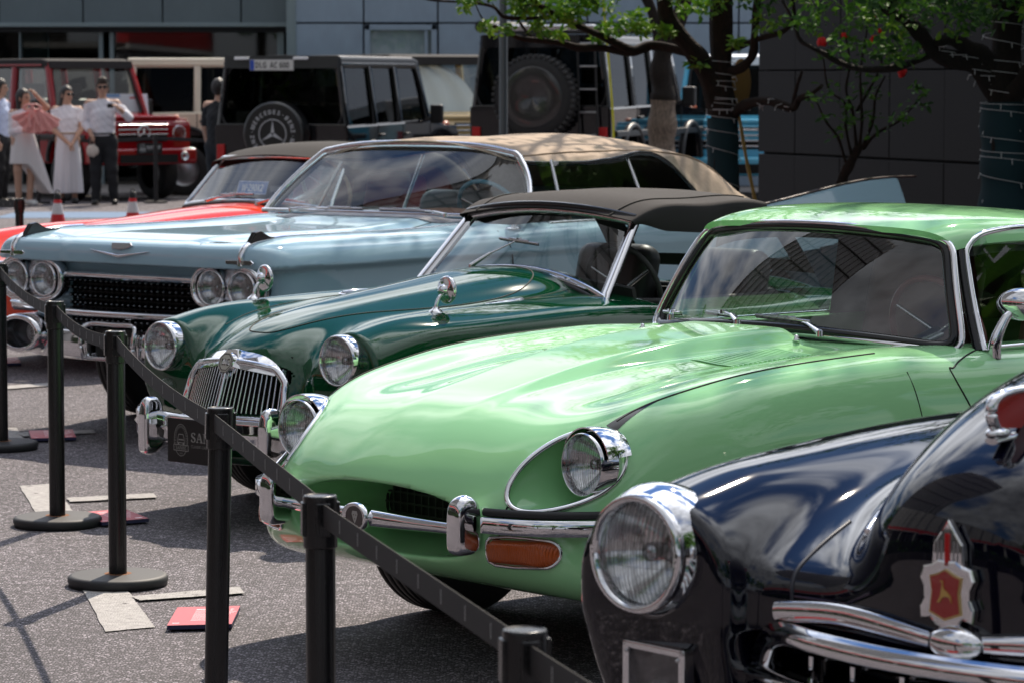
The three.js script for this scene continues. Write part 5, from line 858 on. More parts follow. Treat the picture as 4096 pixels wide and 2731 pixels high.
  add('post', [T(new THREE.SphereGeometry(1, 18, 12), { p: [-0.03, 0.015, 0], s: [0.03, 0.018, 0.018] }), sweep([[-0.03, 0.01, 0], [-0.05, 0.06, 0], [-0.045, 0.1, 0], [-0.015, 0.118, 0], [0.1, 0.125, 0], [0.3, 0.13, 0]], circ(0.011, 8), { n: 30 })], M.chrome, or);
  add('red_fin', poly([[-0.042, 0.03], [-0.042, 0.1], [-0.015, 0.113], [0.28, 0.126], [0.28, 0.05], [0.05, 0.02]], 0.008).translate(0, 0, -0.004), new THREE.MeshPhysicalMaterial({ color: L3(0.35, 0.012, 0.008), roughness: 0.15, clearcoat: 1 }), or);
  for (const s of [1, -1]) { wheel(car, [0.95, 0.36, 0.72 * s], 0.36, 0.19, 0.22, M.chrome, s); wheel(car, [4.1, 0.36, 0.72 * s], 0.36, 0.19, 0.22, M.chrome, s); }
}
// ---------------------------------------------------------------- orange red roadster behind the blue car
{
  const car = thing('roadster', 'orange red roadster with black soft top, half hidden behind the pale blue car', 'sports car', [-2.72, 0, -19.55], 0.873);
  const red = paint(0.75, 0.055, 0.014);
  const wt = sp([[-0.1, 0.7], [0.1, 0.77], [0.4, 0.82], [1.0, 0.845], [1.6, 0.85], [2.6, 0.85], [3.6, 0.78], [4.1, 0.55]]), ht = sp([[-0.15, 0.6], [0.05, 0.73], [0.3, 0.82], [0.8, 0.89], [1.4, 0.94], [1.9, 0.93], [2.6, 0.88], [3.4, 0.85], [4.1, 0.6]]), hw = sp([[-0.15, 0.32], [0.3, 0.42], [1.4, 0.6], [4.1, 0.6]]);
  const f0 = (X, y, z) => {
    const x = X < 1.4 ? 1.4 - (1.4 - X) * 0.8 : X;
    const a = Math.abs(z);
    let g = (Math.hypot((a - 0.6) / 0.2, Math.max(0, y - 0.6) / Math.max(0.05, wt(x) - 0.6) + Math.max(0, 0.6 - y) / 0.36) - 1) * 0.17; g = smax(g, 0.0 - x + 0.3 * Math.max(0, 0.5 - y), 0.09);
    let b = (Math.pow(Math.pow(a / hw(x), 2.4) + Math.pow(Math.max(0, y - 0.35) / Math.max(0.05, ht(x) - 0.35), 2.4), 1 / 2.4) - 1) * 0.35; b = smax(b, -0.12 + 0.5 * a * a - x, 0.1);
    let c = smax(y - ht(x) + 0.14, a - 0.8 + 0.4 * (y - 0.55) ** 2, 0.1); c = smax(c, 0.02 - x, 0.08);
    let v = smin(smin(g, c, 0.1), b, 0.1); v = smax(v, x - 4.05, 0.15); return smax(v, 0.25 - y, 0.1);
  };
  const f = (x, y, z) => { let v = f0(x, y, z); v = smax(v, -Math.max(Math.min(Math.hypot(x - 0.6, y - 0.32), Math.hypot(x - 3.2, y - 0.32)) - 0.36, 0.5 - Math.abs(z)), 0.02); if (x < 0.2) v = Math.max(v, -bore(x + 0.35, y, z, 0.66, 0.61, 0.088)); return smax(v, -smax(smax(Math.abs(x - 2.25) - 0.55, Math.abs(z) - 0.64, 0.1), 0.5 - y, 0.08), 0.03); };
  add('body', implicit(f, [-0.62, 0.2, -0.86], [4.1, 1.0, 0.86], 0.016), red, car);
  for (const s of [1, -1]) { headlight(car, [-0.36, 0.66, 0.61 * s], 0.1, { rimDepth: 0.06, inner: 0.88 }); const bp = []; for (let i = 0; i <= 8; i++) { const z = 0.2 + i * 0.08; bp.push([-0.58 + 0.45 * z * z * z, 0.43, z * s]); } add('bumper', sweep(bp, circ(0.03, 10, 0.055), { n: 40 }), M.chrome, car); wheel(car, [0.6, 0.33, 0.66 * s], 0.33, 0.17, 0.2, M.chrome, s); wheel(car, [3.2, 0.33, 0.66 * s], 0.33, 0.17, 0.2, M.chrome, s); const hs = []; for (let i = 0; i <= 12; i++) hs.push([-0.2 + i * 0.135, (0.4 + 0.012 * i) * s]); add('bonnet_seam', seam(online(f0, hs), 0.003), M.seam, car); }
  add('grille_ring', tube(loop(40, a => [-0.5 + 0.04 * Math.abs(Math.sin(a)), 0.55 + 0.09 * Math.sin(a), 0.28 * Math.cos(a)]), 0.016, { closed: true, n: 80 }), M.chrome, car); add('grille', T(new THREE.CylinderGeometry(1, 1, 0.02, 32), { p: [-0.48, 0.55, 0], r: [0, 0, Math.PI / 2], s: [0.085, 1, 0.27] }), M.black, car);
  add('grille_bar', [box(0.02, 0.025, 0.52, -0.51, 0.55, 0, 0.006)], M.chrome, car);
  const wb = z => [1.56 + 0.25 * z * z, 0.955 - 0.1 * z * z, z], wtp = z => [1.86 + 0.2 * z * z, 1.235 - 0.07 * z * z, z], wsP = (u, v) => { const b = wb((u - 0.5) * 1.3), t = wtp((u - 0.5) * 1.12); return [0, 1, 2].map(e => b[e] + (t[e] - b[e]) * v); };
  add('windscreen', grid(wsP, 36, 10), M.glass, car);
  const rim = []; for (let i = 0; i <= 20; i++) rim.push(wsP(i / 20, 0)); for (let i = 1; i < 6; i++) rim.push(wsP(1, i / 6)); for (let i = 20; i >= 0; i--) rim.push(wsP(i / 20, 1)); for (let i = 5; i > 0; i--) rim.push(wsP(0, i / 6));
  add('windscreen_frame', tube(rim, 0.015, { closed: true, n: 160 }), M.chrome, car); add('windscreen_seal', tube(rim.slice(0, 21).map(([x, y, z]) => [x - 0.02, y - 0.018, z]), 0.016, { n: 40 }), M.rubber, car);
  const cloth = std(0.014, 0.012, 0.0125, 0.92), ry = sp([[1.84, 1.25], [2.0, 1.3], [2.3, 1.325], [2.7, 1.31], [3.0, 1.2], [3.25, 0.98]]);
  add('soft_top', grid((u, q) => { const v = 1 - q, x = 1.83 + 1.4 * u, k = (v - 0.5) * 2, a = Math.abs(k), e = Math.min(1, a / 0.7), d = Math.max(0, a - 0.7) / 0.3, y = ry(x), lo = u < 0.6 ? 1.16 : 1.16 - 0.28 * ss(0.6, 0.85, u); return [x + 0.06 * k * k * (1 - u), y - 0.05 * e * e - Math.max(0, y - 0.05 - Math.min(lo, y - 0.06)) * d, Math.sign(k) * (0.58 * e + 0.06 * Math.sqrt(d))]; }, 40, 40, 0.005), cloth, car);
  add('top_seam', tube(Array.from({ length: 12 }, (_, i) => { const z = 0.5 - i * 0.09; return [2.4 + 0.2 * z * z, ry(2.4) - 0.05 * (z / 0.58) ** 2 + 0.004, z]; }), 0.004, { m: 6 }), M.seam, car);
  // plate on the shelf behind the screen, wipers, cream wheel, cabin
  const pt = canvasTex(512, 150, (g, w, h) => { g.fillStyle = '#2f6fc4'; g.fillRect(0, 0, w, h); g.strokeStyle = g.fillStyle = '#dfe9f5'; g.lineWidth = 5; g.strokeRect(8, 8, w - 16, h - 16); g.font = 'bold 112px sans-serif'; g.save(); g.translate(30, 116); g.scale(0.82, 1); g.fillText('浙W·290K2', 0, 0); g.restore(); });
  const pg = new THREE.PlaneGeometry(0.27, 0.092); pg.rotateY(-Math.PI / 2); pg.rotateZ(-0.35); pg.translate(1.8, 1.03, -0.17); add('number_plate', pg, new THREE.MeshStandardMaterial({ map: pt, roughness: 0.4 }), car);
  wiper(car, [1.5, 0.95, -0.3], [1.58, 0.99, -0.1], [1.58, 0.99, -0.24], [1.575, 1.0, 0.06]); wiper(car, [1.5, 0.945, 0.16], [1.57, 0.985, 0.36], [1.565, 0.98, 0.24], [1.6, 0.955, 0.5]);
  steering(car, [1.96, 1.04, 0.34], 0.2, std(0.62, 0.52, 0.33, 0.35), 0.35);
  add('dashboard', grid((u, v) => { const z = (v - 0.5) * 1.2; return [wb(z)[0] + 0.03 + 0.2 * u, wb(z)[1] - 0.03 - 0.05 * u, z]; }, 4, 10, 0.02), std(0.05, 0.02, 0.02, 0.6), car);
  add('cabin_lining', [box(1.1, 0.02, 1.2, 2.25, 0.52, 0), box(0.02, 0.4, 1.2, 2.78, 0.72, 0)], std(0.04, 0.02, 0.02, 0.8), car);
  for (const s of [1, -1]) seat(car, 2.3, 0.58, 0.33 * s, 0.5, std(0.3, 0.02, 0.015, 0.5), 0.5);
}
// ---------------------------------------------------------------- boxy off-roaders behind
function suv({ name = 'off_roader', label, pos, yaw, body, roof, glass = M.tint, spare = 'cover', grille = 'slats', raised = 0, shade, spareY = 1.07, spareK = 1, plate, dash }) {
  const c = thing(name, label, 'off-roader', [pos[0], raised, pos[1]], yaw, 'boxy off-roaders parked at the back'), dark = std(0.012, 0.012, 0.013, 0.45), w = 0.85;
  const arch = (cx, r) => { const p = []; for (let i = 0; i <= 14; i++) { const a = Math.PI * (1 - i / 14); p.push([cx + r * Math.cos(a), 0.5 + r * Math.sin(a) * 0.98]); } return p; };
  const low = [[0.1, 0.5], ...arch(0.78, 0.46), ...arch(3.42, 0.46), [4.28, 0.5], [4.3, 1.14], [1.2, 1.18], [1.1, 1.15], [0.14, 1.08], [0.08, 1.02]];
  add('body', poly(low, 1.64, 0.03).translate(0, 0, -0.82), body, c);
  add('bonnet', T(box(1.08, 0.07, 1.3, 0.64, 1.135, 0, 0.03), {}), body, c);
  for (const s of [1, -1]) { add('wing_top', box(1.04, 0.05, 0.2, 0.63, 1.1, 0.74 * s, 0.02), body, c); add('turn_lamp', T(new THREE.SphereGeometry(1, 16, 10), { p: [0.28, 1.135, 0.74 * s], s: [0.07, 0.045, 0.05] }), M.amber, c); }
  // greenhouse
  const zt = y => 0.8 - (y - 1.15) * 0.12, roofY = 1.9, x0 = y => 1.16 + (y - 1.15) * 0.36, x1 = y => 4.27 - (y - 1.15) * 0.06;
  add('roof', [poly([[x0(roofY) - 0.04, roofY - 0.02], [x1(roofY) + 0.03, roofY - 0.02], [x1(roofY) + 0.02, roofY + 0.06], [x0(roofY) + 0.15, roofY + 0.06], [x0(roofY) - 0.02, roofY + 0.03]], 1.42, 0.035).translate(0, 0, -0.71)], roof, c);
  const post = (xa, ya, xb, yb, s, r = 0.045) => sweep([[xa, ya, zt(ya) * s], [xb, yb, zt(yb) * s]], [[-r, -0.03], [r, -0.03], [r, 0.03], [-r, 0.03]], { n: 2, up: [0, 0, 1] });
  for (const s of [1, -1]) {
    for (const g of [post(x0(1.13), 1.13, x0(1.92), 1.92, s, 0.05), post(2.3, 1.13, 2.3, 1.92, s, 0.06), post(3.22, 1.13, 3.22, 1.92, s, 0.05), post(4.24, 1.13, 4.2, 1.92, s, 0.06)]) add('pillar', g, body, c);
    for (const [a, b] of [[1.24, 2.24], [2.36, 3.16], [3.27, 4.17]]) {
      add('side_window', grid((u, v) => { const y = 1.16 + 0.7 * v, x = a + (b - a) * u + (a < 1.3 ? (1 - u) * (y - 1.15) * 0.36 : 0); return [x, y, (zt(y) - 0.005) * s]; }, 2, 2), glass, c);
      add('window_seal', sweep([[a + 0.02, 1.16], [b, 1.16], [b, 1.86], [a + (a < 1.3 ? 0.27 : 0.02), 1.86], [a + 0.02, 1.16]].map(([x, y]) => [x, y, (zt(y) + 0.012) * s]), circ(0.013, 6), { n: 30 }), dark, c);
    }
    add('rub_strip', box(3.9, 0.07, 0.03, 2.2, 0.86, 0.865 * s, 0.01), dark, c);
    add('gutter', box(2.7, 0.03, 0.04, 2.9, 1.9, 0.735 * s, 0.008), body, c);
    for (const x of [1.24, 2.3, 3.22]) add('door_seam', box(0.012, 0.6, 0.006, x, 0.86, 0.8515 * s), M.seam, c);
    for (const x of [2.16, 3.1]) add('door_handle', box(0.16, 0.035, 0.03, x, 1.04, 0.865 * s, 0.012), dark, c);
    add('arch_flare', [0.78, 3.42].map(cx => sweep(arch(cx, 0.46).map(([x, y]) => [x, y, 0.86 * s]), circ(0.035, 8), { n: 30 })), raised ? dark : body, c);
    for (const cx of [0.78, 3.42]) { const wh = wheel(c, [cx, 0.38 - raised, 0.75 * s], 0.38, 0.25, 0.23, M.dull, s); }
    const mr = new THREE.Group(); mr.name = 'door_mirror'; c.add(mr); add('mirror_head', box(0.09, 0.24, 0.17, 1.36, 1.28, 0.98 * s, 0.03), dark, mr); add('mirror_arm', rod([1.38, 1.2, 0.84 * s], [1.37, 1.24, 0.94 * s], 0.02), dark, mr);
    add('tail_lamp', box(0.03, 0.28, 0.1, 4.335, 0.8, 0.76 * s, 0.008), M.redplastic, c);
  }
  const band = (x, o) => grid((u, v) => { const y = 1.17 + 0.7 * v, z = (u - 0.5) * 2 * (zt(y) - 0.05); return [x(y) + o, y, z]; }, 4, 3);
  add('windscreen', band(x0, 0), glass, c);
  if (shade) add('reflection_sheet', grid((u, v) => { const y = 1.18 + 0.66 * v, z = 0.68 - (0.5 + 0.7 * Math.sqrt(1 - v * v * 0.9)) * u; return [x0(y) + 0.05 + 0.02 * Math.sin(u * 20), y, -z]; }, 24, 10, 0.004), std(0.75, 0.77, 0.8, 0.5), c);  // white sheet added behind the glass to imitate a bright reflection
  add('windscreen_seal', tube([[1.17, -1], [1.17, 1], [1.87, 1], [1.87, -1]].flatMap(([y, k], i, a) => { const [y2, k2] = a[(i + 1) % 4]; return [0.06, 0.5, 0.94].map(t => { const yy = y + (y2 - y) * t, kk = k + (k2 - k) * t; return [x0(yy) - 0.012, yy, kk * (zt(yy) - 0.06)]; }); }), 0.02, { closed: true, n: 80, m: 6 }), dark, c);
  add('header', [box(0.08, 0.06, 1.42, x0(1.88), 1.885, 0, 0.02), box(0.1, 0.06, 1.58, x0(1.15), 1.155, 0, 0.02)], body, c);
  add('rear_window', band(x1, 0.012), glass, c);
  add('rear_panel', [box(0.07, 0.09, 1.44, x1(1.9), 1.895, 0, 0.02), box(0.07, 0.14, 1.64, x1(1.15), 1.12, 0, 0.02)], body, c);
  add('rear_seal', sweep([[1.19, -0.72], [1.19, 0.72], [1.86, 0.64], [1.86, -0.64]].map(([y, z]) => [x1(y) + 0.02, y, z]), circ(0.014, 6), { closed: true, n: 60 }), dark, c);
  // front
  add('front_bumper', [box(0.24, 0.24, 1.72, 0.02, 0.58, 0, 0.05)], body, c);
  add('bumper_grille', box(0.02, 0.12, 1.0, -0.105, 0.55, 0), M.black, c);
  for (const s of [1, -1]) { headlight(c, [0.045, 0.91, 0.63 * s], 0.115, { rimDepth: 0.05, inner: 0.88 }); add('lamp_panel', box(0.05, 0.3, 0.34, 0.085, 0.93, 0.66 * s, 0.02), body, c); add('fog_lamp', lathe([[0.02, 0.07], [-0.02, 0.068], [-0.025, 0.055], [0, 0.045], [0.01, 0]].reverse(), 24).translate(-0.105, 0.58, 0.62 * s), M.satin, c); }
  add('grille_panel', box(0.03, 0.28, 0.86, 0.07, 0.93, 0), M.black, c);
  for (let i = 0; i < 4; i++) add('grille_slat', box(0.03, 0.022, 0.86, 0.045, 0.83 + i * 0.068, 0, 0.008), M.satin, c);
  if (grille === 'star') { const st = new THREE.TorusGeometry(0.1, 0.011, 8, 32).rotateY(Math.PI / 2).translate(0.02, 0.92, 0); add('star_badge', [st, ...[0, 1, 2].map(i => { const a = Math.PI / 2 + i * 2.094; return rod([0.02, 0.92, 0], [0.02, 0.92 + 0.095 * Math.sin(a), 0.095 * Math.cos(a)], 0.012, 0.003, 6); })], M.chrome, c); }
  if (plate) { const g = new THREE.PlaneGeometry(0.44, 0.16); g.rotateY(-Math.PI / 2); g.translate(-0.118, 0.7, 0); add('number_plate', g, new THREE.MeshStandardMaterial({ map: plate, roughness: 0.4 }), c); }
  // rear
  add('rear_bumper', box(0.14, 0.14, 1.6, 4.38, 0.56, 0, 0.03), dark, c);
  if (spare) {
    const sw = new THREE.Group(); sw.name = 'spare_wheel'; sw.position.set(4.47, spareY, 0); sw.scale.setScalar(spareK); c.add(sw);
    if (spare === 'tyre') {
      add('tyre', lathe([[-0.11, 0.22], [-0.12, 0.3], [-0.1, 0.385], [-0.06, 0.4], [0.06, 0.4], [0.1, 0.385], [0.12, 0.3], [0.1, 0.2], [0.06, 0.19]], 64), M.rubber, sw);
      const lug = []; for (let i = 0; i < 44; i++) { const a = i / 44 * 6.283; for (const x of [-0.07, 0.07]) lug.push(T(box(0.09, 0.03, 0.034, x, 0.4, 0, 0.006), { r: [a + (x > 0 ? 0.07 : 0), 0, 0] })); } add('tread_block', lug, std(0.03, 0.03, 0.03, 0.7), sw).userData.kind = 'stuff';
      add('tyre_cover', lathe([[0.05, 0.0], [0.115, 0.0], [0.13, 0.2], [0.13, 0.285], [0.11, 0.31], [0.05, 0.31]], 48), new THREE.MeshPhysicalMaterial({ color: L3(0.006, 0.006, 0.007), roughness: 0.3, clearcoat: 1, clearcoatRoughness: 0.05 }), sw);
    } else {
      add('cover', lathe([[-0.13, 0.0], [-0.13, 0.36], [-0.1, 0.39], [0.06, 0.39], [0.1, 0.375], [0.115, 0.35], [0.117, 0.0]].reverse(), 64).scale(-1, 1, 1).scale(-1, 1, 1), spare === 'white' ? body : new THREE.MeshPhysicalMaterial({ color: L3(0.008, 0.008, 0.009), roughness: 0.35, clearcoat: 0.6, clearcoatRoughness: 0.1 }), sw);
      if (spare === 'print') {
        const t = canvasTex(1024, 1024, (g, n) => { g.fillStyle = '#0b0b0d'; g.fillRect(0, 0, n, n); g.strokeStyle = g.fillStyle = '#b4b6ba'; g.lineWidth = 17; g.beginPath(); g.arc(512, 512, 250, 0, 7); g.stroke(); for (let i = 0; i < 3; i++) { const a = -Math.PI / 2 + i * 2.094; g.beginPath(); g.moveTo(512 + 246 * Math.cos(a), 512 + 246 * Math.sin(a)); g.lineTo(512 + 38 * Math.cos(a + 1.047), 512 + 38 * Math.sin(a + 1.047)); g.lineTo(512 + 38 * Math.cos(a - 1.047), 512 + 38 * Math.sin(a - 1.047)); g.fill(); } g.font = 'bold 104px sans-serif'; g.textAlign = 'center'; g.textBaseline = 'middle'; const s = 'MERCEDES·BENZ·'; [...(s + s)].forEach((ch, i) => { const a = -Math.PI / 2 + (i - 5.6) * 0.2244; g.save(); g.translate(512 + 380 * Math.cos(a), 512 + 380 * Math.sin(a)); g.rotate(a + Math.PI / 2); g.fillText(ch, 0, 0); g.restore(); }); });
        const f = new THREE.CircleGeometry(0.35, 64); f.rotateY(Math.PI / 2); f.translate(0.1185, 0, 0); add('printed_cover', f, new THREE.MeshStandardMaterial({ map: t, roughness: 0.4 }), sw);
      }
    }
    add('carrier', box(0.12, 0.3, 0.3, -0.14, 0, 0), dark, sw);
  }
  add('floor_pan', box(4.0, 0.06, 1.5, 2.2, 0.48, 0), M.black, c);
  for (const [x, z] of [[2.0, 0.37], [2.0, -0.37], [3.0, 0.37], [3.0, -0.37]]) { const st = seat(c, x, 0.75, z, 0.5, dark, 0.62); add('headrest', box(0.1, 0.2, 0.28, 0.42, 0.78, 0, 0.04), dark, st); }
  add('dashboard', box(0.35, 0.2, 1.5, 1.36, 1.08, 0, 0.06), dark, c); steering(c, [1.72, 1.12, 0.37], 0.2, dark, 0.4);
  return c;
}
{
  const red = paint(0.24, 0.004, 0.008), cream = paint(0.8, 0.73, 0.58), blk = paint(0.006, 0.006, 0.008), sand = paint(0.52, 0.38, 0.18), white = paint(0.7, 0.72, 0.74), sky = paint(0.1, 0.45, 0.65), top = std(0.014, 0.013, 0.014, 0.9), char = std(0.02, 0.021, 0.024, 0.35);
  const R = d => d * Math.PI / 180;
  const rg = suv({ label: 'dark red open-sided off-roader with star grille behind the standing people', pos: [-5.3, -46.6], yaw: R(131), body: red, roof: top, spare: null, grille: 'star', raised: 0.06, glass: M.glass, plate: plateCanvas('#cfd3d6', '#15171b') });
  // white notice behind the red car's windscreen
  const nt = canvasTex(512, 256, (g, w, h) => { g.fillStyle = '#dfe6f2'; g.fillRect(0, 0, w, h); g.fillStyle = '#5b93cf'; g.fillRect(0, 0, 190, 34); g.fillStyle = '#2a2c33'; g.font = 'bold 88px sans-serif'; g.fillText('巡游', 60, 150); g.fillText('活动', 260, 150); g.fillStyle = '#c2323a'; g.fillText('用', 430, 150); g.fillRect(300, 30, 70, 22); });
  const nc = thing('notice_card', 'white card with dark and red characters standing behind the red car windscreen', 'notice', [-5.72, 1.36, -47.9], R(131) - Math.PI / 2);
  add('card', T(box(0.78, 0.36, 0.01, 0, 0, 0), { r: [-0.15, 0, 0.0] }), std(0.7, 0.72, 0.75, 0.6), nc); add('print', T(new THREE.PlaneGeometry(0.77, 0.35), { p: [0, 0, 0.007], r: [-0.15, 0, 0] }), new THREE.MeshStandardMaterial({ map: nt, roughness: 0.6 }), nc);
  suv({ label: 'cream off-roader seen side on between the red and the black one', pos: [-1.5, -49.4], yaw: R(178), body: cream, roof: cream, spare: null, raised: 0.08 });
  const g1 = suv({ label: 'black off-roader with printed spare wheel cover and number plate at roof height', pos: [-2.72 - 4.3 * -0.285 - 0, -38.5 - 4.3 * 0.956], yaw: R(-107), body: blk, roof: char, spare: 'print', raised: 0.03 });
  const np = canvasTex(512, 110, (g, w, h) => { g.fillStyle = '#c9c9c6'; g.fillRect(0, 0, w, h); g.fillStyle = '#2b4fb0'; g.fillRect(0, 0, 50, h); g.fillStyle = '#17181a'; g.font = 'bold 92px sans-serif'; g.save(); g.translate(58, 88); g.scale(0.78, 1); g.fillText('DLG  AC 600', 0, 0); g.restore(); });
  const pg = new THREE.Group(); pg.name = 'number_plate'; g1.add(pg); add('plate', box(0.015, 0.13, 0.56, 4.29, 1.885, 0.12, 0.004), std(0.5, 0.5, 0.5, 0.4), pg); const pf = new THREE.PlaneGeometry(0.55, 0.12); pf.rotateY(Math.PI / 2); pf.translate(4.299, 1.885, 0.12); add('plate_face', pf, new THREE.MeshStandardMaterial({ map: np, roughness: 0.4 }), pg);
  for (const z of [-0.25, 0.5]) add('plate_lamp', box(0.05, 0.035, 0.18, 4.3, 1.965, z, 0.008), std(0.75, 0.77, 0.8, 0.4), pg);
  suv({ label: 'sand coloured off-roader with bright windscreen between the two black ones', pos: [-0.35, -43.4], yaw: R(117), body: sand, roof: top, spare: null, glass: M.glass, shade: true, raised: 0.1 });  // shade switches on the white sheet standing in for the windscreen reflection
  const g2 = suv({ label: 'tall black off-roader with knobbly spare wheel and rear ladder behind the grey pole', pos: [0.32 + 4.3 * 0.31, -37 - 4.3 * 0.95], yaw: R(-108), body: blk, roof: blk, spare: 'tyre', raised: 0.26, spareY: 1.28, spareK: 1.18 });
  const ld = new THREE.Group(); ld.name = 'ladder'; g2.add(ld); add('ladder_rail', [rod([4.4, 0.75, -0.72], [4.36, 1.98, -0.66], 0.014), rod([4.4, 0.75, -0.5], [4.36, 1.98, -0.46], 0.014)], M.rubber, ld); for (let i = 0; i < 5; i++) add('ladder_rung', rod([4.39, 0.85 + i * 0.26, -0.7], [4.39, 0.85 + i * 0.26, -0.5], 0.012), M.dull, ld);
  const rk = new THREE.Group(); rk.name = 'roof_rack'; g2.add(rk); add('rack_frame', [-0.68, 0.68].map(z => rod([1.7, 2.06, z], [4.2, 2.06, z], 0.025)).concat([1.7, 2.3, 2.9, 3.5, 4.2].map(x => rod([x, 2.06, -0.68], [x, 2.06, 0.68], 0.02))), M.rubber, rk); add('awning_bag', rod([1.9, 2.09, 0.74], [4.25, 2.09, 0.74], 0.07), std(0.01, 0.01, 0.01, 0.6), rk); add('light_bar', box(0.08, 0.07, 1.3, 4.28, 2.07, 0, 0.02), M.satin, rk);
  suv({ label: 'bright blue off-roader with white roof, its round headlight showing between two trunks', pos: [2.75, -40.5], yaw: R(80), body: sky, roof: white, spare: null, raised: 0.08 });
  suv({ label: 'white off-roader with white spare wheel cover beside the dark stone wall', pos: [3.75, -50.3], yaw: R(-91), body: white, roof: white, spare: 'white', raised: 0.05 });
}
// ---------------------------------------------------------------- trees
const barkT = tex(256, (i, j) => { const k = 120 + 90 * fbm(i / 14, j / 50, 3, 5) + 40 * (hashS(i, j >> 2) - 0.5); return [k * 1.05, k * 0.95, k * 0.85]; }, 3, true), barkB = tex(256, (i, j) => { const v = 128 + 120 * fbm(i / 10, j / 36, 6, 5); return [v, v, v]; }, 3);
const bark = new THREE.MeshStandardMaterial({ color: L3(0.07, 0.045, 0.033), map: barkT, bumpMap: barkB, bumpScale: 0.012, roughness: 0.95 });
const leafM = [[0.13, 0.3, 0.025], [0.08, 0.21, 0.025], [0.2, 0.36, 0.03], [0.03, 0.09, 0.018]].map(c => new THREE.MeshPhysicalMaterial({ color: L3(...c), roughness: 0.7, specularIntensity: 0.5, transmission: 0.4, thickness: 0, side: THREE.DoubleSide }));
// limb of varying radius, a little crooked
function limb(pts, r0, r1, o = {}) { const n = pts.length, S = o.n || n * 6; return sweep(pts, loop(o.m || 10, a => { const k = 1 + 0.12 * Math.sin(a * 3 + pts[0][0] * 9); return [Math.cos(a) * r0 * k, Math.sin(a) * r0 * k]; }), { n: S, up: o.up || [0.31, 0.2, 0.93], scale: t => (r0 + (r1 - r0) * t) / r0 * (1 + 0.1 * Math.sin(t * 23 + r0 * 90)) }); }
function uvBark(g) { const p = g.attributes.position, uv = g.attributes.uv; for (let i = 0; i < p.count; i++) uv.setXY(i, p.getX(i) * 2 + p.getZ(i) * 2, p.getY(i) * 0.9); return g; }
// pointed leaves, folded on the midrib, as one buffer per tone
class Leaves {
  constructor() { this.b = [[], [], [], []]; }
  put(x, y, z, L, tone) {
    const d = V(rr(-1, 1), rr(-0.7, 0.6), rr(-1, 1)).normalize(), u = V(rr(-1, 1), rr(0.1, 1), rr(-1, 1)), s = d.clone().cross(u).normalize(), n = s.clone().cross(d), w = L * rr(0.17, 0.25), o = V(x, y, z);
    const P = (a, b, c) => o.clone().addScaledVector(d, a * L).addScaledVector(s, b * w).addScaledVector(n, c * L);
    const a = P(0, 0, 0), m = P(0.5, 0, -0.03), t = P(1, 0, -0.14), l1 = P(0.3, 1, 0.06), l2 = P(0.68, 0.8, 0.0), r1 = P(0.3, -1, 0.06), r2 = P(0.68, -0.8, 0.0), q = this.b[tone];
    for (const f of [[a, m, l1], [l1, m, l2], [l2, m, t], [a, r1, m], [r1, r2, m], [r2, t, m]]) for (const v of f) q.push(v.x, v.y, v.z);
  }
  clump(x, y, z, R, n, L, tones) { for (let i = 0; i < n; i++) { const a = rr(0, 6.28), h = rr(-1, 1), r = R * Math.cbrt(rnd()), c = Math.sqrt(1 - h * h); this.put(x + r * c * Math.cos(a), y + r * h * 0.7, z + r * c * Math.sin(a), L * rr(0.7, 1.25), tones[Math.floor(rnd() * tones.length)]); } }
  build(parent, name = 'foliage') { this.b.forEach((q, i) => { if (!q.length) return; const g = new THREE.BufferGeometry(); g.setAttribute('position', new THREE.Float32BufferAttribute(q, 3)); g.computeVertexNormals(); const m = add(name, g, leafM[i], parent); m.userData.kind = 'stuff'; }); }
}
// crown of limbs growing from p along d
function grow(p, d, len, r, depth, G, LV, tones, dens) {
  const n = 4, pts = [p.toArray()], q = p.clone(), dir = d.clone();
  for (let i = 0; i < n; i++) { dir.add(V(rr(-0.3, 0.3), rr(-0.1, 0.28), rr(-0.3, 0.3))).normalize(); q.addScaledVector(dir, len / n); pts.push(q.toArray()); if (depth > 0 && i > 0 && rnd() < 0.85) { const e = dir.clone().add(V(rr(-1, 1), rr(-0.2, 0.7), rr(-1, 1))).normalize(); grow(q.clone(), e, len * rr(0.5, 0.75), r * 0.55, depth - 1, G, LV, tones, dens); } if (depth <= 1) LV.clump(q.x, q.y, q.z, 0.3, dens, 0.1, tones); }
  G.push(uvBark(limb(pts, r, r * 0.5, { m: depth > 1 ? 8 : 5, n: 10 })));
  if (depth === 0) LV.clump(q.x, q.y, q.z, 0.34, dens, 0.1, tones);
}
function wires(parent, path, r0, r1, turns, y0) {
  const pts = [], tw = []; const cv = new THREE.CatmullRomCurve3(path.map(p => V(...p)), false, 'centripetal');
  for (let i = 0; i <= turns * 14; i++) { const t = i / (turns * 14), c = cv.getPoint(t), a = t * turns * 6.283, r = r0 + (r1 - r0) * t + 0.004; const p = [c.x + r * Math.cos(a), c.y + 0.02 * Math.sin(a * 0.37), c.z + r * Math.sin(a)]; pts.push(p); if (i % 5 === 2) tw.push(rod(p, [p[0] + 0.012 * Math.cos(a), p[1] - 0.035, p[2] + 0.012 * Math.sin(a)], 0.003, 0.003, 5)); }
  const g = add('fairy_light_wire', tube(pts, 0.0028, { m: 5, n: pts.length * 2 }), std(0.42, 0.42, 0.42, 0.5), parent); add('fairy_light', tw, std(0.5, 0.5, 0.5, 0.4), parent).userData.kind = 'stuff';
}
const teal = new THREE.MeshStandardMaterial({ color: L3(0.003, 0.024, 0.032), roughness: 0.9, bumpMap: tex(128, (i, j) => { const v = 128 + 60 * Math.sin(j * 0.5) + 60 * fbm(i / 10, j / 10, 2, 3); return [v, v, v]; }, 8), bumpScale: 0.006 });
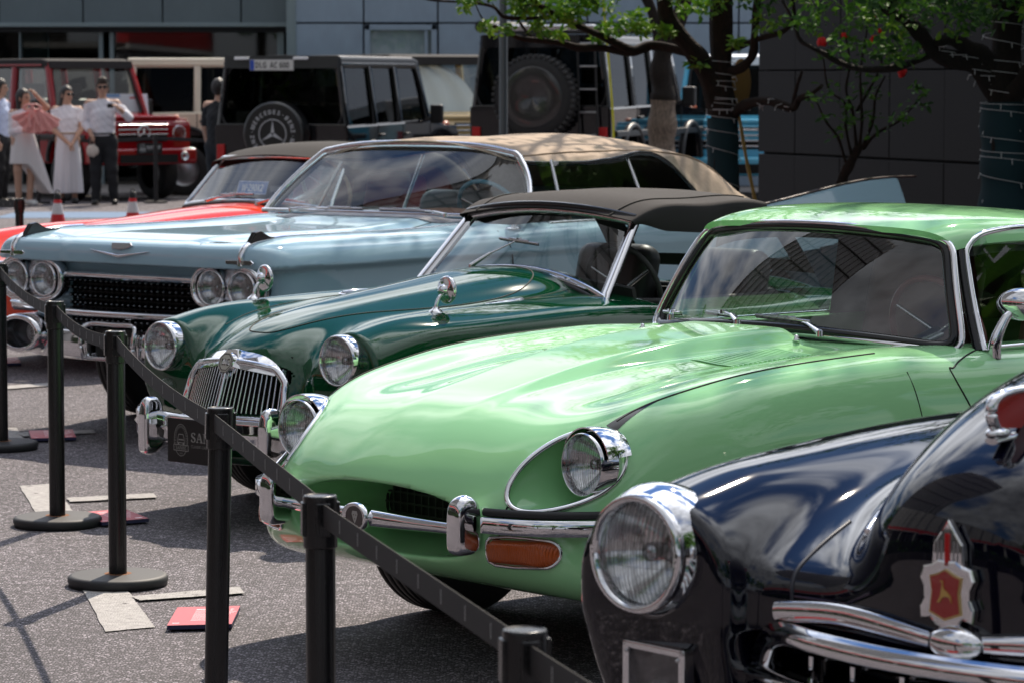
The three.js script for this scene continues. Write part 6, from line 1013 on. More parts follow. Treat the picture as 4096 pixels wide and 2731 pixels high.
{
  // 1: crooked tree with its trunk wrapped in teal cloth, boughs reaching left
  const t = thing('tree', 'crooked brown tree with teal wrapped trunk and fresh leafy boughs reaching left', 'tree', [1.64, 0, -25]), o = p => p.map(([x, y, z]) => [x - 1.64, y, z + 25]);
  const G = [], LV = new Leaves(), L = (p, a, b) => G.push(uvBark(limb(o(p), a, b)));
  L([[1.64, 0, -25], [1.64, 0.7, -25], [1.63, 1.24, -25], [1.63, 1.46, -25], [1.61, 1.66, -25], [1.61, 1.92, -25], [1.61, 2.3, -25], [1.66, 3.0, -25], [1.6, 3.8, -24.8]], 0.115, 0.07);
  add('wrap', sweep(o([[1.64, 0.0, -25], [1.64, 0.5, -25], [1.635, 1.0, -25], [1.63, 1.44, -25]]), loop(20, a => [0.124 * Math.cos(a), 0.124 * Math.sin(a)]), { n: 24, up: [0, 0, 1], scale: q => 1 + 0.03 * Math.sin(q * 31) }), teal, t);
  L([[1.6, 1.5, -25], [1.47, 1.83, -24.9], [1.34, 2.0, -24.8], [1.19, 2.18, -24.7], [1.12, 2.6, -24.6], [1.0, 3.2, -24.4]], 0.085, 0.05);
  L([[1.38, 1.94, -24.9], [1.08, 2.0, -25], [0.91, 1.95, -24.9], [0.68, 1.98, -24.8], [0.5, 1.98, -24.7], [0.39, 2.01, -24.6], [0.22, 2.03, -24.5], [0.05, 2.05, -24.4], [-0.09, 2.12, -24.3], [-0.22, 2.15, -24.2]], 0.042, 0.012);
  L([[1.0, 1.97, -24.95], [0.92, 1.96, -24.9], [0.67, 2.07, -24.7], [0.5, 2.14, -24.5], [0.34, 2.21, -24.3], [0.25, 2.26, -24.2], [0.16, 2.31, -24.1], [0.0, 2.5, -24]], 0.036, 0.018);
  L([[0.34, 2.21, -24.3], [0.16, 2.19, -24.2], [-0.06, 2.2, -24.1], [-0.14, 2.27, -24], [-0.28, 2.3, -24], [-0.45, 2.31, -24], [-0.61, 2.32, -23.9], [-0.72, 2.35, -23.8]], 0.018, 0.006);
  L([[0.14, 2.06, -24.5], [0.06, 2.16, -24.4], [0, 2.26, -24.3], [-0.04, 2.4, -24.2]], 0.012, 0.006); L([[-0.14, 2.12, -24.3], [-0.22, 2.19, -24.2], [-0.27, 2.29, -24]], 0.009, 0.004);
  L([[1.71, 1.46, -25], [1.79, 1.54, -24.8], [1.96, 1.57, -24.6], [2.13, 1.52, -24.5], [2.17, 1.59, -24.4], [2.25, 1.63, -24.3], [2.32, 1.69, -24.2]], 0.045, 0.014); L([[2.13, 1.53, -24.5], [2.15, 1.66, -24.45], [2.19, 1.8, -24.4]], 0.02, 0.01);
  L([[1.66, 1.78, -25], [1.78, 1.84, -24.85], [1.84, 1.92, -24.8], [1.85, 2.1, -24.7], [1.86, 2.34, -24.6], [1.95, 2.9, -24.4]], 0.04, 0.025);
  L([[1.64, 1.95, -25], [1.75, 1.99, -24.9], [1.9, 2.05, -24.7], [2.07, 2.11, -24.5], [2.12, 2.21, -24.4], [2.08, 2.4, -24.2]], 0.03, 0.012);
  L([[1.6, 1.83, -25.02], [1.5, 1.86, -24.9], [1.36, 1.83, -24.8]], 0.025, 0.012);
  L([[1.6, 3.3, -24.85], [1.5, 3.95, -23.7], [1.36, 4.4, -22.5], [1.2, 4.65, -21.3], [1.0, 4.8, -20.2]], 0.06, 0.02); L([[1.6, 3.4, -24.85], [2.0, 4.1, -23.6], [2.3, 4.6, -22.3], [2.4, 4.9, -21]], 0.05, 0.02);
  for (const [x, y, z] of [[1.36, 4.4, -22.5], [1.2, 4.65, -21.3], [1.0, 4.8, -20.2], [2.3, 4.6, -22.3], [2.4, 4.9, -21]]) for (const [dx, dz] of [[-0.8, 0.5], [0.7, 0.6], [0, 1], [-0.3, -0.6]]) grow(V(x - 1.64, y, z + 25), V(dx, 0.25, dz).normalize(), 0.9, 0.03, 1, G, LV, [0, 1, 1, 3], 3);
  // leaf sprays seen from below and in the light
  for (const [x, y, z, n, R] of [[-0.2, 2.13, -24.1, 16, 0.07], [-0.05, 2.1, -24.2, 12, 0.06], [0.12, 2.24, -24.2, 40, 0.11], [0.22, 2.14, -24.2, 26, 0.09], [0.3, 2.28, -24.2, 40, 0.12], [0.05, 2.3, -24.1, 26, 0.09], [0.42, 2.2, -24.3, 24, 0.09], [0.5, 2.3, -24.4, 36, 0.12], [0.75, 2.12, -24.7, 28, 0.09], [0.92, 2.18, -24.7, 44, 0.12], [1.0, 2.12, -24.6, 22, 0.08], [1.18, 2.1, -24.6, 22, 0.07], [0.66, 2.06, -24.8, 14, 0.06], [0.34, 2.08, -24.5, 12, 0.05], [0.7, 2.33, -24.4, 30, 0.12], [-0.3, 2.33, -23.9, 14, 0.07], [0.12, 2.34, -24, 20, 0.09], [-0.35, 2.26, -24, 8, 0.05], [1.42, 1.86, -24.8, 14, 0.06], [1.72, 2.02, -24.8, 12, 0.06], [1.95, 2.18, -24.5, 22, 0.12], [1.5, 2.3, -24.8, 20, 0.12], [1.32, 2.32, -24.6, 26, 0.12]]) LV.clump(x - 1.64, y, z + 25, R * 1.15, Math.round(n * 2.4), 0.072, y > 2.2 ? [0, 1, 2, 0] : [0, 2, 2, 1]);
  for (const [x, y, z, dx, dz] of [[1.6, 3.6, -24.8, 0, 0.3], [1.6, 3.2, -24.9, -0.6, 0.8], [1.0, 3.2, -24.4, -0.7, 0.9], [1.0, 3.1, -24.4, -0.2, 1.0], [1.95, 2.9, -24.4, 0.8, 0.5], [1.9, 2.8, -24.4, 0.1, 1.0], [1.6, 3.7, -24.8, 0.5, -0.5], [1.6, 3.75, -24.8, -0.1, 1.6], [1.6, 3.6, -24.8, 0.3, 1.7], [1.6, 3.7, -24.8, -0.5, 1.4]]) grow(V(x - 1.64, y, z + 25), V(dx, 0.55, dz).normalize(), dz > 1.2 ? 3 : 1.7, 0.05, 2, G, LV, [0, 1, 1, 3], dz > 1.2 ? 2 : 7);
  for (let i = 0; i < 46; i++) LV.clump(rr(-0.5, 2.1) - 1.64, rr(2.3, 2.75), rr(-24.6, -23.7) + 25, 0.13, 26, 0.07, i % 3 ? [1, 3, 3] : [0, 2, 1]);
  add('trunk', G, bark, t); LV.build(t);
  wires(t, o([[1.64, 0.5, -25], [1.63, 1.44, -25], [1.62, 1.6, -25], [1.61, 1.9, -25]]), 0.126, 0.11, 15); wires(t, o([[1.71, 1.48, -25], [1.96, 1.57, -24.6], [2.13, 1.52, -24.5]]), 0.05, 0.03, 6);
  // hat-like woven basket behind the trunk
  // 2: tree with whitewashed trunk, farther back
  const t2 = thing('tree', 'dark tree with whitewashed lower trunk standing between off-roaders', 'tree', [1.51, 0, -33]), G2 = [], LV2 = new Leaves(), o2 = p => p.map(([x, y, z]) => [x - 1.51, y, z + 33]);
  G2.push(uvBark(limb(o2([[1.52, 1.5, -33], [1.54, 1.62, -33], [1.51, 1.82, -33], [1.55, 2.06, -33], [1.71, 2.39, -33], [1.85, 3.2, -33]]), 0.125, 0.08)), uvBark(limb(o2([[1.53, 1.8, -33], [1.5, 2.14, -33], [1.44, 2.39, -33], [1.2, 2.9, -33]]), 0.08, 0.05)));
  for (const [x, y, dx, dz] of [[1.85, 3.2, 0.4, 0.4], [1.85, 3.1, 0.7, -0.5], [1.2, 2.9, -0.7, 0.3], [1.2, 2.9, -0.2, -0.6]]) grow(V(x - 1.51, y, 0), V(dx, 0.8, dz).normalize(), 1.6, 0.06, 2, G2, LV2, [1, 1, 3, 0], 8);
  const wash = new THREE.MeshStandardMaterial({ color: L3(0.75, 0.72, 0.7), map: barkT, bumpMap: barkB, bumpScale: 0.01, roughness: 0.95 });
  add('painted_trunk', uvBark(limb(o2([[1.51, 0, -33], [1.52, 0.6, -33], [1.52, 1.09, -33], [1.535, 1.53, -33]]), 0.16, 0.135)), wash, t2); add('trunk', G2, new THREE.MeshStandardMaterial({ color: L3(0.05, 0.04, 0.033), map: barkT, bumpMap: barkB, bumpScale: 0.01, roughness: 0.95 }), t2); LV2.build(t2);
  // 3: thick tree at the right edge, wrapped and strung with lights
  const t3 = thing('tree', 'thick dark tree at the right edge wrapped in teal cloth with strings of tiny lights', 'tree', [3.36, 0, -22]), G3 = [], LV3 = new Leaves(), o3 = p => p.map(([x, y, z]) => [x - 3.36, y, z + 22]), L3_ = (p, a, b) => G3.push(uvBark(limb(o3(p), a, b)));
  L3_([[3.37, 0, -22], [3.35, 0.82, -22], [3.35, 1.19, -22], [3.34, 1.52, -22], [3.33, 1.69, -22], [3.35, 1.89, -22], [3.36, 2.3, -22], [3.4, 3.2, -22]], 0.14, 0.1);
  add('wrap', sweep(o3([[3.37, 0, -22], [3.36, 0.5, -22], [3.35, 0.82, -22], [3.35, 1.19, -22], [3.34, 1.58, -22]]), loop(22, a => [0.155 * Math.cos(a), 0.155 * Math.sin(a)]), { n: 40, up: [0, 0, 1], scale: q => 1 + 0.05 * Math.sin(q * 37) + 0.28 * gau((q - 0.5) / 0.05) * 0.5 }), teal, t3);
  L3_([[3.3, 1.62, -22], [3.14, 1.82, -21.9], [3, 1.86, -21.8], [2.85, 1.9, -21.7], [2.73, 2.02, -21.6], [2.61, 2.13, -21.5], [2.49, 2.19, -21.4], [2.37, 2.3, -21.3]], 0.07, 0.03);
  L3_([[2.86, 1.92, -21.72], [2.66, 1.84, -21.6], [2.56, 1.81, -21.5], [2.34, 1.8, -21.5], [2.18, 1.84, -21.4], [2.06, 1.9, -21.3], [1.95, 1.95, -21.2], [1.89, 1.99, -21.2], [1.83, 2.12, -21.1], [1.75, 2.25, -21]], 0.028, 0.009);
  L3_([[3.32, 1.7, -22], [3.2, 1.88, -21.9], [3.07, 1.95, -21.8], [2.93, 2, -21.7], [2.83, 1.98, -21.6]], 0.07, 0.03); L3_([[3.38, 1.6, -21.95], [3.5, 1.8, -21.8], [3.7, 2.1, -21.6], [3.9, 2.7, -21.4]], 0.07, 0.05);
  for (const [x, y, z, dx, dz] of [[3.4, 3.2, -22, 0.1, 0.8], [3.4, 3.0, -22, -0.8, 0.4], [2.37, 2.35, -21.3, -0.5, 0.8], [2.5, 2.25, -21.4, 0.2, 0.9], [3.9, 2.7, -21.4, 0.4, 0.8], [3.9, 2.6, -21.4, -0.3, 0.9], [3.4, 3.2, -22, -0.5, -0.6]]) grow(V(x - 3.36, y, z + 22), V(dx, 0.6, dz).normalize(), 1.8, 0.05, 2, G3, LV3, [1, 3, 3, 0], 6);
  for (const [x, y, z, n, R] of [[1.9, 2.12, -21.1, 24, 0.08], [2.0, 2.2, -21.1, 16, 0.07], [2.3, 2.24, -21.3, 40, 0.12], [2.5, 2.22, -21.3, 36, 0.1], [2.7, 2.2, -21.4, 30, 0.12], [2.95, 2.2, -21.4, 30, 0.12], [2.15, 1.95, -21.3, 18, 0.08], [2.45, 1.95, -21.4, 40, 0.11], [2.6, 1.92, -21.4, 40, 0.1], [3.6, 1.7, -21.6, 40, 0.12], [3.62, 1.9, -21.5, 30, 0.12]]) LV3.clump(x - 3.36, y, z + 22, R * 1.3, Math.round(n * 1.6), 0.07, [0, 1, 1, 3]);
  for (let i = 0; i < 60; i++) LV3.clump(rr(1.9, 3.9) - 3.36, rr(2.06, 2.6), rr(-21.9, -21) + 22, 0.13, 26, 0.07, i % 4 ? [1, 3, 3] : [0, 1, 2]);
  add('trunk', G3, new THREE.MeshStandardMaterial({ color: L3(0.045, 0.035, 0.03), map: barkT, bumpMap: barkB, bumpScale: 0.012, roughness: 0.95 }), t3); LV3.build(t3);
  wires(t3, o3([[3.36, 0.3, -22], [3.35, 1.19, -22], [3.34, 1.6, -22], [3.35, 2.3, -22]]), 0.162, 0.135, 19); wires(t3, o3([[3.27, 1.67, -22], [3.14, 1.82, -21.9], [2.93, 1.92, -21.75], [2.8, 1.95, -21.7]]), 0.09, 0.06, 7);
  // 4: small flowering shrub on one leaning stem
  const t4 = thing('flowering_shrub', 'thin stemmed shrub with red flowers in front of the stone wall', 'shrub', [2.4, 0, -24]), G4 = [], LV4 = new Leaves(), o4 = p => p.map(([x, y, z]) => [x - 2.4, y, z + 24]);
  const S4 = [[[2.36, 0, -24], [2.4, 0.55, -24], [2.46, 1, -24], [2.52, 1.12, -24], [2.58, 1.24, -24]], [[2.49, 1.1, -24], [2.41, 1.31, -23.9], [2.31, 1.43, -23.8], [2.24, 1.57, -23.75]], [[2.53, 1.15, -24], [2.47, 1.38, -23.9], [2.45, 1.56, -23.8], [2.33, 1.66, -23.75], [2.28, 1.9, -23.7]], [[2.58, 1.2, -24], [2.59, 1.43, -23.9], [2.57, 1.62, -23.8], [2.56, 1.79, -23.75], [2.6, 2.1, -23.7]], [[2.6, 1.22, -24], [2.67, 1.43, -23.9], [2.68, 1.62, -23.8], [2.74, 1.76, -23.75]], [[2.61, 1.22, -24], [2.7, 1.34, -23.9], [2.85, 1.43, -23.8], [2.93, 1.52, -23.75], [3.02, 1.63, -23.7]], [[2.56, 1.5, -24], [2.64, 1.66, -23.9], [2.71, 1.82, -23.8], [2.72, 1.93, -23.75]], [[2.56, 1.24, -24], [2.52, 1.5, -23.9], [2.46, 1.66, -23.8], [2.48, 1.85, -23.75], [2.42, 2.1, -23.6]]];
  S4.forEach((p, i) => { G4.push(uvBark(limb(o4(p), i ? 0.014 : 0.055, i ? 0.006 : 0.035, { m: 7 }))); if (i) p.slice(1).forEach(q => { LV4.clump(q[0] - 2.4, q[1] + 0.02, q[2] + 24.05, 0.09, 9, 0.06, [1, 3, 1]); }); });
  for (const [x, y, n, R, tn] of [[2.36, 2.08, 26, 0.1, 0], [2.5, 2.0, 30, 0.11, 1], [2.62, 2.14, 30, 0.12, 0], [2.52, 2.2, 30, 0.12, 0], [2.45, 1.86, 20, 0.08, 1], [2.72, 1.98, 26, 0.1, 0], [2.8, 1.92, 22, 0.08, 2], [2.97, 1.66, 16, 0.08, 1], [3.0, 1.55, 10, 0.05, 3], [2.88, 1.45, 16, 0.08, 1], [2.46, 1.45, 12, 0.06, 3], [2.2, 1.6, 12, 0.06, 0], [2.2, 2.1, 20, 0.1, 0], [2.8, 2.15, 26, 0.12, 1], [2.3, 2.25, 26, 0.1, 0]]) LV4.clump(x - 2.4, y, 0.3, R, n, 0.06, [tn, tn, 1]);
  add('trunk', G4, bark, t4); LV4.build(t4);
  const petal = new THREE.MeshPhysicalMaterial({ color: L3(0.75, 0.012, 0.015), roughness: 0.6, transmission: 0.25, thickness: 0 });
  for (const [x, y, k] of [[2.26, 2.02, 1.25], [2.63, 2.18, 0.8], [2.42, 2.06, 0.8], [2.64, 2.03, 1], [2.68, 2.09, 0.6], [2.85, 1.79, 1.15]]) { const g = []; for (let i = 0; i < 14; i++) { const a = i * 2.4, r = 0.012 + 0.0022 * i; g.push(T(new THREE.SphereGeometry(1, 10, 8), { p: [r * Math.cos(a), -r * 0.4, r * Math.sin(a)], s: [0.02, 0.028, 0.006], r: [0, -a + 1.57, 0.0] })); } const f = add('flower', g, petal, t4); f.position.set(x - 2.4, y, 0.4); f.scale.setScalar(k * 0.72); f.rotation.set(0.7, x * 5, 0.3); }
  // 5 and 6: trees whose crowns hang over the row from outside the frame
  const far = (name, lab, x, z, h, seeds, len) => { const t = thing(name, lab, 'tree', [x, 0, z]), G = [], LV = new Leaves(); G.push(uvBark(limb([[0, 0, 0], [0.03, h * 0.5, 0.02], [-0.02, h, 0]], 0.15, 0.1))); for (const [dx, dy, dz] of seeds) grow(V(0, h - 0.1, 0), V(dx, dy, dz).normalize(), len, 0.075, 3, G, LV, [1, 1, 0, 3], 4); add('trunk', G, bark, t); LV.build(t); return t; };
  far('tree', 'leafy tree just outside the right edge, its crown shading the coupe roof', 4.7, -15.2, 3.4, [[-0.8, 0.5, 0.2], [-0.6, 0.7, -0.4], [-0.7, 0.5, 0.7], [0.3, 0.8, 0.4], [0.4, 0.7, -0.6]], 2.2);
}
// bamboo prop and round woven hat by the trunk
{
  const b = thing('bamboo_prop', 'yellowish bamboo stick leaning against the teal wrapped tree', 'stick', [1.9, 0, -25.2]);
  add('stick', [limb([[0.13, 0, 0], [0.0, 0.79, 0], [-0.07, 1.12, 0], [-0.13, 1.46, 0]], 0.016, 0.013, { n: 20 })], std(0.42, 0.24, 0.06, 0.6), b);
  const h = thing('straw_hat', 'round brown woven disc hanging behind the teal wrapped tree trunk', 'hat', [1.79, 1.71, -25.25], 0.9);
  add('brim', T(new THREE.SphereGeometry(1, 28, 18), { s: [0.13, 0.19, 0.03] }), std(0.3, 0.17, 0.05, 0.85), h);
}
// ---------------------------------------------------------------- people, cones and far barrier posts
{
  const skin = new THREE.MeshStandardMaterial({ color: L3(0.46, 0.27, 0.19), roughness: 0.55 }), hairM = std(0.012, 0.009, 0.008, 0.5), shoe = std(0.012, 0.012, 0.013, 0.4);
  const seg = (p, a, b, ra, rb) => { const ab = [b[0] - a[0], b[1] - a[1], b[2] - a[2]], ap = [p[0] - a[0], p[1] - a[1], p[2] - a[2]], t = Math.max(0, Math.min(1, (ap[0] * ab[0] + ap[1] * ab[1] + ap[2] * ab[2]) / (ab[0] ** 2 + ab[1] ** 2 + ab[2] ** 2 + 1e-9))); return Math.hypot(ap[0] - t * ab[0], ap[1] - t * ab[1], ap[2] - t * ab[2]) - (ra + (rb - ra) * t); };
  function person({ pos, yaw = 0, label, J, head = [0, 0, 0], female = false, hair, top, bottom, sleeves = 1, skirt, glasses, shoes = shoe, beltM }) {
    const g = thing('person', label, 'person', [pos[0], 0, pos[1]], yaw), k = female ? 0.9 : 1;
    const D = { pel: [0, 0.93, 0], ch: [0, 1.26, 0], nk: [0, 1.47, 0.0], hd: [0, 1.63, 0.02], lS: [0.19 * k, 1.41, 0], rS: [-0.19 * k, 1.41, 0], lE: [0.24, 1.13, 0], rE: [-0.24, 1.13, 0], lW: [0.24, 0.88, 0.06], rW: [-0.24, 0.88, 0.06], lH: [0.09, 0.9, 0], rH: [-0.09, 0.9, 0], lK: [0.1, 0.49, 0.02], rK: [-0.1, 0.49, 0.02], lA: [0.11, 0.09, -0.02], rA: [-0.11, 0.09, -0.02], ...J };
    const torso = p => { let v = seg([p[0] / 1.25, p[1], p[2]], [D.pel[0] / 1.25, D.pel[1], D.pel[2]], [D.ch[0] / 1.25, D.ch[1], D.ch[2]], 0.118 * k, 0.128 * k); v = smin(v, seg(p, D.lS, D.rS, 0.062 * k, 0.062 * k), 0.1); return smin(v, seg(p, D.ch, [0, D.nk[1] - 0.03, D.nk[2]], 0.1 * k, 0.06), 0.06); };
    const arm = (p, s, e, w, x = 0) => smin(seg(p, s, e, 0.054 * k + x, 0.043 * k + x), seg(p, e, w, 0.042 * k + x, 0.029 * k + x), 0.02);
    const leg = (p, h, n, a, x = 0) => smin(seg(p, h, n, 0.095 * k + x, 0.062 * k + x), seg(p, n, a, 0.062 * k + x, 0.04 + x), 0.03);
    const foot = (p, a) => seg(p, [a[0], 0.045, a[2] - 0.04], [a[0] + 0.015 * Math.sign(a[0]), 0.035, a[2] + 0.15], 0.042, 0.032);
    const body = (x, y, z) => { const p = [x, y, z]; let v = torso(p); v = smin(v, seg(p, D.ch, D.nk, 0.07, 0.052), 0.05); v = smin(v, seg(p, D.nk, [D.hd[0], D.hd[1] - 0.06, D.hd[2] - 0.01], 0.05, 0.052), 0.03); for (const s of ['l', 'r']) { v = smin(v, arm(p, D[s + 'S'], D[s + 'E'], D[s + 'W']), 0.03); v = smin(v, leg(p, D[s + 'H'], D[s + 'K'], D[s + 'A']), 0.05); v = smin(v, foot(p, D[s + 'A']), 0.03); } return v; };
    const B = [[-0.62, 0, -0.35], [0.62, 1.7, 0.42]], parts = [implicit(body, ...B, 0.016)];
    // head with brow, nose, mouth, chin, ears
    const c = D.hd, hf = (x, y, z) => { let v = Math.hypot(x / 0.076, (y - 0.012) / 0.108, (z + 0.012) / 0.096) - 1; v *= 0.08; v = smin(v, seg([x, y, z], [0, -0.06, 0.03], [0, -0.085, 0.045], 0.048, 0.03), 0.04); v = smin(v, seg([x, y, z], [0, 0.012, 0.078], [0, -0.022, 0.096], 0.009, 0.014), 0.015); for (const s of [1, -1]) { v = smax(v, -(Math.hypot(x - 0.03 * s, y - 0.008, z - 0.098) - 0.019), 0.012); v = smin(v, Math.hypot((x - 0.076 * s) / 0.5, (y + 0.005) / 1.5, z + 0.01) * 0.6 - 0.014, 0.01); } v = smin(v, seg([x, y, z], [-0.018, -0.05, 0.077], [0.018, -0.05, 0.077], 0.008, 0.008), 0.008); return smin(v, seg([x, y, z], [0, -0.05, -0.01], [0, -0.16, -0.02], 0.05, 0.05), 0.03); };
    const turn = new THREE.Matrix4().makeRotationFromEuler(new THREE.Euler(head[0], head[1], head[2], 'YXZ')).setPosition(...c);
    parts.push(implicit(hf, [-0.11, -0.17, -0.14], [0.11, 0.14, 0.13], 0.0075).applyMatrix4(turn));
    // hands: palm, four fingers of unequal length, thumb from the side
    for (const s of ['l', 'r']) {
      const w = V(...D[s + 'W']), d = w.clone().sub(V(...D[s + 'E'])).normalize(), sd = (s === 'l' ? 1 : -1), u = V(0, 0, 1).sub(d.clone().multiplyScalar(d.z)).normalize(), n = u.clone().cross(d).multiplyScalar(sd);
      const at = (a, b, q) => w.clone().addScaledVector(d, a).addScaledVector(u, b).addScaledVector(n, q).toArray();
      const hg = (x, y, z) => { const p = [x, y, z]; let v = seg(p, at(0.0, 0, 0), at(0.075, 0.018, 0), 0.026, 0.02); v = smin(v, seg(p, at(0.02, -0.014, 0), at(0.075, -0.02, 0), 0.022, 0.017), 0.02); [[0.028, 0.056], [0.01, 0.064], [-0.009, 0.058], [-0.026, 0.044]].forEach(([b, L]) => { const a = at(0.08, b, 0), m = at(0.08 + L * 0.5, b, 0.008), t = at(0.08 + L * 0.85, b, 0.03); v = smin(v, Math.min(seg(p, a, m, 0.0092, 0.0085), seg(p, m, t, 0.0085, 0.0075)), 0.004); }); return smin(v, Math.min(seg(p, at(0.02, 0.026, 0), at(0.055, 0.05, 0.012), 0.011, 0.01), seg(p, at(0.055, 0.05, 0.012), at(0.082, 0.052, 0.024), 0.01, 0.008)), 0.006); };
      const lo = [0, 1, 2].map(i => w.getComponent(i) - 0.17), hi = [0, 1, 2].map(i => w.getComponent(i) + 0.17); parts.push(implicit(hg, lo, hi, 0.006));
    }
    add('body', parts, skin, g);
    // clothes follow the body
    if (top) add(top.name || 'shirt', implicit((x, y, z) => { const p = [x, y, z]; const cr = 0.004 * Math.sin(y * 60 + x * 25) * Math.sin(x * 40 + z * 30); let v = torso(p) - 0.013 - cr; for (const s of ['l', 'r']) { const e = D[s + 'E'], S = D[s + 'S'], w = D[s + 'W'], q = sleeves, m = [0, 1, 2].map(i => e[i] + (w[i] - e[i]) * Math.max(0, q - 1)), E = q < 1 ? [0, 1, 2].map(i => S[i] + (e[i] - S[i]) * q) : e; let a = seg(p, S, E, 0.068 * k, 0.06 * k); if (q > 1) a = smin(a, seg(p, e, m, 0.058 * k, 0.05 * k), 0.02); v = smin(v, a - cr, 0.03); } v = smax(v, y - (D.nk[1] + 0.015 - 1.6 * Math.abs(x) * (z < 0 ? 0.3 : 0.2)), 0.01); return smax(v, (top.hem ?? 0.9) - y, 0.012); }, ...B, 0.015), top.m, g);
    if (top && !top.plain) { const cl = []; for (const s of [1, -1]) cl.push(T(poly([[0, 0], [0.055, 0.035], [0.07, 0.0], [0.02, -0.05]], 0.005), { p: [0, D.nk[1] - 0.012, 0.068], r: [-0.5, s > 0 ? 0 : Math.PI, 0] })); add('collar', cl, top.m, g); for (let i = 0; i < 5; i++) add('button', T(new THREE.SphereGeometry(0.006, 8, 6), { p: [0, 1.36 - i * 0.085, 0.128 + 0.012 * Math.sin(i)] }), top.m, g); }
    if (bottom) add('trousers', implicit((x, y, z) => { const p = [x, y, z]; const cr = 0.004 * Math.sin(y * 34 + x * 18); let v = 9; for (const s of ['l', 'r']) v = smin(v, leg(p, D[s + 'H'], D[s + 'K'], [D[s + 'A'][0], D[s + 'A'][1] - 0.02, D[s + 'A'][2]], 0.022) - cr, 0.05); v = smin(v, seg([p[0] / 1.3, p[1], p[2]], [D.pel[0] / 1.3, D.pel[1] - 0.04, 0], [0, 1.0, 0], 0.128, 0.118), 0.05); return smax(smax(v, y - 1.0, 0.01), 0.05 - y, 0.01); }, ...B, 0.016), bottom, g);
    if (skirt) add('skirt', implicit((x, y, z) => { const t = Math.max(0, Math.min(1, (1.0 - y) / (1.0 - skirt.hem))), a = Math.atan2(z, x), r = 0.13 + (skirt.w - 0.13) * Math.pow(t, 0.75) + 0.008 * t * Math.sin(a * 9 + y * 3), tr = (skirt.trail || 0) * ss(0, 1, x / 0.4 + 0.2) * t; let v = Math.hypot((x - tr * 0.8) / 1.15, z) - r - tr * 0.3; v = smax(v * 0.85, y - 1.02, 0.02); return smax(v, (skirt.trail ? skirt.hem + 0.42 * (1 - ss(-0.05, 0.35, x)) : skirt.hem) - y, 0.01); }, [-0.4, 0.05, -0.35], [0.62, 1.06, 0.35], 0.016), skirt.m, g);
    if (beltM) add('belt', tube(loop(28, a => [0.172 * k * 0.98 * Math.cos(a), 0.995, 0.142 * Math.sin(a)]), 0.012, { closed: true, n: 56, m: 6 }), beltM, g);
    for (const s of ['l', 'r']) add('shoe', implicit((x, y, z) => smax(foot([x, y, z], D[s + 'A']) - 0.012, y - 0.085 - 0.1 * Math.max(0, -z + D[s + 'A'][2]), 0.01), [D[s + 'A'][0] - 0.1, 0, D[s + 'A'][2] - 0.12], [D[s + 'A'][0] + 0.1, 0.12, D[s + 'A'][2] + 0.24], 0.011), shoes, g);
    // hair and face
    const hg = implicit((x, y, z) => { let v = (Math.hypot(x / 0.088, (y - 0.02) / 0.118, (z + 0.02) / 0.108) - 1) * 0.09 - 0.003 * Math.sin(x * 160) * Math.sin(y * 120); const cut = hair.front ?? 0.055; v = smax(v, Math.min(cut - y, z - 0.035 + 0.3 * (0.02 - y)), 0.015); if (hair.long) v = smin(v, smax(seg([x / 1.3, y, z], [0, 0.0, -0.05], [0, -hair.long, -0.075], 0.062, 0.05), z - 0.02, 0.02), 0.03); if (hair.curl) v = smin(v, Math.hypot(x / 1.1, y - 0.1, z - 0.03) - 0.06 - 0.006 * Math.sin(x * 130) * Math.cos(z * 120), 0.03); return v; }, [-0.14, -0.5, -0.2], [0.14, 0.2, 0.14], 0.009); hg.applyMatrix4(turn); add('hair', hg, hair.m || hairM, g);
    const face = [];
    if (glasses) { const gl = [T(new THREE.SphereGeometry(1, 18, 12), { p: [0.033, 0.012, 0.09], s: [0.029, 0.025, 0.009] }), T(new THREE.SphereGeometry(1, 18, 12), { p: [-0.033, 0.012, 0.09], s: [0.029, 0.025, 0.009] }), rod([-0.01, 0.018, 0.096], [0.01, 0.018, 0.096], 0.003), rod([0.06, 0.018, 0.085], [0.08, 0.016, -0.01], 0.003), rod([-0.06, 0.018, 0.085], [-0.08, 0.016, -0.01], 0.003)]; add('sunglasses', merge(gl).applyMatrix4(turn), M.gloss, g); }
    else for (const s of [1, -1]) add('eye', T(new THREE.SphereGeometry(0.011, 14, 10), { p: [0.03 * s, 0.008, 0.078] }).applyMatrix4(turn), std(0.03, 0.02, 0.015, 0.2), g);
    add('mouth', T(new THREE.SphereGeometry(1, 14, 8), { p: [0, -0.051, 0.083], s: [0.019, 0.005, 0.006] }).applyMatrix4(turn), std(0.35, 0.1, 0.09, 0.5), g);
    return g;
  }
  const weave = tex(128, (i, j) => { const v = 128 + 40 * Math.sin(i * 1.2) * Math.sin(j * 1.2) + 50 * fbm(i / 20, j / 20, 4, 3); return [v, v, v]; }, 12);
  const whiteC = new THREE.MeshStandardMaterial({ color: L3(0.72, 0.71, 0.76), roughness: 0.85, bumpMap: weave, bumpScale: 0.004 }), blueC = std(0.5, 0.58, 0.78, 0.85), darkC = std(0.01, 0.011, 0.014, 0.85), creamC = std(0.6, 0.53, 0.47, 0.8);
  const Zk = -45.1;
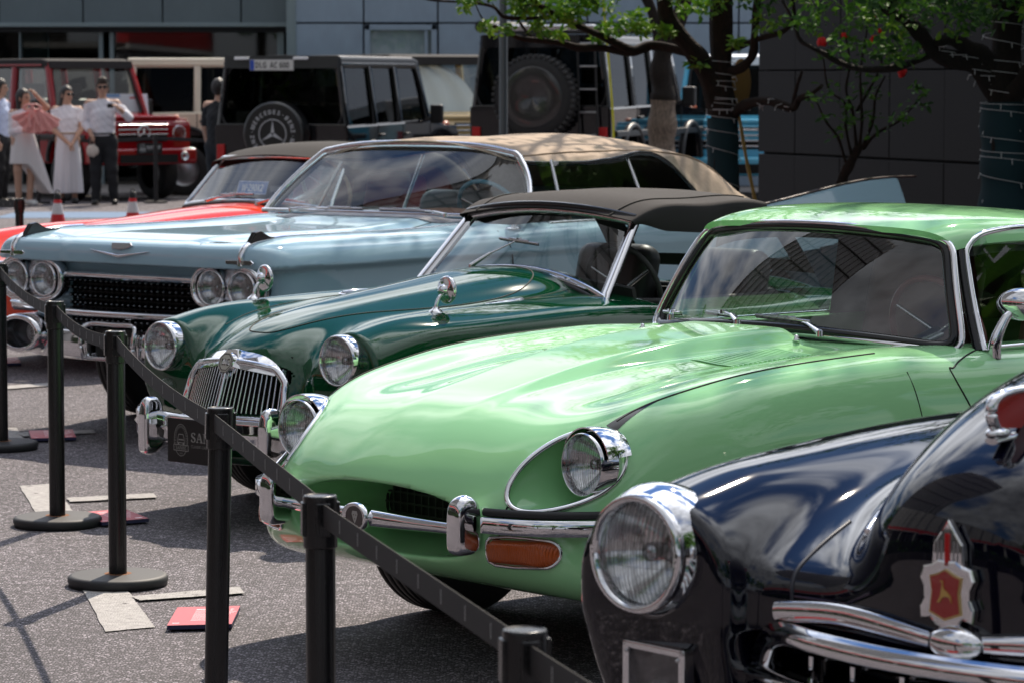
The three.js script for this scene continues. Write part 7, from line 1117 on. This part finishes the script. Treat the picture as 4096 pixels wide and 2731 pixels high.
  person({ pos: [-5.72, -45.13], yaw: 0.05, label: 'man in white shirt and black trousers, sunglasses, raising a phone in his left hand', J: { lE: [0.37, 1.22, 0.08], lW: [0.25, 1.34, 0.2], rE: [-0.24, 1.13, -0.02], rW: [-0.15, 0.99, 0.14], lA: [0.15, 0.09, 0], rA: [-0.1, 0.09, 0.03], lK: [0.12, 0.49, 0.04] }, head: [0, 0.1, 0.03], hair: { curl: 1, m: std(0.035, 0.022, 0.014, 0.6), front: 0.06 }, top: { m: whiteC, hem: 0.96 }, bottom: darkC, sleeves: 1.45, glasses: true, beltM: std(0.02, 0.015, 0.012, 0.4) });
  const ph = thing('phone', 'black phone held up by the man in the white shirt', 'phone', [-5.58, 1.385, -44.86], 0.3); add('case', box(0.085, 0.06, 0.012, 0, 0, 0, 0.006), std(0.008, 0.008, 0.009, 0.3), ph); add('screen', box(0.078, 0.052, 0.002, 0, 0, -0.0065), M.gloss, ph);
  const bagT = thing('handbag', 'small beige pouch bag hanging from the wrist of the man in white', 'handbag', [-5.85, 0.78, -44.98]); add('pouch', implicit((x, y, z) => (Math.hypot(x / 0.085, (y + 0.02 + 0.5 * x * x) / 0.09, z / 0.05) - 1) * 0.06 - 0.003 * Math.sin(x * 90), [-0.12, -0.14, -0.08], [0.12, 0.1, 0.08], 0.01), creamC, bagT); add('strap', tube([[-0.03, 0.06, 0], [-0.02, 0.15, 0.01], [0.0, 0.23, 0.03], [0.02, 0.15, 0.01], [0.03, 0.06, 0]], 0.006, { m: 6 }), std(0.35, 0.2, 0.16, 0.6), bagT);
  person({ pos: [-6.28, -45.6], yaw: 0.12, female: true, label: 'woman in long white belted dress and dark sunglasses with hands folded in front', J: { nk: [0, 1.38, 0], hd: [0, 1.53, 0.02], ch: [0, 1.2, 0], lS: [0.165, 1.32, 0], rS: [-0.165, 1.32, 0], lE: [0.2, 1.06, 0.05], rE: [-0.19, 1.04, 0.06], lW: [0.08, 0.86, 0.2], rW: [0.02, 0.85, 0.2], lA: [0.09, 0.09, 0.02], rA: [-0.09, 0.09, 0] }, head: [0.02, 0.65, -0.05], hair: { long: 0.2, front: 0.06 }, top: { m: whiteC, hem: 0.97, name: 'dress_top' }, skirt: { m: whiteC, hem: 0.15, w: 0.185 }, sleeves: 0.55, glasses: true, beltM: std(0.42, 0.28, 0.18, 0.6) });
  person({ pos: [-6.78, -44.8], yaw: 0.55, female: true, label: 'woman with long black hair in sheer white dress shading her forehead with a hand', J: { nk: [0, 1.34, 0], hd: [0, 1.49, 0.03], ch: [0, 1.16, 0], lS: [0.16, 1.28, 0], rS: [-0.16, 1.28, 0], lE: [0.3, 1.36, 0.14], lW: [0.14, 1.53, 0.13], rE: [-0.18, 1.03, 0.02], rW: [0.02, 1.06, 0.18], lA: [0.07, 0.09, 0.02], rA: [-0.07, 0.09, -0.03] }, head: [-0.05, 0.5, 0], hair: { long: 0.36, front: 0.065 }, top: { m: whiteC, hem: 0.97, name: 'dress_top', plain: 1 }, skirt: { m: std(0.6, 0.57, 0.57, 0.85), hem: 0.16, w: 0.2, trail: 0.16 }, sleeves: 1.5, shoes: std(0.6, 0.6, 0.6, 0.6) });
  // pink bouquet wrapping: pleated fan with a bow
  const bq = thing('bouquet', 'pleated pink wrapping with a bow carried between the two women', 'bouquet', [-6.62, 1.34, -44.55], 0.1), pink = new THREE.MeshPhysicalMaterial({ color: L3(0.72, 0.3, 0.27), roughness: 0.45, sheen: 0.4 });
  add('wrapping', grid((u, v) => { const a = -2.8 + 2.3 * u, r = (0.03 + 0.33 * v) * (1 + 0.28 * fbm(u * 5, v * 1.5, 3, 3)), pl = 0.022 * v * Math.sin(u * 44 + 3 * fbm(u * 3, v * 4, 1, 2)); return [0.02 + (r + pl) * Math.cos(a) * 1.05 + 0.06, r * Math.sin(a) * 1.0 + 0.02, 0.05 * Math.sin(u * 3.1) + pl]; }, 90, 10, 0.004), pink, bq);
  add('bow', [T(new THREE.TorusGeometry(0.05, 0.018, 8, 20), { p: [-0.05, 0.03, 0.06], s: [1.2, 0.7, 0.6], r: [0, 0, 0.3] }), T(new THREE.TorusGeometry(0.05, 0.018, 8, 20), { p: [0.06, 0.03, 0.06], s: [1.2, 0.7, 0.6], r: [0, 0, -0.3] }), sweep([[0, 0, 0.06], [-0.04, -0.12, 0.08], [-0.02, -0.25, 0.09]], [[-0.02, -0.002], [0.02, -0.002], [0.02, 0.002], [-0.02, 0.002]], { up: [0, 0, 1] }), sweep([[0, 0, 0.06], [0.05, -0.11, 0.08], [0.1, -0.22, 0.09]], [[-0.02, -0.002], [0.02, -0.002], [0.02, 0.002], [-0.02, 0.002]], { up: [0, 0, 1] })], pink, bq);
  person({ pos: [-7.2, -45.4], yaw: 1.35, label: 'man in pale blue shirt and black trousers seen from the side at the left edge', J: {}, head: [0, 0.1, 0], hair: { front: 0.05 }, top: { m: blueC, hem: 0.94 }, bottom: darkC, sleeves: 1.5 });
  person({ pos: [-3.74, -41.2], yaw: 2.5, label: 'person in black short-sleeved top standing half behind the black off-roader', J: {}, head: [0, 0.1, 0], hair: { front: 0.03 }, top: { m: darkC, hem: 0.85, plain: 1 }, bottom: darkC, sleeves: 0.8 });
  // traffic cones
  const cone = (x, z, lab) => {
    const t = thing('traffic_cone', lab, 'traffic cone', [x, 0, z], 0.3, 'red and white traffic cones'); t.scale.setScalar(0.88); const R = y => 0.155 - 0.175 * y, ring = (a, b) => new THREE.LatheGeometry([[R(a), a], [R(b), b]].map(p => new THREE.Vector2(...p)), 36);
    const rd = std(0.55, 0.015, 0.02, 0.45), wh = std(0.62, 0.6, 0.62, 0.4);
    add('base', box(0.38, 0.035, 0.38, 0, 0.0175, 0, 0.012), M.rubber, t); for (const [a, b] of [[0.03, 0.2], [0.34, 0.5], [0.62, 0.66]]) add('red_band', ring(a, b), rd, t); for (const [a, b] of [[0.2, 0.34], [0.5, 0.62]]) add('white_band', ring(a, b), wh, t); add('tip', [new THREE.LatheGeometry([[R(0.66), 0.66], [0.038, 0.7], [0.034, 0.73], [0, 0.735]].map(p => new THREE.Vector2(...p)), 24), T(new THREE.TorusGeometry(0.02, 0.006, 6, 16), { p: [0, 0.745, 0] })], M.rubber, t); return t;
  };
  cone(-4.4, -31.2, 'red and white traffic cone beside the far left barrier post'); cone(-3.72, -31.6, 'red and white traffic cone standing right of the other, under the man in white');
  // barrier posts in front of the red car
  const blk = std(0.012, 0.012, 0.014, 0.5);
  const fp = [[-6.7, -45.6], [-5.05, -45.7]].map(([x, z], i) => { const t = thing('barrier_post', i ? 'black barrier post in front of the dark red car grille' : 'black barrier post behind the two women in white', 'barrier post', [x, 0, z], 0, 'far barrier posts by the off-roaders'); add('disc_base', new THREE.CylinderGeometry(0.16, 0.17, 0.03, 32).translate(0, 0.015, 0), blk, t); add('pole', new THREE.CylinderGeometry(0.031, 0.031, 0.86, 20).translate(0, 0.45, 0), blk, t); add('belt_head', new THREE.CylinderGeometry(0.036, 0.036, 0.1, 20).translate(0, 0.92, 0), blk, t); return t; });
  const bt = (a, b, lab) => { const t = thing('barrier_belt', lab, 'barrier belt'); add('webbing', sweep([a, [(a[0] + b[0]) / 2, 0.88, (a[2] + b[2]) / 2], b], [[-0.001, -0.024], [0.001, -0.024], [0.001, 0.024], [-0.001, 0.024]], { n: 10 }), blk, t); };
  bt([-5.05, 0.92, -45.7], [-3.0, 0.92, -46], 'black belt stretched past the cream off-roader from the far post'); bt([-6.7, 0.92, -45.6], [-5.09, 0.92, -45.7], 'black belt between the two far barrier posts before the dark red car');
  // reflections: the far side of the lane behind the photographer
}
// ---------------------------------------------------------------- the lane behind and left of the photographer, seen in the paint and glass
{
  const far = (x, z, h, R, lab, i) => {
    const t = thing('street_tree', lab, 'tree', [x, 0, z], 0, 'street trees behind the photographer'), LV = new Leaves(), G = [uvBark(limb([[0, 0, 0], [0.1, h * 0.3, 0.05], [0, h * 0.6, 0]], 0.2, 0.12))];
    for (let k = 0; k < 6; k++) { const a = k * 1.05 + i, e = [Math.cos(a) * R * 0.6, h * (0.62 + 0.07 * (k % 3)), Math.sin(a) * R * 0.6]; G.push(uvBark(limb([[0, h * 0.4, 0], [e[0] * 0.5, h * 0.55, e[2] * 0.5], e], 0.09, 0.03, { m: 6 }))); }
    for (let k = 0; k < 46; k++) { const a = rr(0, 6.28), q = Math.sqrt(rnd()) * R, y = h * (0.42 + 0.56 * rnd()); LV.clump(Math.cos(a) * q * (1.25 - y / h * 0.6), y, Math.sin(a) * q * (1.25 - y / h * 0.6), 0.75, 34, 0.42, [1, 1, 3, 0]); }
    add('trunk', G, bark, t); LV.build(t); return t;
  };
  const first = far(-3, 7, 7.5, 3, 'broad leafy street tree behind the photographer', 0);
  [[4, 8, 1.1], [10, 5, 1.15], [-9, 9, 1.2], [14, -3, 1.1], [-16, -14, 1.1], [-15, -24, 1.05], [9.5, -10, 1], [8.6, -19, 1.1], [7.5, 2, 1]].forEach(([x, z, k], i) => { const c = first.clone(); c.name = numbered('street_tree'); c.position.set(x, 0, z); c.rotation.y = i * 1.3; c.scale.setScalar(k); c.userData = { ...first.userData, label: ['street tree behind the photographer, right of the nearest one', 'tall street tree at the right behind the photographer', 'largest street tree, left behind the photographer', 'street tree far right of the navy sedan', 'street tree left of the row in front of the long canopy', 'street tree at the far end of the long canopy', 'street tree right of the green coupe, outside the frame', 'street tree behind the end of the stone wall', 'street tree standing right beside the navy sedan tail'][i] }; scene.add(c); });
  // long grey awning with a red band
  const t = thing('awning_building', 'long pale grey canopy with a red band facing the row from the left', 'building', [-11, 0, -4], 0);
  const gw = tex(128, (i, j) => { const k = (i % 32) < 1 ? 120 : 215 + 12 * fbm(i / 20, j / 20, 2, 3); return [k, k, k]; }, 1, true);
  add('upper_wall', box(0.3, 2.6, 26, 0, 4.9, 0), new THREE.MeshStandardMaterial({ color: L3(0.5, 0.5, 0.5), map: gw, roughness: 0.7 }), t);
  for (let i = 0; i < 17; i++) add('wall_rib', box(0.05, 2.6, 0.06, 0.17, 4.9, -12.4 + i * 1.55), std(0.06, 0.06, 0.07, 0.6), t);
  add('red_band', box(0.34, 0.75, 26, 0.02, 3.2, 0), std(0.5, 0.03, 0.035, 0.6), t); add('white_band', box(0.36, 0.14, 26, 0.03, 2.72, 0), std(0.65, 0.65, 0.66, 0.6), t);
  for (let i = 0; i < 10; i++) add('column', box(0.25, 2.7, 0.25, 0, 1.35, -12.4 + i * 2.75, 0.02), std(0.3, 0.3, 0.3, 0.7), t);
  add('back_wall', box(0.2, 2.7, 26, -4, 1.35, 0), std(0.05, 0.05, 0.05, 0.9), t); add('canopy', box(4.2, 0.15, 26, -2, 2.75, 0), std(0.2, 0.2, 0.2, 0.9), t);
  const tw = thing('office_tower', 'pale tower with dark vertical ribs left of the row, outside the frame', 'building', [-14, 0, -14.5]);
  add('facade', box(4, 30, 13, -2, 15, 0), std(0.5, 0.48, 0.46, 0.6), tw); for (let i = 0; i < 14; i++) add('rib', box(0.25, 30, 0.16, 0.1, 15, -6.5 + i), std(0.02, 0.02, 0.022, 0.5), tw); for (let i = 0; i < 8; i++) add('ledge', box(0.2, 0.12, 13, 0.06, 3.4 + i * 3.4, 0), std(0.1, 0.1, 0.1, 0.6), tw);
  const hd = thing('clipped_hedge', 'dark clipped hedge under the long canopy', 'hedge', [-10.4, 0, -4]), LV = new Leaves(); for (let k = 0; k < 160; k++) LV.clump(rr(-0.3, 0.3), rr(0.15, 1.1), rr(-12, 12), 0.35, 26, 0.16, [1, 3, 3]); add('mass', box(0.5, 1.0, 25, 0, 0.5, 0), std(0.008, 0.016, 0.006, 1), hd); LV.build(hd);
}
scene.traverse(o => { if (o.isMesh) { o.castShadow = true; o.receiveShadow = true; } });
renderer.render(scene, camera);
